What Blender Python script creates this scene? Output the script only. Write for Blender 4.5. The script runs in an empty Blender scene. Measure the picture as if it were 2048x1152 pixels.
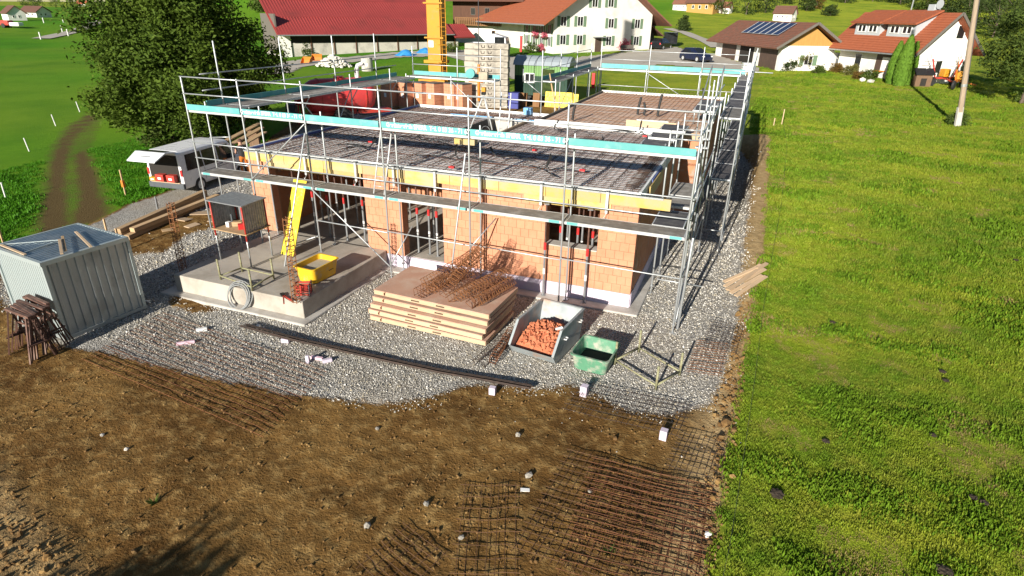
import bpy, bmesh, math, random
import numpy as np
from mathutils import Vector, Matrix, Euler
random.seed(7); np.random.seed(7)
R = math.radians; PI = math.pi
scene = bpy.context.scene
COL = scene.collection

# ------------------------------------------------------------------ camera
CAM = Vector((1.009, -14.527, 7.64)); YAW, PITCH, ROLL = R(-20.952), R(24.737), R(1.039)
FPX = 1200.0                                     # focal length in pixels of a 2048 wide frame
_fw = Vector((math.sin(YAW)*math.cos(PITCH), math.cos(YAW)*math.cos(PITCH), -math.sin(PITCH)))
_r0 = Vector((math.cos(YAW), -math.sin(YAW), 0)); _u0 = _r0.cross(_fw)
RT = math.cos(ROLL)*_r0 + math.sin(ROLL)*_u0; UP = -math.sin(ROLL)*_r0 + math.cos(ROLL)*_u0; FW = _fw
cd = bpy.data.cameras.new('camera'); cam = bpy.data.objects.new('camera', cd); COL.objects.link(cam)
cam.matrix_world = Matrix(((RT.x, UP.x, -FW.x, CAM.x), (RT.y, UP.y, -FW.y, CAM.y), (RT.z, UP.z, -FW.z, CAM.z), (0, 0, 0, 1)))
cd.sensor_width = 36; cd.lens = 36*FPX/2048; cd.clip_end = 6000; cd.clip_start = 0.1
scene.camera = cam

# ------------------------------------------------------------------ sky and sun
SUN_EL, SUN_AZ = R(18.5), R(5.0)                 # shadows fall along +Y, turned 5 degrees towards +X
to_sun = Vector((-math.sin(SUN_AZ)*math.cos(SUN_EL), -math.cos(SUN_AZ)*math.cos(SUN_EL), math.sin(SUN_EL)))
w = bpy.data.worlds.new('World'); scene.world = w; w.use_nodes = True
nt = w.node_tree; bg = nt.nodes['Background']; sky = nt.nodes.new('ShaderNodeTexSky')
sky.sky_type = 'NISHITA'; sky.sun_disc = False; sky.sun_elevation = SUN_EL; sky.sun_rotation = math.atan2(to_sun.x, to_sun.y)
sky.altitude = 700; sky.air_density = 1.0; sky.dust_density = 0.15; sky.ozone_density = 1.5
nt.links.new(sky.outputs[0], bg.inputs[0]); bg.inputs[1].default_value = 0.05
sl = bpy.data.lights.new('sun', 'SUN'); sl.energy = 5.0; sl.angle = R(0.53); sl.color = (1, 0.93, 0.82)
so = bpy.data.objects.new('sun', sl); COL.objects.link(so); so.rotation_euler = to_sun.to_track_quat('Z', 'Y').to_euler(); so.location = (0, -40, 40)
scene.view_settings.view_transform = 'Standard'; scene.view_settings.look = 'None'; scene.view_settings.gamma = 1
scene.view_settings.exposure = 0.82
scene.cycles.max_bounces = 6; scene.cycles.transparent_max_bounces = 8

# ------------------------------------------------------------------ terrain height
def sst(a, b, x):
    t = np.clip((np.asarray(x, float)-a)/(b-a), 0, 1); return t*t*(3-2*t)
def _hash(i, j, s):
    n = (i*374761393 + j*668265263 + s*1274126177) & 0xffffffff
    n = ((n ^ (n >> 13))*1274126177) & 0xffffffff
    return ((n ^ (n >> 16)) & 0xffff)/65535.0
def vnoise(x, y, s=0):
    x = np.asarray(x, float); y = np.asarray(y, float)
    i = np.floor(x).astype(np.int64); j = np.floor(y).astype(np.int64); fx = x-i; fy = y-j
    fx = fx*fx*(3-2*fx); fy = fy*fy*(3-2*fy)
    a = _hash(i, j, s); b = _hash(i+1, j, s); c = _hash(i, j+1, s); d = _hash(i+1, j+1, s)
    return (a*(1-fx)+b*fx)*(1-fy)+(c*(1-fx)+d*fx)*fy
def fbm(x, y, o=4, s=0):
    v = 0; a = 0.5
    for k in range(o):
        v = v+a*(vnoise(x, y, s+k)-0.5); x = np.asarray(x)*2.03+3.1; y = np.asarray(y)*2.03+1.7; a *= 0.5
    return v
def bank_x(y): return 1.35-0.4*sst(1, 6, y)+0.25*fbm(np.asarray(y)*0.9, 0*np.asarray(y)+3, 3, 5)+0.012*np.clip(y, -8, 24)
def terrain(x, y):
    x = np.asarray(x, float); y = np.asarray(y, float)
    sx = sst(-120, -15, x)
    h = 0.65+(0.16+0.006*np.clip(y+8, 0, 8)+0.034*np.clip(y, 0, 95)-0.65)*sx
    d = np.sqrt((x-1)**2+(y+14)**2)
    az = np.degrees(np.arctan2(x-1, y+14))
    h = h+sst(130, 420, d)*34*sst(-16, 22, az)+sst(95, 280, d)*15*sst(-54, -41, az)*(1-sst(-14, 25, az))
    h = h+sst(110, 230, d)*2.4*(1-sst(-40, -20, az))
    h = h+sst(60, 200, d)*1.2*fbm(x/60, y/60, 3, 11)
    bx = bank_x(y)
    px = 1-sst(0, 0.55, x-bx)
    py = 1-sst(23.5, 25.0, y)
    # left: drive level with a low slope up from the pit
    left = 1-(1-sst(-17.0, -13.2, x))*sst(-3.5, 0.8, y)
    lowl = 1-(1-sst(-24, -17, x))*sst(-8, -3, y)
    h = h*(1-px*py*left*lowl)
    # spoil heap in the near left corner
    t = ((x+10.8)*0.2487+(y+9.75)*0.9686)          # distance in front of the heap's foot line
    h = h+np.clip(-t, 0, 2.0)*0.06*sst(-4.6, -6.6, x)*(px)
    return h
def H(x, y): return float(terrain(np.array([x]), np.array([y]))[0])
def ray(u, v): return FW+(u-1024)/FPX*RT+(576-v)/FPX*UP
def G(u, v, z=None):
    """the point of the ground (or of the level z) that the photograph shows at pixel u, v"""
    d = ray(u, v)
    if z is not None: return CAM+d*((z-CAM.z)/d.z)
    t = np.geomspace(5, 900, 5000); P = np.array(CAM)[None]+np.array(d)[None]*t[:, None]
    below = np.nonzero(P[:, 2] < terrain(P[:, 0], P[:, 1]))[0]
    k = below[0] if len(below) else len(t)-1
    return Vector(P[k])

# ------------------------------------------------------------------ mesh helpers
MW = {}
class MB:
    def __init__(s): s.v = []; s.f = []
    def add(s, vs, fs):
        o = len(s.v); s.v += [tuple(a) for a in vs]; s.f += [tuple(i+o for i in f) for f in fs]; return s
    def box(s, c, d, m=None):
        c = Vector(c); hx, hy, hz = d[0]/2, d[1]/2, d[2]/2
        vs = [Vector((x, y, z)) for x in (-hx, hx) for y in (-hy, hy) for z in (-hz, hz)]
        if m is not None: vs = [m @ a for a in vs]
        return s.add([a+c for a in vs], [(0, 1, 3, 2), (4, 6, 7, 5), (0, 4, 5, 1), (2, 3, 7, 6), (0, 2, 6, 4), (1, 5, 7, 3)])
    def b(s, x0, x1, y0, y1, z0, z1): return s.box(((x0+x1)/2, (y0+y1)/2, (z0+z1)/2), (x1-x0, y1-y0, z1-z0))
    def beam(s, p, q, w, h, up=(0, 0, 1)):
        p = Vector(p); q = Vector(q); d = (q-p).normalized(); up = Vector(up)
        if abs(d.dot(up)) > 0.98: up = Vector((0, 1, 0))
        a = d.cross(up).normalized(); c = a.cross(d)
        vs = [e+a*i*w/2+c*j*h/2 for e in (p, q) for i in (-1, 1) for j in (-1, 1)]
        return s.add(vs, [(0, 1, 3, 2), (4, 6, 7, 5), (0, 4, 5, 1), (2, 3, 7, 6), (0, 2, 6, 4), (1, 5, 7, 3)])
    def tube(s, pts, r, n=6, cap=True):
        pts = [Vector(p) for p in pts]; rs = r if isinstance(r, (list, tuple)) else [r]*len(pts); rings = []
        d0 = (pts[1]-pts[0]).normalized(); ref = Vector((0, 0, 1)) if abs(d0.z) < 0.9 else Vector((1, 0, 0))
        for k, p in enumerate(pts):
            d = (pts[min(k+1, len(pts)-1)]-pts[max(k-1, 0)]).normalized()
            a = d.cross(ref); a = a.normalized() if a.length > 1e-4 else d.orthogonal().normalized(); c = a.cross(d); ref = c.cross(a)*0+ref
            rings.append([p+(a*math.cos(2*PI*i/n)+c*math.sin(2*PI*i/n))*rs[k] for i in range(n)])
        vs = [a for g in rings for a in g]; fs = []
        for k in range(len(pts)-1):
            for i in range(n): fs.append((k*n+i, k*n+(i+1) % n, (k+1)*n+(i+1) % n, (k+1)*n+i))
        if cap: fs += [tuple(range(n))[::-1], tuple((len(pts)-1)*n+i for i in range(n))]
        return s.add(vs, fs)
    def loft(s, rings, close=True, cap=True):
        n = len(rings[0]); vs = [a for g in rings for a in g]; fs = []
        for k in range(len(rings)-1):
            for i in range(n if close else n-1): fs.append((k*n+i, k*n+(i+1) % n, (k+1)*n+(i+1) % n, (k+1)*n+i))
        if cap: fs += [tuple(range(n))[::-1], tuple((len(rings)-1)*n+i for i in range(n))]
        return s.add(vs, fs)
    def prism(s, poly, a, ext):
        """poly: list of 3D points; extruded by vector ext"""
        ext = Vector(ext); return s.loft([[Vector(p) for p in poly], [Vector(p)+ext for p in poly]])
    def quad(s, a, b, c, d): return s.add([a, b, c, d], [(0, 1, 2, 3)])
    def build(s, name, m, parent=None, world=False, smooth=False, bevel=0):
        me = bpy.data.meshes.new(name); vs = s.v
        if world and parent is not None:
            iv = MW[parent.name].inverted(); vs = [tuple(iv @ Vector(a)) for a in vs]
        me.from_pydata(vs, [], s.f); me.validate(); me.update()
        bm = bmesh.new(); bm.from_mesh(me); bmesh.ops.recalc_face_normals(bm, faces=bm.faces); bm.to_mesh(me); bm.free()
        o = mk(name, me, m, parent)
        if smooth: me.shade_smooth()
        if bevel:
            bv = o.modifiers.new('bevel', 'BEVEL'); bv.width = bevel; bv.segments = 2; bv.limit_method = 'ANGLE'
        return o
def mk(name, me, m=None, parent=None, loc=None, rot=None):
    o = bpy.data.objects.new(name, me); COL.objects.link(o)
    if m is not None and me is not None and len(me.materials) == 0: me.materials.append(MAT[m] if isinstance(m, str) else m)
    if parent is not None: o.parent = parent
    if loc is not None: o.location = loc
    if rot is not None: o.rotation_euler = rot
    mat = Matrix.LocRotScale(o.location, o.rotation_euler, o.scale)
    MW[o.name] = (MW[parent.name] @ mat) if parent is not None else mat
    return o
def thing(name, label, cat, loc=(0, 0, 0), rz=0, group=None, rot=None):
    o = bpy.data.objects.new(name, None); COL.objects.link(o); o.location = loc
    o.rotation_euler = rot if rot else (0, 0, rz); o.empty_display_size = 0.2
    MW[o.name] = Matrix.LocRotScale(o.location, o.rotation_euler, None)
    return tag(o, label, cat, group)
def tag(o, label, cat, group=None, kind=None):
    o['label'] = label; o['category'] = cat
    if group: o['group'] = group
    if kind: o['kind'] = kind
    return o
def struct(o): o['kind'] = 'structure'; return o
def dup(root, loc, rz=None, label=None, rot=None):
    r = root.copy(); COL.objects.link(r); r.location = loc
    if rz is not None: r.rotation_euler = (0, 0, rz)
    if rot is not None: r.rotation_euler = rot
    if label: r['label'] = label
    for ch in list(root.children):
        c = ch.copy(); COL.objects.link(c); c.parent = r
        for g in list(ch.children):
            d = g.copy(); COL.objects.link(d); d.parent = c
    MW[r.name] = Matrix.LocRotScale(r.location, r.rotation_euler, None)
    return r

# ------------------------------------------------------------------ materials
MAT = {}
class NT:
    def __init__(s, name):
        s.m = bpy.data.materials.new(name); s.m.use_nodes = True; s.t = s.m.node_tree; s.p = s.t.nodes['Principled BSDF']; MAT[name] = s.m
    def n(s, t, **k):
        o = s.t.nodes.new(t)
        for a, b in k.items(): setattr(o, a, b)
        return o
    def l(s, a, b): s.t.links.new(a, b)
    def coord(s, kind='Object', scale=None):
        if kind == 'World': o = s.n('ShaderNodeNewGeometry').outputs['Position']
        else: o = s.n('ShaderNodeTexCoord').outputs[kind]
        if scale is not None:
            mp = s.n('ShaderNodeMapping'); mp.inputs['Scale'].default_value = scale; s.l(o, mp.inputs[0]); o = mp.outputs[0]
        return o
    def noise(s, vec, scale, detail=4, rough=0.55):
        o = s.n('ShaderNodeTexNoise'); o.inputs['Scale'].default_value = scale; o.inputs['Detail'].default_value = detail; o.inputs['Roughness'].default_value = rough
        s.l(vec, o.inputs['Vector']); return o.outputs[0]
    def ramp(s, v, a, b, lo=0.0, hi=1.0):
        o = s.n('ShaderNodeMapRange'); o.inputs[1].default_value = a; o.inputs[2].default_value = b; o.inputs[3].default_value = lo; o.inputs[4].default_value = hi
        s.l(v, o.inputs[0]); return o.outputs[0]
    def mix(s, f, a, b, mode='MIX'):
        o = s.n('ShaderNodeMix', data_type='RGBA', blend_type=mode)
        for val, k in ((f, 0), (a, 6), (b, 7)):
            if isinstance(val, (int, float)): o.inputs[k].default_value = val
            elif isinstance(val, tuple): o.inputs[k].default_value = (*val[:3], 1)
            else: s.l(val, o.inputs[k])
        return o.outputs[2]
    def math(s, op, a, b=None, clamp=False):
        o = s.n('ShaderNodeMath', operation=op, use_clamp=clamp)
        for k, val in enumerate((a, b)):
            if val is None: continue
            if isinstance(val, (int, float)): o.inputs[k].default_value = val
            else: s.l(val, o.inputs[k])
        return o.outputs[0]
    def bump(s, hgt, strength=0.5, dist=0.02):
        o = s.n('ShaderNodeBump'); o.inputs['Strength'].default_value = strength; o.inputs['Distance'].default_value = dist
        s.l(hgt, o.inputs['Height']); s.l(o.outputs[0], s.p.inputs['Normal'])
def pm(name, c, c2=None, scale=5.0, rough=0.7, metal=0.0, bump=0.0, bscale=40, bdist=0.01, rnd=0.0, stretch=None, stain=None, samt=0.5, sscale=3.0, spec=0.4, coord='Object'):
    t = NT(name); vec = t.coord(coord, stretch); c2 = c2 or tuple(x*0.72 for x in c)
    nz = t.noise(vec, scale, 5, 0.6); col = t.mix(t.ramp(nz, 0.32, 0.68), c, c2)
    if stain:
        s2 = t.noise(t.coord(coord), sscale, 6, 0.65); col = t.mix(t.ramp(s2, 0.62-0.3*samt, 0.75-0.2*samt, 0, 0.85), col, stain)
    if rnd:
        hs = t.n('ShaderNodeHueSaturation'); oi = t.n('ShaderNodeObjectInfo'); t.l(t.ramp(oi.outputs['Random'], 0, 1, 1-rnd, 1+rnd), hs.inputs['Value']); t.l(col, hs.inputs['Color']); col = hs.outputs[0]
    t.l(col, t.p.inputs['Base Color']); t.p.inputs['Metallic'].default_value = metal
    t.l(t.ramp(nz, 0.2, 0.8, max(0.02, rough-0.12), min(1, rough+0.12)), t.p.inputs['Roughness']); t.p.inputs['Specular IOR Level'].default_value = spec
    if bump: t.bump(t.noise(t.coord(coord, stretch), bscale, 4, 0.6), bump, bdist)
    return t
pm('galv', (0.50, 0.52, 0.53), (0.34, 0.36, 0.37), 8, 0.42, 0.55, stain=(0.3, 0.3, 0.29), samt=0.3, sscale=6)
pm('galv_dark', (0.34, 0.35, 0.36), (0.22, 0.23, 0.24), 9, 0.5, 0.5)
pm('alu', (0.62, 0.63, 0.63), (0.48, 0.49, 0.49), 7, 0.45, 0.3)
pm('deckboard', (0.27, 0.245, 0.21), (0.17, 0.155, 0.14), 3, 0.85, stretch=(1, 6, 6), bump=0.4, bscale=14, rnd=0.3, stain=(0.36, 0.34, 0.31), samt=0.5)
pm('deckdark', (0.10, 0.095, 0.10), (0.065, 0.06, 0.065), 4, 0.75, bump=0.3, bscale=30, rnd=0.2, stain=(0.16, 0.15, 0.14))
pm('teal', (0.12, 0.40, 0.39), (0.09, 0.33, 0.33), 2, 0.6, stain=(0.20, 0.40, 0.39), samt=0.3, sscale=3, bump=0.2, bscale=25, rnd=0.06)
pm('lettering', (0.75, 0.8, 0.78), (0.55, 0.66, 0.65), 14, 0.6)
pm('redpaint', (0.50, 0.045, 0.03), (0.38, 0.04, 0.03), 6, 0.5, stain=(0.2, 0.06, 0.04))
pm('redbright', (0.62, 0.03, 0.03), (0.5, 0.03, 0.03), 6, 0.4)
pm('redtank', (0.62, 0.06, 0.06), (0.52, 0.05, 0.05), 3, 0.35, stain=(0.4, 0.12, 0.1), samt=0.2)
pm('rust', (0.20, 0.075, 0.028), (0.11, 0.045, 0.022), 9, 0.85, rnd=0.25)
pm('rustlight', (0.28, 0.115, 0.04), (0.17, 0.07, 0.03), 12, 0.85, rnd=0.25)
pm('rustdark', (0.065, 0.038, 0.026), (0.035, 0.026, 0.022), 9, 0.75, rnd=0.3)
pm('rustmid', (0.14, 0.07, 0.032), (0.085, 0.045, 0.024), 9, 0.85, rnd=0.25)
pm('steelbrown', (0.13, 0.062, 0.042), (0.075, 0.042, 0.034), 7, 0.7, rnd=0.3, stain=(0.2, 0.13, 0.1), samt=0.35)
pm('concrete', (0.50, 0.48, 0.44), (0.40, 0.38, 0.345), 1.6, 0.9, bump=0.3, bscale=18, stain=(0.32, 0.29, 0.25), samt=0.45, sscale=1.3)
pm('concretefloor', (0.45, 0.41, 0.355), (0.36, 0.325, 0.28), 1.1, 0.88, bump=0.2, bscale=20, stain=(0.27, 0.235, 0.19), samt=0.5, sscale=0.9)
pm('ballast', (0.46, 0.42, 0.35), (0.36, 0.325, 0.27), 2.0, 0.9, bump=0.35, bscale=14, stain=(0.2, 0.185, 0.16), samt=0.45, sscale=2.2, rnd=0.08)
pm('xps', (0.60, 0.53, 0.62), (0.54, 0.47, 0.56), 2.5, 0.8, stain=(0.58, 0.55, 0.55), samt=0.3, bump=0.1)
pm('xpspink', (0.72, 0.50, 0.58), (0.62, 0.45, 0.52), 4, 0.8)
pm('whitefoam', (0.78, 0.78, 0.76), (0.66, 0.66, 0.65), 4, 0.8, stain=(0.45, 0.43, 0.4), samt=0.25, sscale=4)
pm('bluefoam', (0.13, 0.17, 0.42), (0.11, 0.14, 0.36), 4, 0.75)
pm('brickmortar', (0.42, 0.24, 0.15), (0.32, 0.18, 0.11), 6, 0.95)
t = pm('brick', (0.56, 0.262, 0.155), (0.51, 0.228, 0.13), 3.5, 0.92, bump=0.35, bscale=30, bdist=0.006, rnd=0.055, stain=(0.46, 0.20, 0.11), samt=0.2, sscale=1.3, coord='World')
pm('brickside', (0.50, 0.225, 0.12), (0.42, 0.185, 0.10), 1.6, 0.92, bump=0.3, bscale=20, stain=(0.36, 0.30, 0.26), samt=0.25)
pm('rubble', (0.50, 0.175, 0.085), (0.40, 0.13, 0.065), 6, 0.95, bump=0.5, bscale=30, rnd=0.2)
pm('yellowply', (0.52, 0.36, 0.07), (0.46, 0.345, 0.15), 1.3, 0.65, stretch=(1, 1, 7), stain=(0.42, 0.335, 0.2), samt=0.7, sscale=2.2, rnd=0.14)
pm('yellowbright', (0.72, 0.55, 0.03), (0.66, 0.48, 0.02), 5, 0.55, stain=(0.5, 0.42, 0.2), samt=0.25, sscale=9)
pm('timber', (0.50, 0.345, 0.19), (0.40, 0.265, 0.14), 3, 0.8, stretch=(1, 8, 8), bump=0.3, bscale=12, rnd=0.18, stain=(0.30, 0.215, 0.14), samt=0.3)
pm('timberpale', (0.52, 0.385, 0.25), (0.45, 0.32, 0.20), 3, 0.8, stretch=(1, 8, 8), bump=0.25, bscale=12, rnd=0.15, stain=(0.40, 0.3, 0.2), samt=0.25)
pm('timberdark', (0.20, 0.12, 0.07), (0.13, 0.08, 0.05), 3, 0.85, stretch=(8, 8, 1), bump=0.3, bscale=10)
pm('plypink', (0.50, 0.30, 0.21), (0.44, 0.26, 0.185), 1.3, 0.75, stain=(0.52, 0.38, 0.29), samt=0.5, sscale=2.2, bump=0.25, bscale=60)
pm('white', (0.78, 0.78, 0.76), (0.70, 0.70, 0.68), 3, 0.75)
pm('plaster', (0.80, 0.78, 0.73), (0.72, 0.70, 0.655), 0.35, 0.9, bump=0.15, bscale=6, stain=(0.62, 0.59, 0.54), samt=0.25, sscale=0.4)
pm('plasterold', (0.74, 0.71, 0.65), (0.66, 0.63, 0.57), 0.3, 0.92, bump=0.2, bscale=5, stain=(0.50, 0.465, 0.41), samt=0.35, sscale=0.35)
pm('plasterdirty', (0.58, 0.545, 0.48), (0.46, 0.43, 0.38), 0.5, 0.92, stain=(0.3, 0.28, 0.25), samt=0.45, sscale=0.6)
pm('blackrubber', (0.018, 0.018, 0.018), (0.03, 0.03, 0.03), 6, 0.7)
pm('black', (0.012, 0.012, 0.013), (0.02, 0.02, 0.02), 6, 0.5)
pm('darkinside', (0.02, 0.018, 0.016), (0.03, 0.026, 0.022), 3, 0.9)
pm('silverpaint', (0.86, 0.86, 0.87), (0.82, 0.82, 0.83), 2, 0.3, 0.05, spec=0.6)
pm('whitepaint', (0.72, 0.74, 0.76), (0.68, 0.70, 0.72), 2, 0.35, spec=0.6)
pm('navypaint', (0.015, 0.022, 0.06), (0.012, 0.018, 0.05), 2, 0.2, 0.2, spec=0.7)
pm('blackpaint', (0.015, 0.016, 0.02), (0.012, 0.013, 0.016), 2, 0.2, 0.2, spec=0.7)
pm('greyplastic', (0.09, 0.10, 0.11), (0.07, 0.08, 0.09), 5, 0.6)
t = pm('glass', (0.012, 0.014, 0.016), (0.016, 0.018, 0.02), 1.5, 0.12, 0.0, spec=0.8)
pm('skipgrey', (0.36, 0.40, 0.41), (0.27, 0.30, 0.31), 3, 0.55, 0.3, stain=(0.42, 0.29, 0.22), samt=0.3, sscale=2.5)
pm('contgrey', (0.40, 0.43, 0.43), (0.34, 0.365, 0.365), 1.5, 0.45, 0.45, stain=(0.28, 0.29, 0.28), samt=0.25, sscale=1.5)
pm('contlight', (0.44, 0.50, 0.50), (0.38, 0.44, 0.44), 1.5, 0.45, 0.35)
pm('controof', (0.26, 0.33, 0.38), (0.20, 0.26, 0.31), 1.2, 0.3, 0.5, stain=(0.38, 0.42, 0.44), samt=0.35, sscale=1.6)
pm('greentub', (0.10, 0.27, 0.16), (0.08, 0.215, 0.13), 6, 0.6, stain=(0.40, 0.37, 0.31), samt=0.45, sscale=4)
pm('yellowtub', (0.70, 0.42, 0.02), (0.62, 0.37, 0.02), 5, 0.5, stain=(0.5, 0.38, 0.2), samt=0.25, sscale=5)
pm('mortarfill', (0.42, 0.37, 0.28), (0.33, 0.29, 0.22), 6, 0.9, bump=0.6, bscale=12)
pm('oliveframe', (0.30, 0.30, 0.17), (0.23, 0.22, 0.13), 8, 0.7, stain=(0.2, 0.11, 0.06), samt=0.4, sscale=8)
pm('craneyellow', (0.56, 0.255, 0.018), (0.48, 0.215, 0.018), 1.5, 0.5, stain=(0.4, 0.26, 0.08), samt=0.2)
pm('orangepaint', (0.62, 0.20, 0.02), (0.5, 0.17, 0.03), 4, 0.55)
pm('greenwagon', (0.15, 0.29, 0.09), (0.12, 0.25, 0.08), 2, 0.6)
pm('greenshaded', (0.015, 0.05, 0.032), (0.012, 0.04, 0.026), 2, 0.7)  # trailer green with the cast shadow put into the colour
pm('wagonroof', (0.40, 0.45, 0.48), (0.34, 0.39, 0.42), 1.5, 0.5, 0.3)
pm('bluecrate', (0.05, 0.06, 0.28), (0.04, 0.05, 0.22), 3, 0.5)
pm('bluetarp', (0.03, 0.24, 0.55), (0.03, 0.18, 0.45), 3, 0.45)
pm('bluepipe', (0.16, 0.38, 0.66), (0.2, 0.42, 0.66), 3, 0.5)
pm('roofred', (0.31, 0.05, 0.045), (0.26, 0.042, 0.038), 0.25, 0.45, stain=(0.2, 0.04, 0.035), samt=0.3, sscale=0.3)
pm('rooftile', (0.36, 0.105, 0.045), (0.29, 0.085, 0.04), 3.0, 0.8, bump=0.5, bscale=8, bdist=0.05)
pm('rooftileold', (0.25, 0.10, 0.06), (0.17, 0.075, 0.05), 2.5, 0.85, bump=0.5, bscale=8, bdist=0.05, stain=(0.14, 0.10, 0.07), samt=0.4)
pm('rooftilebrown', (0.16, 0.075, 0.05), (0.12, 0.06, 0.045), 2.5, 0.85)
pm('shutter', (0.15, 0.23, 0.14), (0.12, 0.19, 0.115), 4, 0.7)
pm('woodbrown', (0.11, 0.05, 0.028), (0.075, 0.036, 0.022), 2, 0.8, stretch=(6, 6, 0.6))
pm('woodwarm', (0.24, 0.125, 0.05), (0.19, 0.095, 0.04), 2, 0.8, stretch=(6, 6, 0.6))
pm('woodgold', (0.46, 0.26, 0.07), (0.38, 0.21, 0.06), 2, 0.75, stretch=(6, 6, 0.6))
pm('woodgrey', (0.16, 0.14, 0.12), (0.11, 0.10, 0.085), 2, 0.9, stretch=(6, 6, 0.6))
pm('doorbrown', (0.095, 0.06, 0.045), (0.075, 0.05, 0.04), 2, 0.6)
pm('solar', (0.012, 0.018, 0.06), (0.01, 0.014, 0.05), 2, 0.18, spec=0.8)
pm('dormergrey', (0.42, 0.45, 0.47), (0.37, 0.40, 0.42), 1.5, 0.6)
pm('polewood', (0.36, 0.28, 0.20), (0.27, 0.205, 0.145), 2.5, 0.85, stretch=(8, 8, 0.5), bump=0.3, bscale=8)
pm('bark', (0.13, 0.10, 0.075), (0.08, 0.06, 0.045), 5, 0.95, bump=0.6, bscale=14)
pm('asphalt', (0.46, 0.42, 0.355), (0.38, 0.345, 0.29), 0.6, 0.95, stain=(0.50, 0.46, 0.39), samt=0.3)
pm('stone', (0.38, 0.35, 0.30), (0.27, 0.25, 0.21), 5, 0.9, bump=0.4, bscale=14)
pm('stonewhite', (0.66, 0.63, 0.56), (0.55, 0.52, 0.46), 2, 0.9, bump=0.4, bscale=10, rnd=0.2)
pm('dung', (0.06, 0.043, 0.028), (0.035, 0.026, 0.018), 10, 0.95, bump=0.7, bscale=25)
pm('hosegrey', (0.30, 0.31, 0.31), (0.22, 0.23, 0.23), 12, 0.5)
pm('skin', (0.50, 0.29, 0.20), (0.45, 0.25, 0.17), 8, 0.6)
pm('vestblack', (0.02, 0.02, 0.022), (0.03, 0.03, 0.032), 8, 0.85)
pm('trouserorange', (0.55, 0.16, 0.02), (0.42, 0.12, 0.02), 8, 0.85)
pm('flower', (0.45, 0.03, 0.07), (0.55, 0.16, 0.22), 20, 0.8)
pm('stakewhite', (0.72, 0.72, 0.68), (0.6, 0.6, 0.57), 6, 0.7)
pm('string', (0.55, 0.5, 0.2), (0.45, 0.42, 0.2), 6, 0.8)
pm('wire', (0.06, 0.06, 0.065), (0.04, 0.04, 0.045), 6, 0.6)
def leafmat(name, c, c2, big=0.35, trans=0.25):
    t = NT(name); v = t.coord('World'); a = t.noise(v, big, 3); b = t.noise(v, 5.0, 2)
    col = t.mix(t.ramp(a, 0.35, 0.65), c, c2); col = t.mix(t.ramp(b, 0.35, 0.7), col, tuple(min(1, x*1.5) for x in c2)); t.l(col, t.p.inputs['Base Color'])
    t.p.inputs['Roughness'].default_value = 0.65; t.p.inputs['Specular IOR Level'].default_value = 0.1
    tr = t.n('ShaderNodeBsdfTranslucent'); t.l(col, tr.inputs[0]); mx = t.n('ShaderNodeMixShader'); mx.inputs[0].default_value = trans
    t.l(t.p.outputs[0], mx.inputs[1]); t.l(tr.outputs[0], mx.inputs[2]); t.l(mx.outputs[0], t.t.nodes['Material Output'].inputs[0])
leafmat('leafwalnut', (0.034, 0.066, 0.010), (0.072, 0.110, 0.014))
leafmat('leafdark', (0.022, 0.038, 0.012), (0.045, 0.065, 0.018))
leafmat('leafgreen', (0.035, 0.062, 0.014), (0.07, 0.10, 0.02))
leafmat('leafthuja', (0.055, 0.12, 0.012), (0.085, 0.16, 0.018), 0.8, 0.15)
leafmat('leafshrub', (0.07, 0.085, 0.02), (0.13, 0.12, 0.035), 1.2)
leafmat('leafautumn', (0.16, 0.085, 0.02), (0.11, 0.075, 0.02), 1.0)
# ------------------------------------------------------------------ ground sheet
def poly_sdf(x, y, poly):
    d = np.full(x.shape, 1e9); ins = np.zeros(x.shape, bool); n = len(poly)
    for k in range(n):
        ax, ay = poly[k][:2]; bx, by = poly[(k+1) % n][:2]
        ex, ey = bx-ax, by-ay; L = ex*ex+ey*ey+1e-12
        t = np.clip(((x-ax)*ex+(y-ay)*ey)/L, 0, 1)
        d = np.minimum(d, np.hypot(x-ax-t*ex, y-ay-t*ey))
        c = ((ay > y) != (by > y)); xi = (bx-ax)*(y-ay)/np.where(abs(by-ay) < 1e-9, 1e-9, by-ay)+ax
        ins ^= c & (x < xi)
    return np.where(ins, d, -d)
def gp(*pts): return [tuple(G(u, v))[:2] for u, v in pts]
left_edge = gp((0, 505), (60, 495), (120, 470), (190, 443), (262, 404), (330, 384), (430, 338), (500, 300), (560, 262), (600, 235))
by = np.linspace(24.6, -22, 60)
right_edge = gp((1542, 266), (1540, 300), (1538, 350), (1534, 430), (1526, 520), (1512, 600), (1496, 690), (1483, 760), (1467, 850), (1453, 960), (1433, 1060), (1413, 1150)); right_edge.append((right_edge[-1][0], -22.0))
dirt_poly = [(-60, -22), (-60, -1)]+left_edge+[(-34, 34), (-12, 34), (-12, 27), (-8.2, 25.2), (1.0, 25.2)]+right_edge
gravel_poly = gp((0, 512), (60, 500), (120, 474), (190, 447), (262, 408), (330, 388), (430, 342), (500, 304))+[(-27, 24), (-14, 24), (1.0, 24)] \
    + gp((1503, 330), (1498, 400), (1490, 480), (1484, 560), (1474, 650), (1456, 720), (1440, 765), (1415, 812), (1330, 828), (1262, 822), (1200, 792), (1140, 770), (1060, 776), (1000, 766), (930, 772), (860, 798), (800, 802), (720, 802), (600, 790), (470, 766), (330, 736), (205, 706), (120, 690), (40, 660), (0, 590))
patch_poly = gp((232, 482), (268, 452), (330, 436), (420, 420), (470, 430), (452, 452), (380, 470), (330, 505), (262, 512))
patch2_poly = gp((340, 592), (420, 596), (440, 622), (380, 628), (335, 610))
track_a = gp((78, 470), (92, 400), (100, 350), (112, 300), (132, 262), (165, 236), (192, 224), (200, 232), (168, 252), (146, 280), (132, 320), (128, 380), (140, 450))
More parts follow.
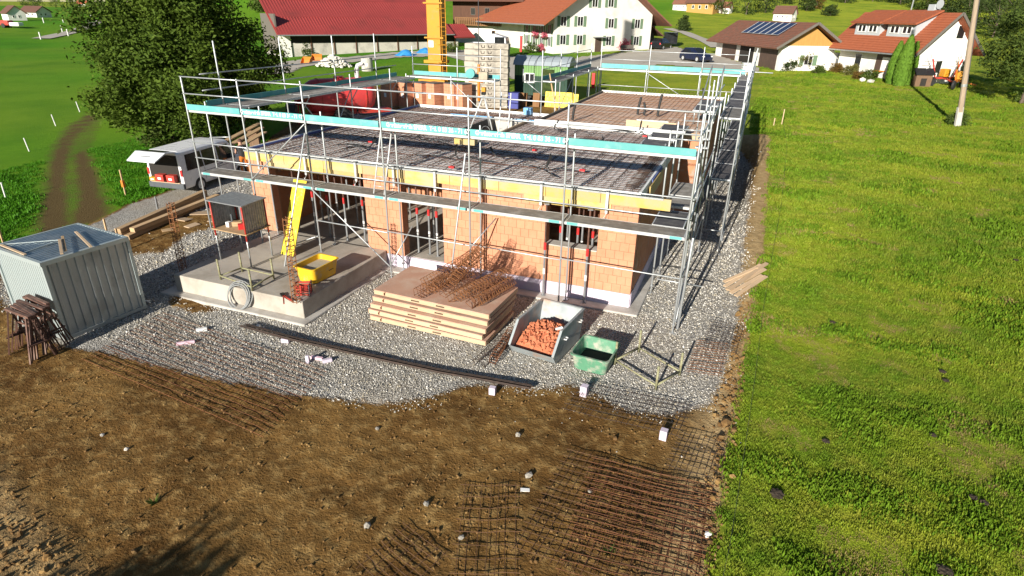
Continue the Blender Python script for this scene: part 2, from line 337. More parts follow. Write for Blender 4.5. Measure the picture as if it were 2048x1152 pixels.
track_c = gp((70, 470), (85, 400), (95, 340), (108, 290), (135, 250), (190, 220), (208, 232), (178, 300), (198, 350), (212, 400), (226, 432), (190, 445))
track_b = gp((140, 450), (158, 400), (158, 350), (150, 310), (168, 300), (190, 350), (205, 400), (214, 428), (190, 445))
def axis(a, b, st, far, n): 
    core = np.arange(a, b, st); g = np.geomspace(st, far, n)
    return np.concatenate([[a-9000, a-4500, a-2200], a-np.cumsum(g)[::-1], core, b+np.cumsum(g), [b+2200, b+4500, b+9000]])
xs = axis(-30, 6, 0.08, 90, 70); ys = axis(-11.5, 9.0, 0.075, 90, 70)
X, Y = np.meshgrid(xs, ys, indexing='xy'); xf = X.ravel(); yf = Y.ravel()
z = terrain(xf, yf)
near = (abs(xf) < 90) & (abs(yf) < 120)
sg = np.full(xf.shape, -5.0); sd = sg.copy(); st_ = sg.copy()
sg[near] = poly_sdf(xf[near], yf[near], gravel_poly); sd[near] = poly_sdf(xf[near], yf[near], dirt_poly)
sp = np.maximum(poly_sdf(xf[near], yf[near], patch_poly), poly_sdf(xf[near], yf[near], patch2_poly)); sg[near] = np.minimum(sg[near], -sp+0.05)
st_[near] = np.maximum(np.maximum(poly_sdf(xf[near], yf[near], track_a), poly_sdf(xf[near], yf[near], track_b))+0.12, np.minimum(poly_sdf(xf[near], yf[near], track_c)*1.5, -0.06))
fine = (xf > -22) & (xf < 8) & (yf > -16) & (yf < 8)
dz = np.zeros(xf.shape); xn, yn = xf[fine], yf[fine]
wd = sst(0, 0.3, sd[fine]); wg = sst(0, 0.3, sg[fine])
rel = 0.12*fbm(xn*0.9, yn*0.9, 3, 21)+0.045*fbm(xn*3.5, yn*3.5, 3, 31)+0.028*fbm(xn*10, yn*10, 2, 41)
heap = sst(0.0, -0.5, (xn+10.8)*0.2487+(yn+9.75)*0.9686)*sst(-4.6, -6.2, xn)
rel = rel*(1+0.5*heap)+heap*0.03*abs(fbm(xn*5, yn*5, 2, 51))*2
# tyre ruts and tread marks in the soil
rut = np.exp(-(((xn+10.8)*0.2487+(yn+9.75)*0.9686-0.12)/0.07)**2)*(0.5+0.5*np.sign(np.sin((xn*0.97-yn*0.25)*22)))*sst(-3.6, -6, xn)
rel = rel-0.018*rut-0.16*np.clip(fbm(xn*2.6, yn*2.6, 3, 101)-0.17, 0, 0.3)-0.07*np.clip(fbm(xn*7, yn*7, 2, 111)-0.16, 0, 0.3)
bankw = np.exp(-((xn-bank_x(yn)-0.3)/0.35)**2)
rel = rel+bankw*0.12*fbm(xn*4.5, yn*4.5, 3, 61)
footing = (xn > -15) & (xn < -0.9) & (yn > 0.3) & (yn < 8)
g_rel = 0.05*fbm(xn*1.1, yn*1.1, 2, 71)+0.03*fbm(xn*8, yn*8, 2, 81)
dz[fine] = (rel*(1-wg)*wd+g_rel*wg)*np.where(footing, 0.2, 1)+(1-wd)*0.05*fbm(xn*2, yn*2, 3, 91)
z = z+dz
nx, ny = len(xs), len(ys)
idx = np.arange(nx*ny).reshape(ny, nx)
quads = np.stack([idx[:-1, :-1], idx[:-1, 1:], idx[1:, 1:], idx[1:, :-1]], -1).reshape(-1, 4)
me = bpy.data.meshes.new('ground'); me.vertices.add(nx*ny); me.vertices.foreach_set('co', np.stack([xf, yf, z], -1).ravel())
me.loops.add(quads.size); me.loops.foreach_set('vertex_index', quads.ravel()); me.polygons.add(len(quads))
me.polygons.foreach_set('loop_start', np.arange(0, quads.size, 4)); me.polygons.foreach_set('loop_total', np.full(len(quads), 4)); me.update(calc_edges=True)
tone = sst(-14, -26, xf)*(yf < 600)
dryz = np.exp(-((sd-0.3)/0.5)**2)*(xf > 0.3)*(yf < 26)*(yf > -12)+0.5*sst(0.1, -0.5, (xf+10.8)*0.2487+(yf+9.75)*0.9686)*sst(-4.6, -6.2, xf)*(xf > -20)
for nm, arr in (('gravel_zone', np.clip(sg, -3, 3)), ('soil_zone', np.clip(sd, -3, 3)), ('track_zone', np.clip(st_, -3, 3)), ('lush', tone), ('dry_soil', dryz)):
    me.attributes.new(nm, 'FLOAT', 'POINT').data.foreach_set('value', arr.astype(np.float32))
me.shade_smooth()
def soil_color(t, v):
    a = t.noise(v, 0.45, 4); b = t.noise(v, 4.0, 5, 0.65); c = t.noise(v, 22.0, 3, 0.7)
    col = t.mix(t.ramp(a, 0.35, 0.65), (0.115, 0.058, 0.016), (0.215, 0.12, 0.036))
    col = t.mix(t.ramp(b, 0.48, 0.74, 0, 0.9), col, (0.38, 0.25, 0.095)); col = t.mix(t.ramp(c, 0.5, 0.8, 0, 0.7), col, (0.10, 0.06, 0.027))
    return col, b, c
t = NT('groundmat'); v = t.coord('World')
def attr(n): o = t.n('ShaderNodeAttribute'); o.attribute_name = n; return o.outputs['Fac']
n1 = t.noise(v, 1.1, 5, 0.65); n2 = t.noise(v, 9.0, 3, 0.6)
edge = t.math('ADD', t.math('MULTIPLY', t.math('SUBTRACT', n1, 0.5), 1.1), t.math('MULTIPLY', t.math('SUBTRACT', n2, 0.5), 0.9))
fgr = t.ramp(t.math('ADD', attr('gravel_zone'), t.math('MULTIPLY', edge, 0.45)), -0.07, 0.07)
fso = t.ramp(t.math('ADD', attr('soil_zone'), t.math('MULTIPLY', edge, 0.3)), -0.04, 0.04)
ftr = t.ramp(t.math('ADD', attr('track_zone'), t.math('MULTIPLY', edge, 0.7)), -0.3, 0.25, 0, 0.95)
soil, sb, sc = soil_color(t, v)
soil = t.mix(t.math('MULTIPLY', attr('dry_soil'), t.ramp(sb, 0.3, 0.6, 0.5, 1.0), True), soil, (0.46, 0.33, 0.165))
# gravel
vo = t.n('ShaderNodeTexVoronoi'); vo.inputs['Scale'].default_value = 32; t.l(v, vo.inputs['Vector'])
bw = t.n('ShaderNodeSeparateColor'); t.l(vo.outputs['Color'], bw.inputs[0])
gcol = t.mix(t.ramp(bw.outputs[0], 0.1, 0.9), (0.30, 0.285, 0.255), (0.62, 0.60, 0.56)); gcol = t.mix(t.ramp(vo.outputs['Distance'], 0.3, 0.65, 0, 0.6), gcol, (0.12, 0.11, 0.09))
gd = t.noise(v, 0.5, 4, 0.6); gcol = t.mix(t.ramp(gd, 0.45, 0.75, 0, 0.55), gcol, (0.30, 0.25, 0.18))
# grass
ga = t.noise(t.coord('World', (0.5, 1.0, 1.0)), 0.32, 4, 0.6); gb = t.noise(v, 2.2, 4, 0.6); gc = t.noise(v, 30.0, 3, 0.7); gf = t.noise(v, 0.02, 3)
dry = t.mix(t.ramp(ga, 0.38, 0.62), (0.30, 0.365, 0.026), (0.135, 0.235, 0.016)); dry = t.mix(t.ramp(gb, 0.4, 0.75, 0, 0.7), dry, (0.38, 0.345, 0.045))
lush = t.mix(t.ramp(gb, 0.35, 0.7), (0.065, 0.235, 0.006), (0.10, 0.28, 0.010)); lush = t.mix(t.ramp(gf, 0.4, 0.6, 0, 0.6), lush, (0.19, 0.28, 0.02)); gm_ = t.noise(v, 0.11, 4, 0.6); lush = t.mix(t.ramp(gm_, 0.45, 0.65, 0, 0.55), lush, (0.05, 0.17, 0.006))
gr = t.mix(attr('lush'), dry, lush); gr = t.mix(t.ramp(gc, 0.45, 0.8, 0, 0.4), gr, (0.06, 0.10, 0.008))
col = t.mix(ftr, gr, (0.12, 0.075, 0.034)); col = t.mix(fso, col, soil); col = t.mix(fgr, col, gcol)
t.l(col, t.p.inputs['Base Color']); t.p.inputs['Roughness'].default_value = 0.95; t.p.inputs['Specular IOR Level'].default_value = 0.1
hb = t.mix(fso, t.math('MULTIPLY', gc, 1.6), t.math('ADD', t.math('MULTIPLY', sc, 0.9), t.math('MULTIPLY', sb, 1.4)))
hb = t.mix(fgr, hb, t.math('SUBTRACT', 1.0, vo.outputs['Distance'])); t.bump(hb, 0.9, 0.035)
ground = struct(mk('ground', me, 'groundmat'))
def gz(x, y):
    """height of the finished ground sheet"""
    i = int(np.clip(np.searchsorted(xs, x)-1, 0, nx-2)); j = int(np.clip(np.searchsorted(ys, y)-1, 0, ny-2))
    fx = (x-xs[i])/(xs[i+1]-xs[i]); fy = (y-ys[j])/(ys[j+1]-ys[j]); Z = z.reshape(ny, nx)
    return float((Z[j, i]*(1-fx)+Z[j, i+1]*fx)*(1-fy)+(Z[j+1, i]*(1-fx)+Z[j+1, i+1]*fx)*fy)
def gzv(x, y):
    i = np.clip(np.searchsorted(xs, x)-1, 0, nx-2); j = np.clip(np.searchsorted(ys, y)-1, 0, ny-2); Z = z.reshape(ny, nx)
    fx = (x-xs[i])/(xs[i+1]-xs[i]); fy = (y-ys[j])/(ys[j+1]-ys[j])
    return (Z[j, i]*(1-fx)+Z[j, i+1]*fx)*(1-fy)+(Z[j+1, i]*(1-fx)+Z[j+1, i+1]*fx)*fy

# ------------------------------------------------------------------ loose stuff: gravel stones, soil clods, grass
def scatter(name, P, scl, rot, pick, protos, label, cat):
    me = bpy.data.meshes.new(name); me.vertices.add(len(P)); me.vertices.foreach_set('co', np.asarray(P, np.float32).ravel())
    me.attributes.new('scl', 'FLOAT', 'POINT').data.foreach_set('value', np.asarray(scl, np.float32))
    me.attributes.new('rot', 'FLOAT_VECTOR', 'POINT').data.foreach_set('vector', np.asarray(rot, np.float32).ravel())
    me.attributes.new('pick', 'INT', 'POINT').data.foreach_set('value', np.asarray(pick, np.int32))
    o = mk(name, me); ng = bpy.data.node_groups.new(name, 'GeometryNodeTree')
    ng.interface.new_socket('Geometry', in_out='INPUT', socket_type='NodeSocketGeometry'); ng.interface.new_socket('Geometry', in_out='OUTPUT', socket_type='NodeSocketGeometry')
    gi = ng.nodes.new('NodeGroupInput'); go = ng.nodes.new('NodeGroupOutput'); ip = ng.nodes.new('GeometryNodeInstanceOnPoints'); jn = ng.nodes.new('GeometryNodeJoinGeometry')
    for p in reversed(protos):
        oi = ng.nodes.new('GeometryNodeObjectInfo'); oi.inputs['Object'].default_value = p; oi.inputs['As Instance'].default_value = True; ng.links.new(oi.outputs['Geometry'], jn.inputs[0])
    def na(n, ty): a = ng.nodes.new('GeometryNodeInputNamedAttribute'); a.data_type = ty; a.inputs[0].default_value = n; return a.outputs[0]
    ip.inputs['Pick Instance'].default_value = True
    ng.links.new(gi.outputs[0], ip.inputs['Points']); ng.links.new(jn.outputs[0], ip.inputs['Instance'])
    ng.links.new(na('pick', 'INT'), ip.inputs['Instance Index']); ng.links.new(na('rot', 'FLOAT_VECTOR'), ip.inputs['Rotation']); ng.links.new(na('scl', 'FLOAT'), ip.inputs['Scale'])
    ng.links.new(ip.outputs[0], go.inputs[0]); md = o.modifiers.new('scatter', 'NODES'); md.node_group = ng
    return tag(o, label, cat, kind='stuff')
def in_view(x, y, zz, m=1.06):
    d = np.stack([x-CAM.x, y-CAM.y, zz-CAM.z], -1); f = d@np.array(FW); u = d@np.array(RT)/f*FPX; v_ = d@np.array(UP)/f*FPX
    return (f > 1) & (abs(u) < 1024*m) & (abs(v_) < 576*m)
def proto(name, vs, fs, m):
    me = bpy.data.meshes.new(name); me.from_pydata(vs, [], fs); me.update(); me.materials.append(MAT[m]); return bpy.data.objects.new(name, me)
def stone_mesh(seed, flat=0.65):
    rg = random.Random(seed); bm = bmesh.new(); bmesh.ops.create_icosphere(bm, subdivisions=1, radius=1)
    for a in bm.verts: a.co *= rg.uniform(0.72, 1.15); a.co.z *= flat
    vs = [tuple(a.co) for a in bm.verts]; fs = [tuple(q.index for q in f.verts) for f in bm.faces]; bm.free(); return vs, fs
t = NT('pebble'); oi = t.n('ShaderNodeObjectInfo'); cr = t.n('ShaderNodeValToRGB'); t.l(oi.outputs['Random'], cr.inputs[0])
cr.color_ramp.elements[0].color = (0.15, 0.14, 0.12, 1); cr.color_ramp.elements[1].color = (0.72, 0.70, 0.65, 1)
for pos, c in ((0.2, (0.24, 0.225, 0.19, 1)), (0.45, (0.44, 0.42, 0.375, 1)), (0.6, (0.40, 0.345, 0.24, 1)), (0.8, (0.58, 0.56, 0.52, 1))): e = cr.color_ramp.elements.new(pos); e.color = c
t.l(cr.outputs[0], t.p.inputs['Base Color']); t.p.inputs['Roughness'].default_value = 0.9
t = NT('clod'); v = t.coord('World'); c, _, _ = soil_color(t, v); t.l(c, t.p.inputs['Base Color']); t.p.inputs['Roughness'].default_value = 0.95
rng = np.random.default_rng(3)
stones = [proto('pebble_%d' % k, *stone_mesh(k), 'pebble') for k in range(5)]
N = 330000; px_ = rng.uniform(-20, 1.9, N); py_ = rng.uniform(-6, 24, N)
dist = np.hypot(px_-CAM.x, py_-CAM.y); keep = rng.random(N) < np.clip((13.0/dist)**1.9, 0.03, 1)
keep &= ~((px_ > -14.6) & (px_ < -1.2) & (py_ > 0.6)) & ~((px_ > -13.9) & (px_ < -9.2) & (py_ > -3.3)); px_, py_ = px_[keep], py_[keep]
e = poly_sdf(px_, py_, gravel_poly); sp = np.maximum(poly_sdf(px_, py_, patch_poly), poly_sdf(px_, py_, patch2_poly)); e = np.minimum(e, -sp)+0.9*fbm(px_*1.1, py_*1.1, 3, 7)
pr_ = np.clip(0.5+e*1.6, 0.015, 1); keep = (rng.random(len(px_)) < pr_) & (e > -1.5); keep[e < -0.35] &= rng.random((e < -0.35).sum()) < 0.4
px_, py_ = px_[keep], py_[keep]; pz = gzv(px_, py_); k = in_view(px_, py_, pz); px_, py_, pz = px_[k], py_[k], pz[k]
dd = np.hypot(px_-CAM.x, py_-CAM.y); n = len(px_); sc_ = rng.uniform(0.009, 0.019, n)*np.clip(dd/13, 1, 2.0)*np.where(rng.random(n) < 0.06, 1.5, 1)
scatter('gravel', np.stack([px_, py_, pz+sc_*0.3], -1), sc_, rng.uniform(0, 6.28, (n, 3))*[0.2, 0.2, 1], rng.integers(0, 5, n), stones, 'loose pale grey gravel spread around the brick shell', 'gravel')
clods = [proto('clod_%d' % k, *stone_mesh(k+20, 0.8), 'clod') for k in range(4)]
N = 90000; px_ = rng.uniform(-19, 2.3, N); py_ = rng.uniform(-12.5, 3, N); e = poly_sdf(px_, py_, dirt_poly); eg = poly_sdf(px_, py_, gravel_poly)
hp = sst(0.0, -0.3, (px_+10.8)*0.2487+(py_+9.75)*0.9686)*sst(-4.6, -6.2, px_); bk = np.exp(-((px_-bank_x(py_)-0.25)/0.3)**2)
pr_ = np.clip(0.05+0.35*np.clip(fbm(px_*0.7, py_*0.7, 3, 17)*3, 0, 1)+0.3*hp+0.8*bk, 0, 1); keep = (e > -0.1) & (eg < 0) & (rng.random(N) < pr_); px_, py_, hp, bk = px_[keep], py_[keep], hp[keep], bk[keep]
pz = gzv(px_, py_); k = in_view(px_, py_, pz); px_, py_, pz, hp, bk = px_[k], py_[k], pz[k], hp[k], bk[k]; n = len(px_)
sc_ = rng.gamma(2.0, 0.0052, n)*(1+0.9*hp+1.1*bk)+0.004
scatter('soil_clods', np.stack([px_, py_, pz+sc_*0.25], -1), sc_, rng.uniform(0, 6.28, (n, 3)), rng.integers(0, 4, n), clods, 'crumbly brown soil clods along the bank and on the bare soil', 'soil')
# grass tufts
t = NT('blade'); v = t.coord('World'); ga = t.noise(t.coord('World', (0.5, 1, 1)), 0.32, 4, 0.6); gb = t.noise(v, 2.2, 4, 0.6); oi = t.n('ShaderNodeObjectInfo')
c = t.mix(t.ramp(ga, 0.38, 0.62), (0.28, 0.345, 0.024), (0.125, 0.225, 0.014)); c = t.mix(t.ramp(gb, 0.42, 0.72, 0, 0.6), c, (0.38, 0.34, 0.055)); c = t.mix(t.ramp(oi.outputs['Random'], 0, 1, 0, 0.4), c, (0.11, 0.21, 0.012)); sx_ = t.n('ShaderNodeSeparateXYZ'); t.l(v, sx_.inputs[0]); c = t.mix(t.ramp(sx_.outputs[0], -14, -22), c, (0.07, 0.22, 0.008))
t.l(c, t.p.inputs['Base Color']); t.p.inputs['Roughness'].default_value = 0.6; t.p.inputs['Specular IOR Level'].default_value = 0.2
tr = t.n('ShaderNodeBsdfTranslucent'); t.l(c, tr.inputs[0]); mx = t.n('ShaderNodeMixShader'); mx.inputs[0].default_value = 0.3; t.l(t.p.outputs[0], mx.inputs[1]); t.l(tr.outputs[0], mx.inputs[2]); t.l(mx.outputs[0], t.t.nodes['Material Output'].inputs[0])
def tuft(seed, nb=22, hgt=0.042, spread=0.13, mt='blade', wide=1.0):
    rg = random.Random(seed); vs = []; fs = []
    for k in range(nb):
        a = rg.uniform(0, 6.28); r = spread*math.sqrt(rg.random()); x, y = r*math.cos(a), r*math.sin(a); h = hgt*rg.uniform(0.5, 1.3); b = rg.uniform(0, 6.28); l = h*rg.uniform(0.3, 1.0); wd = rg.uniform(0.004, 0.008)*wide
        nx_, ny_ = -math.sin(b)*wd, math.cos(b)*wd; o = len(vs)
        vs += [(x-nx_, y-ny_, -0.02), (x+nx_, y+ny_, -0.02), (x+math.cos(b)*l*0.4-nx_, y+math.sin(b)*l*0.4-ny_, h*0.7), (x+math.cos(b)*l*0.4+nx_, y+math.sin(b)*l*0.4+ny_, h*0.7), (x+math.cos(b)*l, y+math.sin(b)*l, h)]
        fs += [(o, o+1, o+3, o+2), (o+2, o+3, o+4)]
    return proto('tuft_%d' % seed, vs, fs, mt)
tufts = [tuft(k) for k in range(5)]
leafmat('lushblade', (0.085, 0.17, 0.010), (0.12, 0.20, 0.014), 1.2, 0.3); leafmat('thatch', (0.26, 0.19, 0.075), (0.20, 0.16, 0.06), 2.0, 0.2)
def grass_points(N, x0, x1, y0, y1, fall, ref):
    a = rng.uniform(x0, x1, N); b = rng.uniform(y0, y1, N); d = np.hypot(a-CAM.x, b-CAM.y); k = rng.random(N) < np.clip((ref/d)**fall, 0.02, 1); return a[k], b[k]
ax, ay = grass_points(260000, 1.2, 28, -9, 62, 1.75, 13.0)
bx_, by_ = grass_points(26000, -32, -16, -4, 14, 1.6, 17.0)
px_ = np.concatenate([ax, bx_]); py_ = np.concatenate([ay, by_]); e = poly_sdf(px_, py_, dirt_poly); tr_ = np.maximum(np.maximum(poly_sdf(px_, py_, track_a), poly_sdf(px_, py_, track_b)), poly_sdf(px_, py_, track_c)-0.25)
k = (e < 0.12*(rng.random(len(e))-0.5)) & (tr_ < rng.uniform(-1.0, -0.1, len(e))); px_, py_ = px_[k], py_[k]; pz = gzv(px_, py_); k = in_view(px_, py_, pz); px_, py_, pz = px_[k], py_[k], pz[k]
dd = np.hypot(px_-CAM.x, py_-CAM.y); n = len(px_); lng = np.clip((fbm(px_*0.6, py_*1.0, 5, 23)-0.04)*6, 0, 1)
sc_ = (rng.uniform(0.7, 1.2, n)+0.6*lng)*np.clip(dd/16, 0.9, 1.7); bare = fbm(px_*0.8, py_*0.8, 3, 27) < -0.17; sc_[bare] *= 0.7; pk = rng.integers(0, 5, n); lm = (rng.random(n) < 0.55*lng) & (px_ > -5); pk[lm] = 5+rng.integers(0, 3, lm.sum()); bm_ = bare & (rng.random(n) < 0.6) & (px_ > -5); pk[bm_] = 8+rng.integers(0, 2, bm_.sum())
scatter('grass', np.stack([px_, py_, pz], -1), sc_, np.stack([rng.normal(0, 0.1, n), rng.normal(0, 0.1, n), rng.uniform(0, 6.28, n)], -1), pk, tufts+[tuft(20+k, 26, 0.06, 0.15, 'lushblade', 1.5) for k in range(3)]+[tuft(30+k, 26, 0.03, 0.14, 'thatch', 1.0) for k in range(2)], 'short mown meadow grass growing beyond the cut bank', 'grass')
# ------------------------------------------------------------------ the brick shell
XL, XR, YF, YB = -14.5, -1.35, 0.95, 12.4        # outer faces of the main part
ZI, ZB, ZS = 0.45, 3.07, 3.36                     # top of the foam plinth, of the bricks, of the floor slab
house = thing('house_shell', 'unfinished orange brick house shell with rebar-covered slab inside scaffolding', 'house', (-8, 6, 0))
m = MB(); m.b(XL-0.25, XR+0.32, YF-0.42, 7.0, -0.25, 0.05); m.b(XL-0.25, XR+0.32, 7.0, YB+0.3, -0.25, 0.05)
m.build('footing', 'concrete', house, True, bevel=0.03)
m = MB(); m.b(XL+0.05, XR-0.05, YF+0.05, YB, 0.051, ZI+0.01); m.build('floor_slab', 'concretefloor', house, True)
# foam plinth boards
for x0, x1 in ((-9.28, -8.62), (-8.618, -7.2), (-7.198, -5.95), (-5.948, -4.7), (-4.698, -3.45), (-3.448, -2.4), (-2.398, XR)):
    m = MB(); m.b(x0+0.002, x1-0.002, YF-0.02, YF+0.048, 0.051, ZI); m.build('plinth_board', 'xps', house, True)
for k in range(9):
    y0 = YF+0.05+k*1.25; m = MB(); m.b(XR-0.048, XR+0.02, y0+0.002, min(y0+1.248, YB), 0.051, ZI); m.build('plinth_board', 'xps', house, True)
# bricks of the front
BW, BH, BD = 0.2515, 0.2495, 0.30
bme = {}
def brick_mesh(wd, ht):
    key = (round(wd, 3), round(ht, 3))
    if key not in bme:
        mm = MB(); g = 0.004; x0, x1, z0, z1 = g/2, wd-g/2, 0, ht-g; c = 0.006
        fr = [(x0+c, 0, z0+c), (x1-c, 0, z0+c), (x1-c, 0, z1-c), (x0+c, 0, z1-c)]; rg = [(x0, c, z0), (x1, c, z0), (x1, c, z1), (x0, c, z1)]; bk = [(a, BD, b) for a, _, b in rg]
        mm.loft([fr, rg, bk]); me = bpy.data.meshes.new('brick'); me.from_pydata(mm.v, [], mm.f); me.update(); me.materials.append(MAT['brick']); bme[key] = me
    return bme[key]
front = [(XL, -13.65, 0.56), (-9.96, -8.62, ZI), (-7.2, XR, ZI)]
WX0, WX1, WZ0, WZ1 = -3.92, -2.40, 1.58, 2.90
rb = random.Random(5)
wall_front = None
m = MB(); m.b(XL+0.01, -13.66, YF+0.02, YF+0.36, 0.56, ZB-0.005); m.b(-9.95, -8.63, YF+0.02, YF+0.36, ZI, ZB-0.005)
m.b(-7.19, WX0-0.002, YF+0.02, YF+0.36, ZI, ZB-0.005); m.b(WX1+0.002, XR-0.01, YF+0.02, YF+0.36, ZI, ZB-0.005); m.b(WX0-0.002, WX1+0.002, YF+0.02, YF+0.36, ZI, WZ0-0.01); m.b(WX0-0.002, WX1+0.002, YF+0.02, YF+0.36, WZ1+0.01, ZB-0.005)
m.build('front_wall_core', 'brickmortar', house, True)['kind'] = 'stuff'
wall_front = house
iw = MW[wall_front.name].inverted()
def lay(x0, x1, z0, z1, course0):
    zz = z0; row = course0
    while zz < z1-0.03:
        ht = min(BH, z1-zz); off = 0 if row % 2 else BW*0.5
        x = x0; first = True
        while x < x1-0.02:
            wd = off if (first and off > 0) else BW
            if x+wd > x1-0.05: wd = x1-x
            me = brick_mesh(wd, ht)
            o = mk('brick', me, None, wall_front, iw @ Vector((x, YF+rb.uniform(-0.003, 0.003), zz+0.002))); x += wd; first = False
        zz += ht; row += 1
lay(XL, -13.65, 0.565, ZB, 0); lay(-9.96, -8.62, ZI, ZB, 1)
lay(-7.2, WX0, ZI, ZB, 0); lay(WX1, XR, ZI, ZB, 1); lay(WX0, WX1, ZI, WZ0-0.005, 1)
# side walls, wing walls and the inner walls: coursed brickwork joined per wall
def brickwall(name, x0, y0, x1, y1, z0, z1, th=0.36, m='brickside', face=1):
    mm = MB(); d = Vector((x1-x0, y1-y0, 0)); L = d.length; d.normalize(); n_ = Vector((d.y, -d.x, 0))*face; row = 0; zz = z0
    c = Vector((x0, y0, 0)); mm.beam(c+d*0-n_*(th/2)+Vector((0, 0, (z0+z1)/2)), c+d*L-n_*(th/2)+Vector((0, 0, (z0+z1)/2)), th-0.012, z1-z0-0.004)
    while zz < z1-0.03:
        ht = min(BH, z1-zz); s = -(row % 2)*BW*0.5
        while s < L-0.01:
            a, b_ = max(s, 0)+0.002, min(s+BW, L)-0.002
            if b_-a > 0.02:
                p = c+d*a-n_*0.03; q = c+d*b_-n_*0.03; jit = rb.uniform(-0.003, 0.003)
                mm.beam(p+n_*(0.015+jit)+Vector((0, 0, zz+ht/2)), q+n_*(0.015+jit)+Vector((0, 0, zz+ht/2)), 0.03, ht-0.004)
            s += BW
        zz += ht; row += 1
    o = mm.build(name, m, house, True); o['kind'] = 'stuff'; return o
brickwall('side_wall', XR, 1.32, XR, YB-2.4, ZI, ZB)
brickwall('wing_side_wall', -0.6, 10.4, -0.6, 22, 0.3, 3.2)
m = MB(); m.b(-1.35, -0.61, 10.05, 10.38, 0.3, 3.2); m.build('wing_return_wall', 'brickside', house, True)
m = MB(); m.b(XL, XL+0.36, YF+0.38, YB, ZI, ZB); m.build('far_side_wall', 'brickside', house, True)
m = MB(); m.b(XL+0.4, -7.6, YB-0.36, YB, ZI, ZB); m.b(-7.9, -7.55, 6.0, YB-0.4, ZI, ZB); m.b(-7.5, XR-0.4, 5.6, 5.8, ZI, ZB); m.b(-13.2, -9.9, 6.2, 6.4, ZI, ZB); m.build('inner_wall', 'brickside', house, True)
m = MB(); m.b(-7.3, -0.62, 21.65, 22, 0.3, 3.2); m.b(-7.5, -7.2, 10.4, 22, 0.3, 3.2); m.build('wing_rear_wall', 'brickside', house, True)
# window sill mortar and jamb
m = MB(); m.b(WX0+0.002, WX1-0.002, YF-0.012, YF+0.37, WZ0-0.004, WZ0+0.025); m.build('window_sill', 'concrete', house, True)
# slab deck in four strips round the stair opening, then the wing
OX0, OX1, OY0, OY1 = -9.6, -7.95, 7.15, 10.55
t = NT('slabtop'); v = t.coord('World'); a = t.noise(v, 2.2, 5, 0.7); b = t.noise(t.coord('World', (3, 1, 1)), 4.0, 4, 0.7)
c = t.mix(t.ramp(a, 0.38, 0.6), (0.80, 0.79, 0.77), (0.58, 0.56, 0.53)); c = t.mix(t.ramp(b, 0.5, 0.68, 0, 0.55), c, (0.20, 0.17, 0.14)); t.l(c, t.p.inputs['Base Color']); t.p.inputs['Roughness'].default_value = 0.9
m = MB(); m.b(XL+0.06, OX0, YF+0.06, YB-0.06, ZB+0.002, ZS-0.07); m.b(OX1, XR-0.06, YF+0.06, 10.0, ZB+0.002, ZS-0.07); m.b(OX0, OX1, YF+0.06, OY0, ZB+0.002, ZS-0.07); m.b(OX0, OX1, OY1, YB-0.06, ZB+0.002, ZS-0.07); m.b(OX1, -7.5, 10.0, YB-0.06, ZB+0.002, ZS-0.07)
m.build('upper_slab', 'slabtop', house, True)
ZW = 3.46
t = NT('wingtop'); v = t.coord('World'); a = t.noise(v, 1.5, 5, 0.7); c = t.mix(t.ramp(a, 0.35, 0.62), (0.80, 0.76, 0.68), (0.60, 0.51, 0.40)); t.l(c, t.p.inputs['Base Color']); t.p.inputs['Roughness'].default_value = 0.9
m = MB(); m.b(-7.4, -0.66, 10.06, 21.94, 3.2, ZW-0.07); m.build('wing_slab', 'wingtop', house, True)
# foam edge strips
def strip(x0, x1, y0, y1, z0, z1, mt): mm = MB(); mm.b(x0, x1, y0, y1, z0, z1); return mm.build('edge_strip', mt, house, True)
strip(XL, XL+0.058, YF+0.062, YB, ZB+0.004, ZS+0.02, 'whitefoam'); strip(XL+0.06, XL+0.1, YF+0.064, YB-0.07, ZS-0.068, ZS+0.005, 'bluefoam')
strip(XR-0.058, XR, YF+0.062, 4.6, ZB+0.004, ZS+0.03, 'whitefoam'); strip(XR-0.058, XR, 4.602, 9.9, ZB+0.004, ZS+0.03, 'whitefoam'); strip(XR+0.002, XR+0.04, 2.6, 4.4, ZB-0.08, ZS+0.0, 'bluefoam')
strip(XL+0.06, -7.52, YB-0.058, YB+0.002, ZB+0.004, ZS+0.06, 'whitefoam'); strip(-7.5, -1.42, 10.0, 10.058, ZS-0.06, ZW+0.08, 'whitefoam'); strip(-7.48, -7.402, 10.06, 21.94, 3.2, ZW+0.03, 'woodgrey')
strip(-7.5, -0.58, 21.942, 22.02, 3.1, ZW+0.06, 'whitefoam'); strip(-0.658, -0.58, 10.06, 21.94, 3.2, ZW+0.03, 'whitefoam'); strip(-1.41, -0.6, 10.0, 10.058, 3.2, ZW+0.02, 'timberpale')
strip(-11.7, -9.55, YB-1.9, YB-1.8, ZS-0.06, ZS+0.04, 'bluepipe'); strip(-9.54, -8.6, YB-1.9, YB-1.8, ZS-0.06, ZS+0.05, 'whitefoam'); strip(-8.58, -7.6, YB-1.92, YB-1.82, ZS-0.06, ZS+0.04, 'bluepipe')
# stair opening: timber kerb and a lower landing
for x0, x1, y0, y1, mt in ((OX0-0.03, OX0+0.03, OY0, OY1, 'woodgrey'), (OX1-0.03, OX1+0.03, OY0, OY1, 'timberpale'), (OX0+0.032, OX1-0.032, OY0-0.03, OY0+0.03, 'timber'), (OX0+0.032, OX1-0.032, OY1-0.03, OY1+0.03, 'concrete')):
    mm = MB(); mm.b(x0, x1, y0, y1, ZB-0.3, ZS+0.05); mm.build('opening_kerb', mt, house, True)
for k in range(5): MB().b(OX0+0.05, OX1-0.05, OY0+0.1+k*0.42, OY0+0.47+k*0.42, ZS-0.55, ZS-0.5).build('landing_board', 'timber', house, True)
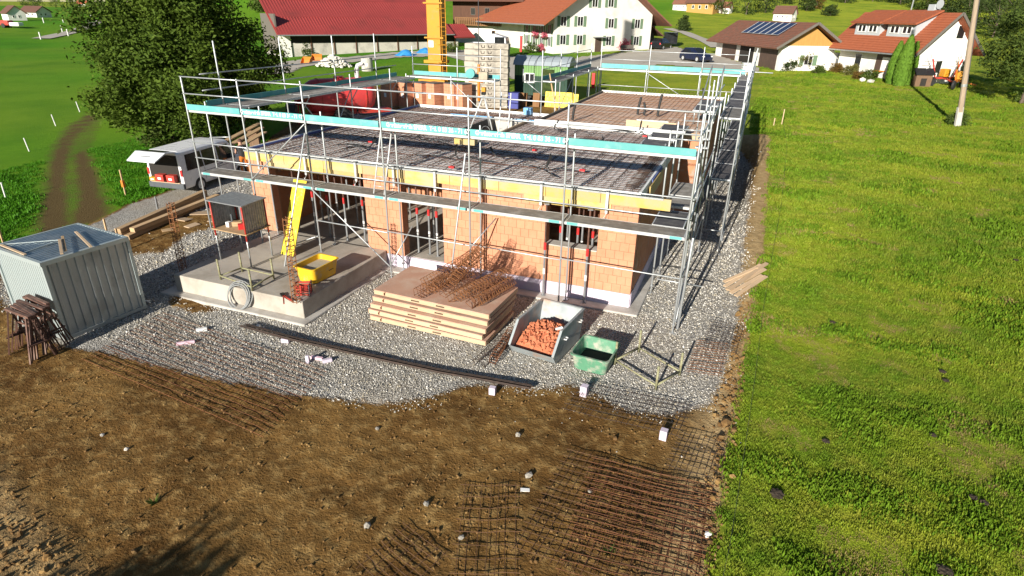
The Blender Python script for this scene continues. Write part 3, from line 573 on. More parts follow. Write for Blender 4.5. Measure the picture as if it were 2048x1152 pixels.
# formwork along the front edge
xs_f = [XL, -12.9, -11.35, -9.9, -8.4, -6.9, -5.35, -3.95, -2.4, -0.55]
for k in range(len(xs_f)-1):
    x0, x1 = xs_f[k]+0.006, xs_f[k+1]-0.006; mm = MB(); mm.b(x0, x1, YF-0.075, YF-0.045, ZB-0.06, ZS-0.02); mm.build('formwork_board', 'yellowply', house, True)
for x0, x1, z0 in ((-13.64, -11.4, -0.26), (-11.38, -10.0, -0.24), (-8.6, -7.3, -0.22), (-4.6, -3.3, -0.28), (-3.28, -2.1, -0.27)):
    mm = MB(); mm.b(x0, x1, YF-0.04, YF-0.012, ZB+z0, ZB-0.062); mm.build('formwork_board', 'yellowply', house, True)
m = MB(); m.b(XL, -0.75, YF-0.11, YF-0.077, ZS-0.075, ZS+0.0); m.build('formwork_rail', 'galv', house, True)
m = MB(); m.b(XL, XR, YF-0.03, YF+0.055, ZS-0.06, ZS+0.012); m.build('edge_strip', 'whitefoam', house, True)
m = MB(); m.b(XR+0.05, XR+0.085, 2.0, 4.4, ZB-0.14, ZS-0.05); m.build('formwork_board', 'yellowply', house, True)
for x in (-13.9, -12.0, -10.1, -8.75, -7.35, -5.9, -4.05, -2.2):
    mm = MB(); mm.b(x-0.035, x+0.035, YF-0.17, YF-0.115, ZB-0.30, ZS+0.05); mm.b(x-0.02, x+0.02, YF-0.114, YF+0.1, ZS+0.015, ZS+0.04); mm.tube([(x, YF-0.14, ZB-0.3), (x-0.05, YF-0.2, ZB-0.42), (x+0.02, YF-0.1, ZB-0.5), (x+0.02, YF-0.01, ZB-0.5)], 0.012, 5); mm.build('formwork_clamp', 'alu', house, True)
# reinforcement of the slab: joined, too fine to pick apart
def bars(name, mt, segs, r):
    mm = MB()
    for s in segs: mm.tube(s, r, 4, False)
    o = mm.build(name, mt, house, True); o['kind'] = 'stuff'; return o
def clip_open(a, b, c, along_x):
    if along_x: return [(a, OX0-0.1), (OX1+0.1, b)] if OY0-0.05 < c < OY1+0.05 else [(a, b)]
    return [(a, OY0-0.1), (OY1+0.1, b)] if OX0-0.05 < c < OX1+0.05 else [(a, b)]
rr = random.Random(9); s1 = []; s2 = []; s3 = []; s4 = []
def wav(p, q, amp=0.02, n=9):
    out = []
    for i in range(n):
        f = i/(n-1); out.append((p[0]+(q[0]-p[0])*f+rr.uniform(-amp, amp), p[1]+(q[1]-p[1])*f+rr.uniform(-amp, amp), p[2]+(q[2]-p[2])*f+rr.uniform(-0.012, 0.012)))
    return out
y = YF+0.2
while y < YB-0.15:
    xe = XR-0.12 if y < 9.9 else -7.65
    for a, b in clip_open(XL+0.15, xe, y, True):
        zz = ZS-0.045; s1.append(wav((a, y, zz), (b, y, zz)))
        if rr.random() < 0.35: s3.append(wav((a+rr.uniform(0, 4), y+rr.uniform(-0.05, 0.05), zz+0.03), (b-rr.uniform(0, 4), y+rr.uniform(-0.1, 0.1), zz+0.03)))
    y += 0.2
x = XL+0.2
while x < XR-0.1:
    ye = 9.9 if x > -7.6 else YB-0.12
    for a, b in clip_open(YF+0.15, ye, x, False):
        zz = ZS-0.03; s2.append(wav((x, a, zz), (x, b, zz)))
        if rr.random() < 0.3: s4.append(wav((x+rr.uniform(-0.1, 0.1), a+rr.uniform(0, 3), zz+0.03), (x+rr.uniform(-0.2, 0.2), b-rr.uniform(0, 3), zz+0.03)))
    x += 0.2
bars('rebar_mesh', 'rustdark', s2, 0.0065); bars('rebar_mesh', 'rust', s1, 0.0065); bars('rebar_upper_layer', 'rust', s3+s4, 0.0065)
s1 = []; x = XL+0.5                                # lattice girders
while x < XR-0.2:
    ye = 9.8 if x > -7.6 else YB-0.2
    for a, b in clip_open(YF+0.25, ye, x, False):
        k = int((b-a)/0.2); s1.append([(x-0.04+0.08*(i % 2)*0, a+i*0.2, ZS-0.06+0.09*(i % 2)) for i in range(k)]); s1.append([(x, a, ZS+0.03), (x, b, ZS+0.03)])
    x += 0.62
bars('lattice_girder', 'rustdark', s1, 0.007)
s1 = []; y = 10.3
while y < 21.9: s1.append(wav((-7.3, y, ZW-0.05), (-0.75, y, ZW-0.05))); y += 0.24
x = -7.3; s2 = []
while x < -0.75: s2.append(wav((x, 10.2, ZW-0.035), (x, 21.85, ZW-0.035))); x += 0.24
bars('wing_rebar_mesh', 'rustlight', s1, 0.0075); bars('wing_rebar_mesh', 'rust', s2, 0.0075)
s3 = []; x = -7.2                                  # bent loops along the rear edge of the wing
while x < -0.8: s3.append([(x, 20.9, ZW+0.03), (x+0.02, 21.4, ZW+0.04), (x+0.05, 21.75, ZW+0.1), (x+0.1, 21.78, ZW+0.2), (x+0.16, 21.7, ZW+0.26), (x+0.2, 21.4, ZW+0.2)]); x += 0.17
y = 1.3
while y < 9.8: s3.append([(XR-0.5, y, ZS+0.05), (XR-0.16, y, ZS+0.06), (XR-0.12, y, ZS+0.12), (XR-0.5, y, ZS+0.14)]); y += 0.16
bars('edge_stirrups', 'rustdark', s3, 0.009)
# electrical conduits standing out of the slab
for k, (px0, py0, hgt, tw) in enumerate(((745, 300, 0.5, 0.3), (910, 322, 0.55, 0.1), (985, 318, 0.4, -0.2), (1092, 345, 0.6, 0.25), (835, 283, 0.3, 0.2), (1205, 288, 0.3, -0.1), (1108, 262, 0.5, 0.3), (1278, 268, 0.55, 0.05), (715, 232, 0.45, 0.1))):
    p = G(px0, py0, ZS); mm = MB()
    for j in range(3):
        a = rr.uniform(0, 6.28); d = Vector((math.cos(a), math.sin(a)*0.4, 0)); top = Vector((p.x+tw*0.5+j*0.02, p.y, ZS+hgt*rr.uniform(0.75, 1)))
        mm.tube([p+d*1.4+Vector((0, 0, 0.05)), p+d*0.7+Vector((rr.uniform(-.2, .2), 0.1, 0.09)), p+d*0.18+Vector((0, 0, 0.07)), p+Vector((0.02*j, 0, 0.2)), top], 0.016, 5)
    mm.build('conduit', 'black', house, True)
for px0, py0, hgt in ((1275, 228, 0.75), (1288, 230, 0.55), (1315, 232, 0.95), (1145, 240, 0.7), (1405, 195, 0.5)):
    p = G(px0, py0, ZW); mm = MB(); mm.tube([p, p+Vector((0.03, 0, hgt*0.5)), p+Vector((0.1 if hgt > 0.6 else -0.05, 0, hgt))], 0.055, 7); mm.build('conduit', 'black', house, True)
for px0, py0 in ((742, 283), (904, 334), (1290, 272), (1070, 300), (1165, 340), (880, 265)):
    p = G(px0, py0, ZS+0.08); mm = MB(); mm.box(p, (0.16, 0.12, 0.05)); mm.build('conduit_box', 'redbright', house, True)
m = MB(); p = G(1310, 242, ZW); m.b(p.x-0.9, p.x+1.1, 10.6, 10.64, ZW, ZW+0.25); m.build('recess_board', 'timberpale', house, True)
m = MB(); m.b(p.x-0.6, p.x+0.7, 11.3, 11.36, ZW, ZW+0.18); m.build('recess_board', 'whitefoam', house, True)
# terrace slab
terr = thing('terrace_slab', 'pale concrete terrace slab in front of the open corner of the shell', 'terrace', (-11.5, -1.1, 0))
m = MB(); m.b(-13.85, -9.28, -3.2, YF-0.025, -0.2, 0.56); m.build('slab', 'concretefloor', terr, True, bevel=0.02)
m = MB(); m.b(-14.2, -9.05, -3.5, YF-0.45, -0.25, 0.055); m.build('blinding', 'concrete', terr, True, bevel=0.04)
# ------------------------------------------------------------------ scaffolding
PX = dict(A=-15.67, B=-13.46, C=-11.12, D=-8.55, E=-5.85, F=-3.16, G=0.0)
D1, D2, TOP, YI = 2.65, 4.65, 5.65, 0.73
sf = thing('front_scaffold', 'grey tube scaffold with teal toe boards along the front of the brick shell', 'scaffold', (-8, 0, 0))
tube_me = {}
def pole(par, p, q, name='post', r=0.0265, m='galv'):
    """a straight tube: one shared unit mesh stretched between two points"""
    p = Vector(p); q = Vector(q)
    if r not in tube_me or True:
        key = (m, r)
        if key not in tube_me:
            mm = MB(); mm.tube([(0, 0, 0), (0, 0, 1)], r, 8); me = bpy.data.meshes.new('tube'); me.from_pydata(mm.v, [], mm.f); me.update(); me.shade_smooth(); me.materials.append(MAT[m]); tube_me[key] = me
    o = bpy.data.objects.new(name, tube_me[(m, r)]); COL.objects.link(o); o.parent = par
    iv = MW[par.name].inverted(); a = iv @ p; b = iv @ q
    o.location = a; o.rotation_mode = 'QUATERNION'; o.rotation_quaternion = (b-a).to_track_quat('Z', 'X'); o.scale = (1, 1, (b-a).length); MW[o.name] = MW[par.name]; return o
def foot(par, x, y, z):
    mm = MB(); mm.b(x-0.075, x+0.075, y-0.075, y+0.075, z, z+0.012); mm.tube([(x, y, z+0.012), (x, y, z+0.34)], 0.019, 6); mm.tube([(x, y, z+0.22), (x, y, z+0.26)], 0.045, 6); return mm.build('base_jack', 'galv', par, True)
def deck(par, x0, x1, y0, y1, z, mt='deckboard', ends=True, axis='x'):
    mm = MB(); mm.b(x0+0.03, x1-0.03, y0+0.03, y1-0.03, z-0.03, z); o = mm.build('deck', mt, par, True)
    mm = MB()
    if axis == 'x': mm.b(x0+0.03, x1-0.03, y0, y0+0.029, z-0.075, z+0.004); mm.b(x0+0.03, x1-0.03, y1-0.029, y1, z-0.075, z+0.004)
    else: mm.b(x0, x0+0.029, y0+0.03, y1-0.03, z-0.075, z+0.004); mm.b(x1-0.029, x1, y0+0.03, y1-0.03, z-0.075, z+0.004)
    if axis == 'x': mm.b(x0, x0+0.029, y0, y1, z-0.07, z-0.002); mm.b(x1-0.029, x1, y0, y1, z-0.07, z-0.002)
    else: mm.b(x0, x1, y0, y0+0.029, z-0.07, z-0.002); mm.b(x0, x1, y1-0.029, y1, z-0.07, z-0.002)
    mm.build('deck_frame', 'alu', o, True)
    if ends and axis == 'x':
        for xa, xb in ((x0+0.06, x0+0.36), (x1-0.36, x1-0.06)): q = MB(); q.b(xa, xb, y0-0.003, y0-0.0005, z-0.07, z); q.build('end_mark', 'teal', o, True)
    return o
def toe(par, p, q, z, h=0.15):
    p = Vector((*p, 0)); q = Vector((*q, 0)); mm = MB(); mm.beam(p+Vector((0, 0, z+h/2+0.01)), q+Vector((0, 0, z+h/2+0.01)), 0.03, h); return mm.build('toe_board', 'teal', par, True)
def lettering(par, x0, x1, y, z, size=0.135, body='Gerüstverleih SPERR  Tel. 0 83 36 - 71 67'):
    cu = bpy.data.curves.new('lettering', 'FONT'); cu.body = body; cu.size = size; cu.extrude = 0.001; cu.align_x = 'CENTER'; cu.offset = 0.004; cu.materials.append(MAT['lettering'])
    o = bpy.data.objects.new('lettering', cu); COL.objects.link(o); o.parent = par; iv = MW[par.name].inverted()
    o.matrix_local = iv @ (Matrix.Translation((0.5*(x0+x1), y, z)) @ Matrix.Rotation(R(90), 4, 'X') @ Matrix.Diagonal((1.0, 1.15, 1, 1)))
    bpy.context.view_layer.update(); me = bpy.data.meshes.new_from_object(o.evaluated_get(bpy.context.evaluated_depsgraph_get())); ml = o.matrix_local.copy(); bpy.data.objects.remove(o); o = mk('lettering', me, 'lettering', par); o.matrix_local = ml; return o
zb = dict(A=0.3, B=0.25, C=0.56, D=0.06, E=0.06, F=0.06, G=0.0)
for k, x in PX.items():
    z0 = zb[k] if k != 'C' else 0.56
    foot(sf, x, 0, z0); pole(sf, (x, 0, z0+0.26), (x, 0, TOP+0.03 if k != 'A' else TOP))
    zi = 0.56 if k in 'BC' else (0.06 if k not in 'AG' else z0)
    foot(sf, x, YI, zi); pole(sf, (x, YI, zi+0.26), (x, YI, D2+0.16))
    for zz in (D1, D2): pole(sf, (x, 0, zz-0.05), (x, YI, zz-0.05), 'transom', 0.02)
ks = 'ABCDEFG'
for a, b in zip(ks[:-1], ks[1:]):
    x0, x1 = PX[a], PX[b]
    for zz in (D1+0.5, D1+1.0, D2+0.5, D2+1.0): pole(sf, (x0, -0.045, zz), (x1, -0.045, zz), 'guard_rail', 0.0195)
    if a not in 'AB': pole(sf, (x0, -0.045, 1.62), (x1, -0.045, 1.58), 'guard_rail', 0.0195)
    deck(sf, x0+0.04, x1-0.04, 0.02, 0.70, D1, 'deckboard'); deck(sf, x0+0.04, x1-0.04, 0.02, 0.70, D2, 'deckboard', False)
    tb = toe(sf, (x0+0.05, -0.02), (x1-0.05, -0.02), D2, 0.17)
    if a in 'BDE': lettering(tb, x0+(0.25 if a != 'B' else -0.05), x1, -0.0375, D2+0.05, 0.148 if a != 'B' else 0.135)
for p, q in (((PX['B'], -0.06, D1), (PX['C'], -0.06, D2-0.1)), ((PX['C'], -0.06, D1-0.05), (PX['D'], -0.06, 0.5)), ((PX['C'], -0.06, 1.1), (PX['C']-1.2, -0.06, 0.6)), ((PX['D'], -0.02, 0.5), (PX['D']+0.4, YI, 1.6)), ((PX['E'], 0.0, 1.5), (PX['E']+0.45, YI+0.1, 2.2))):
    pole(sf, p, q, 'brace', 0.02)
pole(sf, (PX['C']-0.22, -1.45, 0.56), (PX['C']+0.02, -0.1, D2-0.35), 'raking_prop', 0.024); pole(sf, (PX['E']-0.32, -0.9, 0.0), (PX['E']-0.06, -0.1, D1+1.55), 'raking_prop', 0.024)
# ladder on the front deck
lad = thing('short_ladder', 'short aluminium ladder leaning on the lower deck against the slab edge', 'ladder', (-8.85, 0.3, D1))
for dx in (0, 0.36): pole(lad, (-9.1+dx, 0.22, D1), (-8.95+dx, 0.62, D1+1.85), 'stile', 0.022, 'alu')
for k in range(6): f = 0.12+k*0.15; pole(lad, (-9.1+0.15*f, 0.22+0.4*f, D1+1.85*f), (-8.74+0.15*f, 0.22+0.4*f, D1+1.85*f), 'rung', 0.014, 'alu')

# left side
sl_ = thing('left_scaffold', 'tall tube scaffold with dark teal toe board along the tree side of the shell', 'scaffold', (-15.3, 6, 0.6))
LX, LXI = -15.67, -14.95; ly = [1.5, 4.57, 7.7, 10.8]
for y in ly:
    g0 = 0.6; foot(sl_, LX, y, g0); pole(sl_, (LX, y, g0+0.26), (LX, y, 6.62)); foot(sl_, LXI, y, g0); pole(sl_, (LXI, y, g0+0.26), (LXI, y, D2+0.5)); pole(sl_, (LX, y, D2-0.05), (LXI+0.1, y, D2-0.05), 'transom', 0.02); pole(sl_, (LX, y, D1-0.05), (LXI+0.1, y, D1-0.05), 'transom', 0.02)
    mm = MB(); mm.tube([(LXI, y, D2-0.55), (LXI+0.35, y, D2-0.06)], 0.02, 6); mm.tube([(LXI, y, D2-0.06), (LXI+0.38, y, D2-0.06)], 0.025, 6); mm.build('bracket', 'galv', sl_, True)
for y0, y1 in zip([0.75]+ly, ly+[12.6]):
    for zz in (D2+0.5, D2+1.0): pole(sl_, (LX-0.03, y0, zz), (LX-0.03, y1, zz), 'guard_rail', 0.0195)
    deck(sl_, LX+0.03, LXI+0.32, y0+0.03, y1-0.03, D2, 'deckboard', False, 'y'); toe(sl_, (LX, y0+0.05), (LX, y1-0.05), D2, 0.17)
for p, q in (((LXI, 4.57, 1.0), (LXI, 7.7, D2-0.1)), ((LXI, 7.7, 1.0), (LXI, 4.7, D2-0.4))): pole(sl_, p, q, 'brace', 0.02)
pole(sl_, (-16.6, 1.5, 3.45), (-15.6, 1.5, 3.55), 'guard_rail', 0.0195)

# rear of the main part
sr = thing('rear_scaffold', 'low scaffold deck with teal toe board behind the slab beside the crane mast', 'scaffold', (-12.5, 13, 0.7))
ry = 13.0; rxs = [-15.4, -12.9, -10.6]
for x in rxs:
    for y, zt in ((ry, D2+0.1), (ry+0.72, TOP+0.35)): foot(sr, x, y, 0.7); pole(sr, (x, y, 0.96), (x, y, zt))
    pole(sr, (x, ry, D2-0.05), (x, ry+0.72, D2-0.05), 'transom', 0.02)
for x0, x1 in zip(rxs[:-1], rxs[1:]):
    deck(sr, x0+0.04, x1-0.04, ry, ry+0.7, D2, 'deckboard', False); toe(sr, (x0+0.05, ry+0.74), (x1-0.05, ry+0.74), D2, 0.18)
    for zz in (D2+0.5, D2+1.0): pole(sr, (x0, ry+0.75, zz), (x1, ry+0.75, zz), 'guard_rail', 0.0195)
    pole(sr, (x0, ry-0.03, 3.9), (x1, ry-0.03, 3.9), 'guard_rail', 0.0195)
pole(sr, (-12.9, ry-0.04, D2-0.1), (-10.9, ry-0.04, 2.9), 'brace', 0.02)

# between main part and wing
sm = thing('inner_corner_scaffold', 'scaffold bay with dark deck beside the rear wing in front of the green trailer', 'scaffold', (-8.3, 18, 0.9))
for y in (14.2, 17.2, 20.3, 23.4):
    for x, zt in ((-8.65, TOP+0.35), (-7.95, D2+0.1)): foot(sm, x, y, 0.9); pole(sm, (x, y, 1.16), (x, y, zt))
    pole(sm, (-8.65, y, D2-0.05), (-7.95, y, D2-0.05), 'transom', 0.02)
for y0, y1 in ((14.2, 17.2), (17.2, 20.3), (20.3, 23.4)):
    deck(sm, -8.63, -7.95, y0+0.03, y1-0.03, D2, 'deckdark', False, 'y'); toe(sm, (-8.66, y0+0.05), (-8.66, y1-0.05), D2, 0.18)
    for zz in (D2+0.5, D2+1.0): pole(sm, (-8.68, y0, zz), (-8.68, y1, zz), 'guard_rail', 0.0195)
pole(sm, (-7.95, 14.3, 2.9), (-7.95, 17.0, D2-0.1), 'brace', 0.02); pole(sm, (-9.6, 14.2, D2-0.05), (-8.6, 14.2, D2-0.05), 'bracket', 0.02); pole(sm, (-9.55, 14.2, D2-0.02), (-8.7, 14.2, D2-0.6), 'bracket', 0.02); pole(sm, (-9.6, 14.2, D2-0.1), (-9.6, 14.2, D2+0.5), 'post')
pole(sm, (-7.7, 13.6, 3.4), (-8.4, 14.6, D2+0.3), 'raking_board', 0.035, 'timber')

# rear of the wing
sw = thing('wing_rear_scaffold', 'scaffold with bright teal toe board behind the rear wing towards the meadow', 'scaffold', (-4, 23, 1.0))
for x in (-8.0, -5.1, -2.1, 0.3):
    for y, zt in ((22.6, D2+0.1), (23.3, TOP+0.35)): foot(sw, x, y, 0.95); pole(sw, (x, y, 1.2), (x, y, zt))
    pole(sw, (x, 22.6, D2-0.05), (x, 23.3, D2-0.05), 'transom', 0.02)
for x0, x1 in ((-8.0, -5.1), (-5.1, -2.1), (-2.1, 0.3)):
    deck(sw, x0+0.04, x1-0.04, 22.62, 23.28, D2, 'deckboard', False); toe(sw, (x0+0.05, 23.32), (x1-0.05, 23.32), D2, 0.24)
    for zz in (D2+0.5, D2+1.0): pole(sw, (x0, 23.34, zz), (x1, 23.34, zz), 'guard_rail', 0.0195)
    pole(sw, (x0, 22.57, 3.75), (x1, 22.57, 3.75), 'guard_rail', 0.0195)
pole(sw, (-5.1, 22.56, D2-0.1), (-2.3, 22.56, 3.0), 'brace', 0.02)

# right side: a near stretch close to the wall and a far stretch round the wing
sg_ = thing('right_scaffold', 'long scaffold with dark decks on two levels along the meadow side', 'scaffold', (0, 10, 0))
for y in (2.3, 3.9, 5.6):
    for x in (-0.95, -0.12): foot(sg_, x, y, 0.0); pole(sg_, (x, y, 0.26), (x, y, D2+0.16 if x < -0.5 else TOP+0.35)); 
    for zz in (D1, D2): pole(sg_, (-0.95, y, zz-0.05), (-0.12, y, zz-0.05), 'transom', 0.02)
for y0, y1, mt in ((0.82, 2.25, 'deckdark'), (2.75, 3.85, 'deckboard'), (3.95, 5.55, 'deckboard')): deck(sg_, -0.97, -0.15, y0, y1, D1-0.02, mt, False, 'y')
fy = [6.5, 9.0, 11.6, 14.2, 16.8, 19.9, 23.0]
for y in fy:
    for x, zt in ((0.02, D2+0.5 if y < 10 else D2+0.14), (0.70, TOP+0.4)): foot(sg_, x, y, 0.0 if y < 22 else 0.4); pole(sg_, (x, y, 0.26), (x, y, zt))
    for zz in (D1, D2): pole(sg_, (0.02, y, zz-0.05), (0.70, y, zz-0.05), 'transom', 0.02)
for y0, y1 in zip(fy[:-1], fy[1:]):
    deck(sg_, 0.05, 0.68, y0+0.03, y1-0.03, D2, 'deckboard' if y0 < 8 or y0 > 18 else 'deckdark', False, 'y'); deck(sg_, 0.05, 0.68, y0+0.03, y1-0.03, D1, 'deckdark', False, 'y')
    for zz in (D1+0.5, D1+1.0, D2+0.5, D2+1.0): pole(sg_, (0.74, y0, zz), (0.74, y1, zz), 'guard_rail', 0.0195)
for p, q in (((0.74, 6.5, 0.5), (0.74, 9.0, D1)), ((0.74, 11.6, D1), (0.74, 14.2, 0.4)), ((0.74, 9.0, D1), (0.74, 11.6, D2)), ((0.05, 0.05, 0.4), (0.05, 2.2, D1)), ((0.05, 3.9, D1), (0.05, 0.1, D2))): pole(sg_, p, q, 'brace', 0.02)
for zz in (D1+0.5, D1+1.0, D2+0.5, D2+1.0, 1.6): pole(sg_, (0.03, 0.05, zz), (0.03, 6.45, zz), 'guard_rail', 0.0195)
pole(sg_, (-1.3, 13.0, D2+0.95), (1.5, 12.6, D2+0.95), 'guard_rail', 0.0195); pole(sg_, (0.1, 0.2, 0.05), (0.16, 0.1, D1), 'post', 0.035); pole(sg_, (-0.7, 1.2, 0.95), (0.5, 1.4, 0.85), 'transom', 0.02); pole(sg_, (-0.05, 6.8, 0.75), (0.8, 6.8, 0.75), 'transom', 0.02)
# walkway decks and short stair between the two stretches, above the wall head
for y0, y1, z_, x0 in ((5.8, 7.0, ZS+0.32, -2.35), (7.05, 8.3, ZS+0.38, -2.25), (8.35, 9.7, ZS+0.44, -2.1), (12.5, 14.3, ZW+0.55, -1.35), (14.4, 16.2, ZW+0.55, -1.35)):
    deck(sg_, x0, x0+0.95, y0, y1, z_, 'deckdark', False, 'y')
    for xx in (x0+0.08, x0+0.87): pole(sg_, (xx, y0+0.05, ZS-0.02 if y0 < 10 else ZW), (xx, y0+0.05, z_+0.1), 'post')
for k in range(2):
    x0 = -0.62+k*0.42; mm = MB(); mm.tube([(x0, 6.6, D2-0.8), (x0, 6.7, D2+0.45), (x0, 9.4, D2+1.35), (x0, 9.5, D2+0.2)], 0.022, 6); mm.build('stair_rail', 'galv', sg_, True)
for k in range(6): mm = MB(); mm.b(-0.6, -0.2, 6.75+k*0.42, 6.98+k*0.42, D1+0.9+k*0.22, D1+0.94+k*0.22); mm.build('stair_tread', 'alu', sg_, True)
# ------------------------------------------------------------------ things on the site
def on(u, v, z=None, dz=0.0):
    p = G(u, v, z)
    return Vector((p.x, p.y, (gz(p.x, p.y) if z is None else z)+dz))
def ang(a, b): return math.atan2(b[1]-a[1], b[0]-a[0])
def height_at(p, u, v):
    """z above point p's foot that shows at pixel row v"""
    d = ray(u, v); t = ((p.x-CAM.x)*d.x+(p.y-CAM.y)*d.y)/(d.x*d.x+d.y*d.y); return CAM.z+t*d.z
def corr(mm, p, d, L, z0, z1, pitch, dep, out, duty=0.5):
    """corrugated sheet from p along unit d"""
    p = Vector(p); d = Vector(d); out = Vector(out); prof = []; s = 0
    while s < L-1e-4:
        a = pitch*(1-duty)*0.5
        for f, o in ((0, 0), (a, 0), (a+pitch*0.08, dep), (pitch-a-pitch*0.08, dep), (pitch-a, 0)):
            if s+f < L: prof.append((s+f, o))
        s += pitch
    prof.append((L, 0)); vs = []
    for zz in (z0, z1): vs += [p+d*s+out*o+Vector((0, 0, zz)) for s, o in prof]
    n = len(prof); mm.add(vs, [(i, i+1, n+i+1, n+i) for i in range(n-1)]); return mm
# --- container
ct = thing('site_container', 'small grey corrugated steel storage container with a blue-grey roof', 'container', (-13.95, -6.4, 0.0), R(-6.3))
CL, CD, CH = 2.2, 2.08, 2.1
m = MB(); corr(m, (-CL+0.06, 0.03, 0), (1, 0, 0), CL-0.12, 0.1, CH-0.08, 0.095, 0.014, (0, -1, 0)); m.build('front_wall', 'contlight', ct)
m = MB(); corr(m, (-0.03, 0.06, 0), (0, 1, 0), CD-0.12, 0.1, CH-0.08, 0.2, 0.03, (1, 0, 0), 0.45); m.build('side_wall', 'contgrey', ct)
m = MB(); corr(m, (-CL+0.03, 0.06, 0), (0, 1, 0), CD-0.12, 0.1, CH-0.08, 0.2, 0.03, (-1, 0, 0)); corr(m, (-CL+0.06, CD-0.03, 0), (1, 0, 0), CL-0.12, 0.1, CH-0.08, 0.2, 0.03, (0, 1, 0)); m.build('rear_wall', 'contgrey', ct)
for x in (-CL+0.03, -0.03):
    for y in (0.03, CD-0.03): m = MB(); m.b(x-0.045, x+0.045, y-0.045, y+0.045, 0.02, CH-0.02); m.build('corner_post', 'contlight', ct, bevel=0.008)
m = MB(); m.b(-CL, 0, -0.02, 0.05, 0.02, 0.11); m.b(-0.05, 0.02, 0.052, CD, 0.02, 0.11); m.b(-CL, -CL+0.06, 0.052, CD, 0.02, 0.11); m.build('base_frame', 'contgrey', ct)
m = MB(); m.b(-CL-0.02, 0.03, -0.035, 0.05, CH-0.09, CH+0.015); m.b(-0.05, 0.03, 0.052, CD, CH-0.09, CH+0.015); m.b(-CL-0.02, -CL+0.05, 0.052, CD, CH-0.09, CH+0.015); m.b(-CL+0.052, -0.052, CD-0.06, CD, CH-0.09, CH+0.015); m.build('roof_frame', 'contlight', ct)
m = MB(); n_ = 17
for k in range(n_):
    x0 = -CL+0.055+k*(CL-0.11)/n_; m.loft([[(x0, yy, CH-0.03), (x0+0.045, yy, CH-0.03), (x0+0.06, yy, CH+0.012), (x0+0.11, yy, CH+0.012), (x0+(CL-0.11)/n_, yy, CH-0.03)] for yy in (0.055, CD-0.065)], False, False)
m.build('roof_sheet', 'controof', ct)
m = MB(); m.beam((-CL+0.1, 0.1, CH+0.03), (-CL*0.5, CD*0.52, CH+0.04), 0.03, 0.02); m.beam((-CL*0.5, CD*0.52, CH+0.04), (-CL*0.5+0.15, 0.05, CH+0.03), 0.03, 0.02); m.build('roof_strap', 'contlight', ct)
Mc = MW[ct.name]
for k, (a, b, lab, mt) in enumerate(((( -2.0, 0.12), (-0.75, 0.06), 'pale lath on the front edge of the container roof', 'timberpale'), ((-1.35, 1.55), (0.12, 1.1), 'long light board lying across the far side of the container roof', 'timberpale'), ((-1.2, 1.15), (-0.05, 0.6), 'weathered board in the middle of the container roof', 'timber'), ((-0.95, 0.95), (0.15, 0.42), 'thin board sticking out over the container roof edge', 'timberpale'))):
    o = MB().beam((a[0], a[1], CH+0.045+0.024*k), (b[0], b[1], CH+0.045+0.024*k), 0.065, 0.022).build('roof_board', mt, bevel=0.004); o.matrix_world = Mc; tag(o, lab, 'board', 'boards on the container roof')
# --- steel trestles stacked beside the container
tp = Vector((-15.1, -7.75, 0)); td = None
def trestle(label):
    o = thing('steel_trestle', label, 'trestle', group='stacked steel trestles')
    m = MB(); m.beam((-0.5, 0, 1.1), (0.5, 0, 1.1), 0.075, 0.06); m.build('top_beam', 'steelbrown', o)
    for sx in (-1, 1):
        for sy in (-1, 1): m = MB(); m.beam((sx*0.38, sy*0.03, 1.08), (sx*0.46, sy*0.26, 0.0), 0.035, 0.03); m.build('leg', 'steelbrown', o)
        m = MB(); m.beam((sx*0.47, -0.2, 0.42), (sx*0.47, 0.2, 0.42), 0.03, 0.03); m.build('cross_bar', 'steelbrown', o)
    m = MB(); m.beam((-0.46, 0.1, 0.75), (0.46, 0.1, 0.75), 0.03, 0.03); m.build('stretcher', 'steelbrown', o)
    return o
t0 = None; order = ['nearest', 'second', 'third', 'fourth', 'fifth', 'sixth', 'seventh', 'eighth', 'ninth', 'last']
c0, c1 = G(34, 628, 1.12), G(76, 600, 1.12); tb0, tb1 = G(7, 615, 1.12), G(57, 637, 1.12); trz = ang(tb0, tb1)
for k in range(10):
    f = k/9; p = c0.lerp(c1, f); lab = 'brown rusty steel trestle, %s in the row from the picture corner towards the container' % order[k]
    if t0 is None: t0 = trestle(lab); o = t0
    else: o = dup(t0, p, label=lab)
    o.location = (p.x, p.y, gz(p.x, p.y)+0.02+0.01*(k % 3)); o.rotation_euler = (R(random.uniform(-4, 4)), R(random.uniform(-2, 2)), trz+R(random.uniform(-5, 5)))
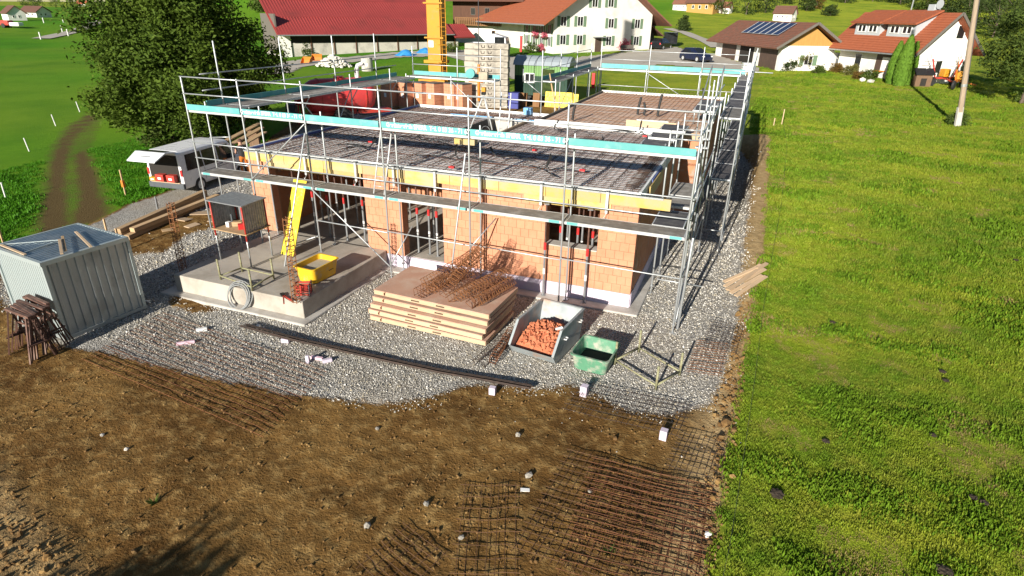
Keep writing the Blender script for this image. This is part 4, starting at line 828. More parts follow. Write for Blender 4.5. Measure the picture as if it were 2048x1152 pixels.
# --- reinforcement mats, every bar its own part
bar_me = {}
def bar_mesh(L, r, mt, wob=0.012):
    key = (round(L, 2), r, mt)
    if key not in bar_me:
        n = max(4, int(L/0.35)); mm = MB(); rg = random.Random(int(L*100)); mm.tube([(L*i/n, rg.uniform(-wob, wob), rg.uniform(-wob, wob)*0.7) for i in range(n+1)], r, 5)
        me = bpy.data.meshes.new('bar'); me.from_pydata(mm.v, [], mm.f); me.update(); me.materials.append(MAT[mt]); bar_me[key] = me
    return bar_me[key]
def rebar_mat(label, p, q, s, nu, nv, r=0.0052, mt='rust', dz=0.05, tilt=0.0, over=0.08):
    """p corner, q end of the long side, s end of the short side"""
    U = q-p; V = s-p; a = ang(p, q); U2 = math.hypot(U.x, U.y); perp = Vector((-math.sin(a), math.cos(a))); V2 = V.x*perp.x+V.y*perp.y; sh = V.x*math.cos(a)+V.y*math.sin(a)
    cx, cy = p.x+(U.x+V.x)/2, p.y+(U.y+V.y)/2; zz = gz(p.x, p.y)*0.5+gz(cx, cy)*0.5
    o = thing('rebar_mat', label, 'rebar mat', (p.x, p.y, zz+dz), a, 'reinforcement mats on the ground')
    rg = random.Random(label)
    for k in range(nv):
        y = V2*k/(nv-1); b = mk('bar', bar_mesh(U2+2*over, r, mt), None, o, (-over+sh*k/(nv-1), y+rg.uniform(-.015, .015), rg.uniform(-0.01, 0.01)), (0, 0, rg.uniform(-0.012, 0.012)))
    for k in range(nu):
        x = U2*k/(nu-1); L = math.hypot(V2, sh)+2*over; b = mk('cross_bar', bar_mesh(L, r, mt), None, o, (x, -over if V2 > 0 else over, 2*r+rg.uniform(-0.004, 0.004)), (0, 0, math.atan2(V2, sh)+rg.uniform(-0.012, 0.012)))
    return o
rebar_mat('long rusty reinforcement mat half on gravel beside the container', on(522, 875), on(172, 722), on(650, 745), 30, 15, mt='rust', dz=0.06)
rebar_mat('small wavy reinforcement mat with seven long bars on the bare soil', on(1029, 1180), on(1032, 974), on(905, 1180), 9, 7, mt='rustmid', dz=0.04)
rebar_mat('reinforcement mat cut off by the bottom edge left of the small one', on(722, 1133), on(812, 1055), on(800, 1200), 7, 6, mt='rustmid', dz=0.04)
rebar_mat('lowest and largest mat of the rusty pile near the meadow edge', on(1028, 1100), on(1141, 905), on(1400, 1215), 15, 24, mt='rustmid', dz=0.04)
rebar_mat('middle mat of the rusty pile, turned a little towards the house', on(1140, 1080), on(1190, 925), on(1440, 1150), 15, 16, mt='rust', dz=0.09)
rebar_mat('topmost bright rusty mat of the pile near the meadow edge', on(1120, 1150), on(1200, 960), on(1405, 1215), 13, 14, mt='rust', dz=0.1)
rebar_mat('short reinforcement mat leaning up the soil bank', on(1335, 945), on(1365, 880), on(1425, 965), 7, 9, mt='rustdark', dz=0.16)
rebar_mat('wide reinforcement mat propped on foam blocks at the gravel edge', on(1130, 817, 0.12), on(1354, 868, 0.12), on(1168, 764, 0.12), 22, 8, mt='rustdark', dz=0.13)
rebar_mat('small dense rusty mat on the gravel next to the bank', on(1376, 752), on(1434, 760), on(1398, 690), 7, 14, mt='rustlight', dz=0.12)
rebar_mat('small dark mat lying against the bank on the gravel', on(1405, 705), on(1470, 715), on(1425, 655), 8, 12, mt='rustdark', dz=0.2)
# --- bent bundle of long bars
pts = [on(487, 652, 0.1), on(590, 680, 0.09), on(700, 705, 0.06), on(785, 724, 0.05), on(880, 744, 0.06), on(978, 761, 0.08), on(1060, 776, 0.09)]
o = thing('rebar_bundle', 'long bent bundle of rebar lying across the gravel on foam offcuts', 'rebar bundle', pts[0])
rg = random.Random(2)
for k in range(9):
    off = Vector((rg.uniform(-0.06, 0.06), rg.uniform(-0.08, 0.08), rg.uniform(0, 0.06))); mm = MB(); mm.tube([p+off+Vector((0, rg.uniform(-0.008, 0.008), 0)) for p in pts], 0.017, 6); mm.build('bar', 'rustdark' if k % 3 else 'rust', o, True)
# --- foam offcuts
def block(name, label, cat, p, size, rz, mt, group=None, tilt=0, bev=0.006):
    o = MB().box((0, 0, size[2]/2), size).build(name, mt, bevel=bev); o.location = p; o.rotation_euler = (tilt, 0, rz); MW[o.name] = Matrix.LocRotScale(o.location, o.rotation_euler, None); return tag(o, label, cat, group)
fg = 'foam offcuts on the ground'
for u, v, sz, rz, mt, lab in ((372, 688, (0.42, 0.07, 0.07), 0.7, 'xpspink', 'pink foam strip lying on the left mat'), (404, 662, (0.26, 0.1, 0.09), 0.75, 'whitefoam', 'pale foam end piece next to the pink strip on the left mat'), (572, 684, (0.2, 0.12, 0.1), 0.2, 'xps', 'white foam block under the bent bar bundle'), (517, 656, (0.08, 0.1, 0.08), 0.2, 'whitefoam', 'tiny white foam chip at the end of the bar bundle'), (634, 718, (0.32, 0.08, 0.07), 0.1, 'xpspink', 'pink foam strip with a notch between bar bundle and soil'), (655, 724, (0.22, 0.09, 0.08), 0.8, 'xps', 'short pale foam piece right of the notched pink strip'), (616, 726, (0.08, 0.06, 0.2), 0.3, 'xps', 'upright foam piece left of the notched pink strip'), (985, 786, (0.14, 0.12, 0.18), 0.1, 'xps', 'foam block holding up the right end of the bar bundle'), (1168, 790, (0.15, 0.16, 0.26), -0.1, 'xps', 'upright foam block under the mat below the green tub'), (1326, 878, (0.14, 0.14, 0.22), -0.1, 'xps', 'upright foam block under the mat corner on the soil')):
    block('foam_offcut', lab, 'foam block', on(u, v), sz, rz, mt, fg)
# --- stones and scraps
sm_ = [stone_mesh(60+k, 0.7) for k in range(3)]
for k, (u, v, s, mt, lab) in enumerate(((755, 858, 0.05, 'stone', 'small pale stone above the middle of the soil'), (1036, 873, 0.07, 'stone', 'grey stone on the soil right of the middle'), (1057, 951, 0.08, 'stone', 'flat beige stone above the white scrap'), (853, 1011, 0.06, 'stone', 'pale stone left of the small wavy mat'), (735, 1053, 0.07, 'stone', 'dark-sided stone above the cut-off mat'), (922, 1078, 0.055, 'stone', 'white stone inside the small wavy mat'), (205, 871, 0.045, 'stonewhite', 'tiny white stone left of its twin on the soil'), (253, 898, 0.05, 'stonewhite', 'tiny white stone nearest the tyre tracks'), (1415, 1071, 0.07, 'white', 'white lump on the crumbling bank edge'), (1180, 985, 0.05, 'stone', 'small stone under the rusty mat pile'))):
    p = on(u, v); mm = MB(); mm.add([Vector(a)*s for a in sm_[k % 3][0]], sm_[k % 3][1]); o = mm.build('stone', mt); o.location = p+Vector((0, 0, s*0.4)); tag(o, lab, 'stone', 'single stones on the soil')
o = MB().box((0, 0, 0.01), (0.16, 0.07, 0.02)).build('plastic_scrap', 'white'); o.location = on(1050, 979); o.rotation_euler = (0.1, 0.1, 0.4); tag(o, 'white plastic scrap on the soil above the small mat', 'scrap')
mm = MB(); p = on(290, 606); mm.tube([p+Vector((-0.25, 0.02, 0.02)), p+Vector((-0.1, -0.03, 0.05)), p+Vector((0.0, 0.05, 0.03)), p+Vector((0.18, 0.02, 0.04))], 0.025, 5); mm.tube([p+Vector((-0.05, -0.1, 0.02)), p+Vector((0.02, 0.02, 0.07)), p+Vector((0.03, 0.14, 0.02))], 0.02, 5); o = mm.build('plastic_sheeting', 'white'); tag(o, 'twisted white plastic sheeting on the gravel beside the container', 'plastic')
# weeds on the soil
for k, (u, v, lab) in enumerate(((308, 1008, 'small green weed growing alone on the bare soil'), (1218, 1108, 'tiny green weed under the rusty mat pile'))):
    p = on(u, v); mm = MB(); rg = random.Random(k)
    for j in range(40):
        a = rg.uniform(0, 6.28); l = rg.uniform(0.05, 0.13); d = Vector((math.cos(a), math.sin(a), rg.uniform(0.3, 1.2)))*l; s = Vector((-math.sin(a), math.cos(a), 0))*0.012; mm.add([p-s, p+s, p+d*0.6+s, p+d, p+d*0.6-s], [(0, 1, 2, 3, 4)])
    tag(mm.build('weed', 'leafgreen'), lab, 'weed')
# molehills on the meadow
for k, (u, v, s, lab) in enumerate(((1884, 746, 0.14, 'upper molehill of the close pair on the meadow'), (1890, 765, 0.13, 'lower molehill of the close pair on the meadow'), (1650, 886, 0.13, 'round molehill below the middle of the meadow'), (1553, 992, 0.22, 'largest molehill near the string line'), (1944, 1000, 0.13, 'left of the two touching molehills at the near right'), (1966, 1010, 0.13, 'right of the two touching molehills at the near right'), (1865, 874, 0.12, 'small molehill between pair and near right ones'), (1664, 648, 0.15, 'flat molehill on the upper meadow'), (1885, 1146, 0.22, 'molehill cut by the bottom edge of the picture'), (2031, 523, 0.14, 'molehill at the right picture edge'))):
    p = on(u, v); rg = random.Random(k); bm = bmesh.new(); bmesh.ops.create_icosphere(bm, subdivisions=3, radius=s*0.5)
    for a in bm.verts: a.co *= rg.uniform(0.7, 1.25); a.co.z *= 0.35
    me = bpy.data.meshes.new('molehill'); bm.to_mesh(me); bm.free(); o = mk('molehill', me, 'dung', None, p+Vector((0, 0, 0.05))); tag(o, lab, 'molehill', 'molehills on the meadow')
# --- formwork panels
fg = 'stacked timber formwork panels'
ord5 = ['lowest', 'second lowest', 'middle', 'second highest', 'topmost']
base = Vector((-5.95, -1.42, 0.0)); zz = 0.03
for k in range(5):
    o = thing('formwork_panel', 'timber formwork panel with plywood face, %s in the stack' % ord5[k], 'formwork panel', (base.x+random.uniform(-0.06, 0.06), base.y+random.uniform(-0.05, 0.05)-(0.2, 0.14, 0.16, 0.02, 0)[k], zz), R(-1.5+random.uniform(-1.8, 1.8)), fg)
    L2, W2, h = 1.72, 0.92, 0.13
    m = MB(); m.b(-L2, L2, -W2, W2, h-0.022, h); m.build('plywood_sheet', 'plypink', o, bevel=0.004)
    for y in (-W2+0.03, W2-0.03):
        m = MB(); xs2 = [-L2+0.01, -0.55, -0.3, 0.2, 0.45, L2-0.01]
        for j in range(0, 6, 2): m.b(xs2[j], xs2[j+1], y-0.025, y+0.025, 0.0, h-0.024)
        m.b(-L2+0.012, L2-0.012, y-0.024, y+0.024, h-0.06, h-0.025); m.b(-L2+0.012, L2-0.012, y-0.024, y+0.024, 0.0, 0.028); m.build('long_rail', 'timberpale', o)
    for x in (-L2+0.03, -0.6, 0.6, L2-0.03): m = MB(); m.b(x-0.025, x+0.025, -W2+0.056, W2-0.056, 0.002, h-0.025); m.build('cross_rail', 'timberpale', o)
    m = MB(); m.tube([(-L2+0.35, -W2-0.006, 0.03), (-L2+0.35, -W2-0.03, 0.09), (-L2+0.38, -W2+0.01, 0.12)], 0.014, 5); m.build('clip', 'rust', o)
    zz += h+(0.02, 0.045, 0.015, 0.05, 0)[k]
ztop = zz
# --- stirrup cages on the panels
hoop_me = {}
def cage(label, loc, rot, L=1.35, w=0.24, h=0.22, n=14, mt='rustlight', r=0.007, group='rebar cages on the formwork panels', cat='rebar cage'):
    o = thing('rebar_cage', label, cat, loc, 0, group, rot); key = (w, h, mt, r)
    if key not in hoop_me:
        mm = MB(); mm.tube([(0, -w/2, 0), (0, -w/2, h*0.9), (0, -w/2+0.02, h), (0, w/2-0.02, h), (0, w/2, h*0.9), (0, w/2, 0), (0, w/2-0.02, -0.01), (0, -w/2+0.02, -0.01), (0, -w/2, 0)], r, 5); me = bpy.data.meshes.new('hoop'); me.from_pydata(mm.v, [], mm.f); me.update(); me.materials.append(MAT[mt]); hoop_me[key] = me
    for k in range(n): mk('hoop', hoop_me[key], None, o, (L*k/(n-1), 0, 0), (0, R(random.uniform(-8, 8)), R(random.uniform(-6, 6))))
    for y, z_ in ((-w/2, 0.01), (w/2, 0.01), (-w/2+0.02, h), (w/2-0.02, h)): mk('long_bar', bar_mesh(L+0.06, r, mt, 0.006), None, o, (-0.03, y, z_))
    return o
cl = ['leftmost low', 'second', 'third', 'fourth, tilted', 'fifth', 'sixth', 'seventh', 'rightmost']
for k in range(8):
    x = -6.3+k*0.235; top = ztop+0.04+(0.14 if k in (1, 2, 3, 5) else 0)
    cage('rusty rebar cage on the formwork stack, %s counted from the container side' % cl[k], (x+random.uniform(-.05, .05), -2.28+0.06*k % 0.15, top+0.02), (R(random.uniform(-30, 30)), R(-6+random.uniform(-4, 2)-(10 if k in (2, 3) else 0)), R(66+random.uniform(-6, 10))), L=1.75 if k < 6 else 1.45, n=18, mt='rustlight' if k % 3 else 'rust')
for k, lab in enumerate(('upper rusty cage leaning on the left part of the formwork stack', 'upper rusty cage lying crosswise on the pile of cages', 'upper rusty cage with raised end pointing to the house wall')):
    cage(lab, (-6.1+k*0.32, -2.2+0.05*k, ztop+0.34+0.05*k), (R(20*k-10), R(-14-4*k), R(62+8*k)), L=1.7, n=18, mt='rust' if k == 1 else 'rustlight')
cage('flattened rusty cage lying on the gravel beside the skip', on(950, 732, None, 0.03), (R(70), R(-3), ang(on(950, 732), on(1020, 672))), L=1.35, n=15, w=0.26, mt='rustdark', group='rebar cages lying loose')
cage('narrow rusty cage on the gravel nearest the skip', on(985, 728, None, 0.03), (R(10), R(-3), ang(on(985, 728), on(1030, 660))), L=1.3, n=14, w=0.16, mt='rust', group='rebar cages lying loose')
# --- upright rebar cages
for u, v, z_, ut, vt, lab in ((373, 552, None, 338, 402, 'tall rusty rebar column cage standing in front of the terrace corner'), (598, 604, 0.56, 576, 438, 'rusty rebar column cage standing on the near terrace corner')):
    p = on(u, v, z_); zt = height_at(p, (u+ut)/2, vt); cage(lab, p+Vector((0, 0, 0.02)), (0, R(-90+2), R(20 if z_ is None else 10)), L=min(2.3, max(1.6, zt-p.z)), w=0.18, h=0.15, n=17, mt='rustlight', r=0.0105, group='upright rebar column cages')
# --- skip with brick rubble
a, b = on(1018, 690, 0.32), on(1106, 716, 0.32); rz = ang(a, b)
sk = thing('tipping_skip', 'grey steel tipping skip filled with broken orange bricks', 'skip', (a.x, a.y, 0.0), rz)
SW = (b-a).length; prof = [(0, 0.05), (1.55, 0.05), (1.75, 0.82), (0.45, 0.82), (0.0, 0.34)]
prof = [(0.18, 0.05), (1.6, 0.05), (1.78, 0.82), (0.42, 0.82), (0.0, 0.32)]
for x0, nm in ((0, 'side_plate'), (SW-0.02, 'side_plate')): m = MB(); m.prism([(x0, y, z_) for y, z_ in prof], None, (0.02, 0, 0)); m.build(nm, 'skipgrey', sk)
m = MB(); m.quad((0.021, 0.19, 0.06), (SW-0.021, 0.19, 0.06), (SW-0.021, 1.59, 0.06), (0.021, 1.59, 0.06)); m.quad((0.021, 1.59, 0.06), (SW-0.021, 1.59, 0.06), (SW-0.021, 1.77, 0.81), (0.021, 1.77, 0.81)); m.quad((0.021, 0.005, 0.32), (SW-0.021, 0.005, 0.32), (SW-0.021, 0.19, 0.06), (0.021, 0.19, 0.06)); m.build('trough', 'skipgrey', sk)
m = MB(); 
for x in (0.01, SW-0.01):
    for q in range(2, 4): m.beam((x, prof[q][0], prof[q][1]+0.01), (x, prof[(q+1) % 5][0], prof[(q+1) % 5][1]+0.01), 0.06, 0.035)
m.beam((0.045, 1.78, 0.83), (SW-0.045, 1.78, 0.83), 0.06, 0.035); m.build('rim', 'skipgrey', sk)
for y, z_ in ((0.62, 0.55), (1.5, 0.62)):
    m = MB(); m.tube([(SW+0.01, y-0.06, z_), (SW+0.07, y-0.05, z_), (SW+0.07, y+0.05, z_), (SW+0.01, y+0.06, z_)], 0.016, 6); m.build('hook', 'whitefoam', sk)
m = MB(); m.b(0.05, SW-0.05, 0.5, 0.62, 0.0, 0.045); m.b(0.05, SW-0.05, 1.3, 1.42, 0.0, 0.045); m.build('skid', 'galv_dark', sk)
rg = random.Random(4); mm = MB(); Mk = MW[sk.name]
mm.loft([[(0.06+0*i, 0, 0)] for i in range(1)], cap=False) if False else None
nx2, ny2 = 9, 12; vs = []
for j in range(ny2):
    for i in range(nx2):
        fx, fy = i/(nx2-1), j/(ny2-1); y = 0.2+1.45*fy; vs.append((0.05+(SW-0.1)*fx, y, 0.22+0.34*math.sin(PI*min(1, fy*1.02))*(0.55+0.45*math.sin(PI*fx))+rg.uniform(-.02, .02)))
mm.add(vs, [(j*nx2+i, j*nx2+i+1, (j+1)*nx2+i+1, (j+1)*nx2+i) for j in range(ny2-1) for i in range(nx2-1)])
for k in range(420):
    fx, fy = rg.random(), rg.random()**0.9; x, y = 0.1+(SW-0.2)*fx, 0.22+1.4*fy; z_ = 0.24+0.36*math.sin(PI*min(1, fy*1.02))*(0.55+0.45*math.sin(PI*fx)); s = rg.uniform(0.03, 0.075)
    mm.box((x, y, z_+rg.uniform(-.01, .05)), (s*rg.uniform(0.8, 1.8), s, s*rg.uniform(0.3, 0.8)), Euler((rg.uniform(0, 6), rg.uniform(0, 6), rg.uniform(0, 6))).to_matrix())
o = mm.build('brick_rubble', 'rubble'); o.matrix_world = Mk; tag(o, 'heap of broken orange brick pieces in the skip', 'rubble', kind='stuff')
m = MB(); m.tube([(SW-0.28, 0.75, 0.66), (SW-0.05, 0.52, 0.86)], 0.035, 8); o = m.build('pipe_piece', 'whitefoam'); o.matrix_world = Mk; tag(o, 'white pipe piece sticking out of the brick rubble', 'pipe')
# --- mortar tubs
def tub(label, loc, rz, L, W, Hh, mt, fill=None, fillz=0.6):
    o = thing('mortar_tub', label, 'mortar tub', loc, rz, 'plastic mortar tubs')
    def ring(l, w_, z_, r=0.1, n=4):
        out = []
        for sx, sy, a0 in ((1, 1, 0), (-1, 1, 90), (-1, -1, 180), (1, -1, 270)):
            for k in range(n+1): a = R(a0+90*k/n); out.append((sx*(l/2-r)+math.cos(a)*r, sy*(w_/2-r)+math.sin(a)*r, z_))
        return out
    m = MB(); m.loft([ring(L*0.80, W*0.78, 0.0), ring(L*0.84, W*0.82, 0.02), ring(L*0.97, W*0.96, Hh-0.03), ring(L*1.03, W*1.04, Hh-0.03), ring(L*1.03, W*1.04, Hh), ring(L*0.95, W*0.94, Hh), ring(L*0.80, W*0.78, 0.03)], True, True); m.build('shell', mt, o, smooth=False)
    if fill: m = MB(); f = 0.8+0.15*fillz; m.add(ring(L*f, W*(f-0.01), Hh*fillz), [tuple(range(20))]); m.build('mortar', fill, o)
    return o
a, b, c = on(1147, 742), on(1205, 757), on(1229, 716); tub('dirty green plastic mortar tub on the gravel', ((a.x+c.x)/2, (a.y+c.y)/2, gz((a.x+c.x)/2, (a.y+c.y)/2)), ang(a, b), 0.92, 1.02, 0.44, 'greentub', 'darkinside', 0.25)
a, b = on(622, 573, 0.56), on(603, 560, 0.56); c = on(669, 548, 0.56); yt = tub('yellow plastic mortar tub with grey mortar on the terrace slab', ((b.x+c.x)/2, (b.y+c.y)/2, 0.562), ang(a, c), (c-a).length*1.12, max(0.6, (b-a).length*1.25), 0.48, 'yellowtub', 'mortarfill', 0.7)
shell = yt.children[0]; w2 = max(0.6, (b-a).length*1.25)
for j, (sx, wd) in enumerate(((0.0, 0.3), (0.02, 0.22), (0.0, 0.26), (0.03, 0.2))):
    m = MB()
    for q in range(5): m.b(0.08+sx+q*wd/5, 0.08+sx+q*wd/5+wd/7, -w2*0.46-0.004, -w2*0.46-0.001, 0.16+0.05*(3-j), 0.185+0.05*(3-j))
    o = m.build('lettering', 'black', shell); o.rotation_euler = (R(-9), 0, 0); o.location = (0, -0.02, 0.0)
# --- stacking frames
def stand(label, c, zl, hl=0.62):
    o = thing('stacking_frame', label, 'steel frame', c[0], 0, 'olive steel stacking frames'); 
    for p in c: pole(o, (p.x, p.y, zl), (p.x, p.y, zl+hl), 'leg', 0.028, 'oliveframe')
    for i in range(4): p, q = c[i], c[(i+1) % 4]; pole(o, (p.x, p.y, zl+0.12), (q.x, q.y, zl+0.12), 'rail', 0.022, 'oliveframe')
    return o
stand('olive steel stacking frame on the gravel right of the green tub', [Vector((0.02, -2.84, 0)), Vector((0.44, -2.04, 0)), Vector((-0.64, -1.34, 0)), Vector((-1.06, -2.14, 0))], 0.0)
stand('olive steel stacking frame standing on the terrace slab', [on(441.7, 559, 0.56), on(504.7, 582, 0.56), on(547.7, 558, 0.56), on(484.7, 543.5, 0.56)], 0.562)
# --- tool box on legs
A, B, C_ = on(442, 519, 0.56), on(503, 533, 0.56), on(545, 512, 0.56); D_ = A+C_-B
o = thing('tool_cabinet', 'open corrugated steel tool cabinet on red and grey legs over the terrace', 'tool cabinet', A)
for k, p in enumerate((A, B, C_, D_)): pole(o, (p.x, p.y, 0.562), (p.x, p.y, 1.55), 'leg', 0.024, 'galv'); pole(o, (p.x, p.y, 1.35), (p.x, p.y, 2.42), 'upright', 0.025, 'redpaint')
fl = lambda a, b, z0, z1, name, mt: corr(MB(), (a.x, a.y, 0), (b-a).normalized(), (b-a).length, z0, z1, 0.09, 0.012, Vector(((b-a).y, -(b-a).x, 0)).normalized()).build(name, mt, o, True)
fl(B, C_, 1.55, 2.4, 'side_sheet', 'galv_dark'); fl(C_, D_, 1.55, 2.4, 'back_sheet', 'galv_dark'); fl(D_, A, 1.55, 2.4, 'side_sheet', 'galv_dark')
ex = (B-A)*0.06; ey = (C_-B)*0.06
for z_, nm, mt in ((1.55, 'shelf', 'timber'), (2.42, 'roof_plate', 'galv_dark')): m = MB(); m.prism([(p+d_)+Vector((0, 0, z_-p.z)) for p, d_ in ((A, -ex-ey), (B, ex-ey), (C_, ex+ey), (D_, -ex+ey))], None, (0, 0, 0.03)); m.build(nm, mt, o, True)
for k, (f, g, sz, mt, lab) in enumerate(((0.25, 0.3, (0.12, 0.12, 0.16), 'whitefoam', 'white bottle in the tool cabinet'), (0.4, 0.5, (0.3, 0.16, 0.14), 'timber', 'wooden box in the tool cabinet'), (0.66, 0.35, (0.24, 0.16, 0.16), 'redbright', 'red power tool in the tool cabinet'), (0.8, 0.6, (0.2, 0.14, 0.1), 'orangepaint', 'orange tool case in the tool cabinet'), (0.15, 0.6, (0.05, 0.05, 0.3), 'greyplastic', 'dark tall canister in the tool cabinet'))):
    p = A+(B-A)*f+(D_-A)*g; block('stored_tool', lab, 'tool', Vector((p.x, p.y, 1.583)), sz, 0.4*k, mt, 'tools stored in the cabinet')
# --- yellow panel leaning on the scaffold
a, b = on(563, 508, 0.56), on(588, 513, 0.56); zt = 3.0
top = Vector((-0.02, 1.05, 2.15)); m = MB(); m.prism([a+Vector((0, 0, 0.003)), b+Vector((0, 0, 0.003)), b+top+Vector((0.02, 0, 0)), a+top], None, (0.0, -0.03, 0.012)); tag(m.build('leaning_board', 'yellowbright'), 'bright yellow formwork panel leaning against the scaffold above the terrace', 'panel')
# --- hose coil
p = on(470, 622); o = thing('hose_coil', 'grey cable coil leaning against the terrace edge', 'coil', p, 0)
for k in range(6):
    m = MB(); r = 0.34+0.025*(k % 3); cx = Vector((0.012*k, 0.02*k, 0.0)); m.tube([p+cx+Vector((math.cos(i*PI/14)*r, 0.16+math.sin(i*PI/14)*r*0.35, r+math.sin(i*PI/14)*r*0.94)) for i in range(29)], 0.016, 6); m.build('loop', 'hosegrey', o, True)
# --- crate and tool on the terrace
p = on(607, 588, 0.56); o = thing('brick_crate', 'small red and grey crate behind the standing rebar cage', 'crate', (p.x, p.y, 0.562), 0.5)
m = MB(); 
for z_ in (0.02, 0.1, 0.18, 0.26): m.b(-0.2, 0.2, -0.16, -0.145, z_, z_+0.05); m.b(-0.2, 0.2, 0.145, 0.16, z_, z_+0.05); m.b(-0.2, -0.185, -0.144, 0.144, z_, z_+0.05); m.b(0.185, 0.2, -0.144, 0.144, z_, z_+0.05)
m.build('slatted_body', 'redpaint', o)
for x in (-0.2, 0.2):
    for y in (-0.16, 0.16): MB().b(x-0.015, x+0.015, y-0.015, y+0.015, 0, 0.33).build('corner_post', 'greyplastic', o)
p = on(566, 592, 0.56); o = thing('bolt_cutter', 'red handled bolt cutter lying on the terrace', 'bolt cutter', (p.x, p.y, 0.562), -0.6)
for s in (-1, 1): m = MB(); m.beam((0.05, 0, 0.03), (0.55, s*0.12, 0.03), 0.035, 0.03); m.build('handle', 'redpaint', o)
m = MB(); m.b(-0.12, 0.06, -0.05, 0.05, 0.01, 0.05); m.build('jaw', 'black', o)
# --- boards right of the house
for k, (u0, v0, u1, v1, lab, dz) in enumerate(((1448, 580, 1520, 538, 'board at the house side of the pile by the bank', 0), (1452, 588, 1528, 548, 'second board of the pile by the bank', 0.02), (1460, 594, 1522, 560, 'short board of the pile by the bank', 0.01), (1470, 599, 1530, 562, 'near edge board of the pile by the bank', 0.0), (1446, 572, 1512, 545, 'farthest board of the pile by the bank', 0.03), (1455, 592, 1531, 540, 'top board lying askew on the pile by the bank', 0.075))):
    a, b = on(u0, v0, None, 0.12+dz), on(u1, v1, None, 0.16+dz); o = MB().beam((0, 0, 0), (1, 0, 0), 0.12, 0.035).build('board', 'timberpale'); L = (b-a).length
    o.location = a; o.rotation_mode = 'QUATERNION'; o.rotation_quaternion = (b-a).to_track_quat('X', 'Z'); o.scale = (L, 1, 1); tag(o, lab, 'board', 'boards beside the soil bank')
# --- squared timbers by the drive
for k, (u0, v0, u1, v1, dz, lab) in enumerate(((240, 477, 412, 396, 0.1, 'squared timber at the drive side, lower layer'), (255, 480, 424, 404, 0.1, 'squared timber at the house side, lower layer'), (240, 477, 412, 396, 0.27, 'squared timber at the drive side, upper layer'), (268, 474, 438, 404, 0.26, 'long squared timber on the house side, upper layer'))):
    a, b = on(u0, v0, None, dz), on(u1, v1, None, dz); o = MB().beam((0, 0, 0), (1, 0, 0), 0.22, 0.15).build('timber_beam', 'timber'); o.location = a; o.rotation_mode = 'QUATERNION'; o.rotation_quaternion = (b-a).to_track_quat('X', 'Z'); o.scale = ((b-a).length, 1, 1); tag(o, lab, 'timber beam', 'squared timbers beside the drive')
for k, (u, v, sx, sy, lab) in enumerate(((365, 440, 0.7, 0.4, 'large pale broken board behind the timbers'), (405, 428, 0.8, 0.45, 'pale broken board nearest the scaffold foot'), (335, 462, 0.35, 0.25, 'small brown scrap board in front of the timbers'), (385, 452, 0.5, 0.3, 'pale scrap board between timbers and shadow'), (430, 440, 0.6, 0.35, 'pale scrap board under the scaffold corner'))):
    block('scrap_board', lab, 'scrap board', on(u, v, None, 0.01), (sx, sy, 0.03), 0.5*k, 'timberpale' if k != 2 else 'timber', 'scrap boards by the timbers', R(3*k-5))
# boards behind the van
for k, (u0, v0, u1, v1, dz, lab) in enumerate(((432, 292, 520, 246, 0.9, 'long plank raised behind the van, upper one'), (436, 300, 523, 252, 0.75, 'long plank raised behind the van, middle one'), (442, 306, 528, 258, 0.6, 'long plank raised behind the van, lowest one'))):
    a, b = G(u0, v0, 1.6+0.0*k), G(u1, v1, 1.75); o = MB().beam((0, 0, 0), (1, 0, 0), 0.28, 0.06).build('plank', 'timber'); o.location = a-Vector((0, 0, 0.08*k)); o.rotation_mode = 'QUATERNION'; o.rotation_quaternion = (b-a).to_track_quat('X', 'Z'); o.scale = ((b-a).length, 1, 1); tag(o, lab, 'plank', 'planks behind the van')
    if k == 0:
        for f, nm in ((0.15, 'near'), (0.8, 'far')): q = a.lerp(b, f); g0 = gz(q.x, q.y); MBt = MB(); MBt.b(-0.35, 0.35, -0.06, 0.06, 0, q.z-g0-0.2); oo = MBt.build('trestle_block', 'timberdark'); oo.location = (q.x, q.y, g0); tag(oo, '%s dark timber block carrying the raised planks' % nm, 'timber block')
# --- stakes
for k, (u, v, vt, mt, lab) in enumerate(((215, 470, 440, 'timber', 'wooden stake behind the container, farther from the van'), (243, 505, 455, 'timber', 'wooden stake behind the container, nearer the timbers'), (318, 430, 392, 'galv_dark', 'thin steel stake below the van bumper'), (252, 392, 338, 'timber', 'stake with orange ribbon beside the van tailgate'), (8, 490, 458, 'timber', 'slanting stake at the left picture edge'))):
    p = on(u, v); m = MB(); hgt = max(0.6, height_at(p, u, vt)-p.z); o = thing('stake', lab, 'stake', p, 0, 'marking stakes'); m.beam((0, 0, -0.1), (0.03, 0, hgt), 0.05, 0.05); m.build('shaft', mt, o)
    if 'ribbon' in lab: m = MB(); m.b(-0.05, 0.07, -0.05, 0.05, hgt*0.35, hgt*0.6); m.build('ribbon', 'orangepaint', o)
for k, (u, v, vt, lab) in enumerate(((12, 398, 366, 'first white stake on the left field, nearest the container'), (59, 303, 280, 'second white stake on the left field'), (112, 252, 239, 'third white stake on the left field'), (160, 224, 208, 'fourth white stake on the left field, beside the tree'))):
    p = on(u, v); hgt = max(0.7, height_at(p, u, vt)-p.z); o = thing('white_stake', lab, 'stake', p, 0, 'white stakes along the field'); m = MB(); m.tube([(0, 0, -0.1), (-0.12 if k else 0.05, 0, hgt)], 0.035, 6); m.build('shaft', 'stakewhite', o)
for k, (u, v, lab) in enumerate(((1563, 250, 'tall thin stake at the end of the trench'), (1547, 252, 'short stake at the end of the trench'))):
    p = on(u, v); o = thing('stake', lab, 'stake', p, 0, 'marking stakes'); m = MB(); m.beam((0, 0, -0.1), (0, 0, 1.0-0.5*k), 0.05, 0.05); m.build('shaft', 'timberpale', o)
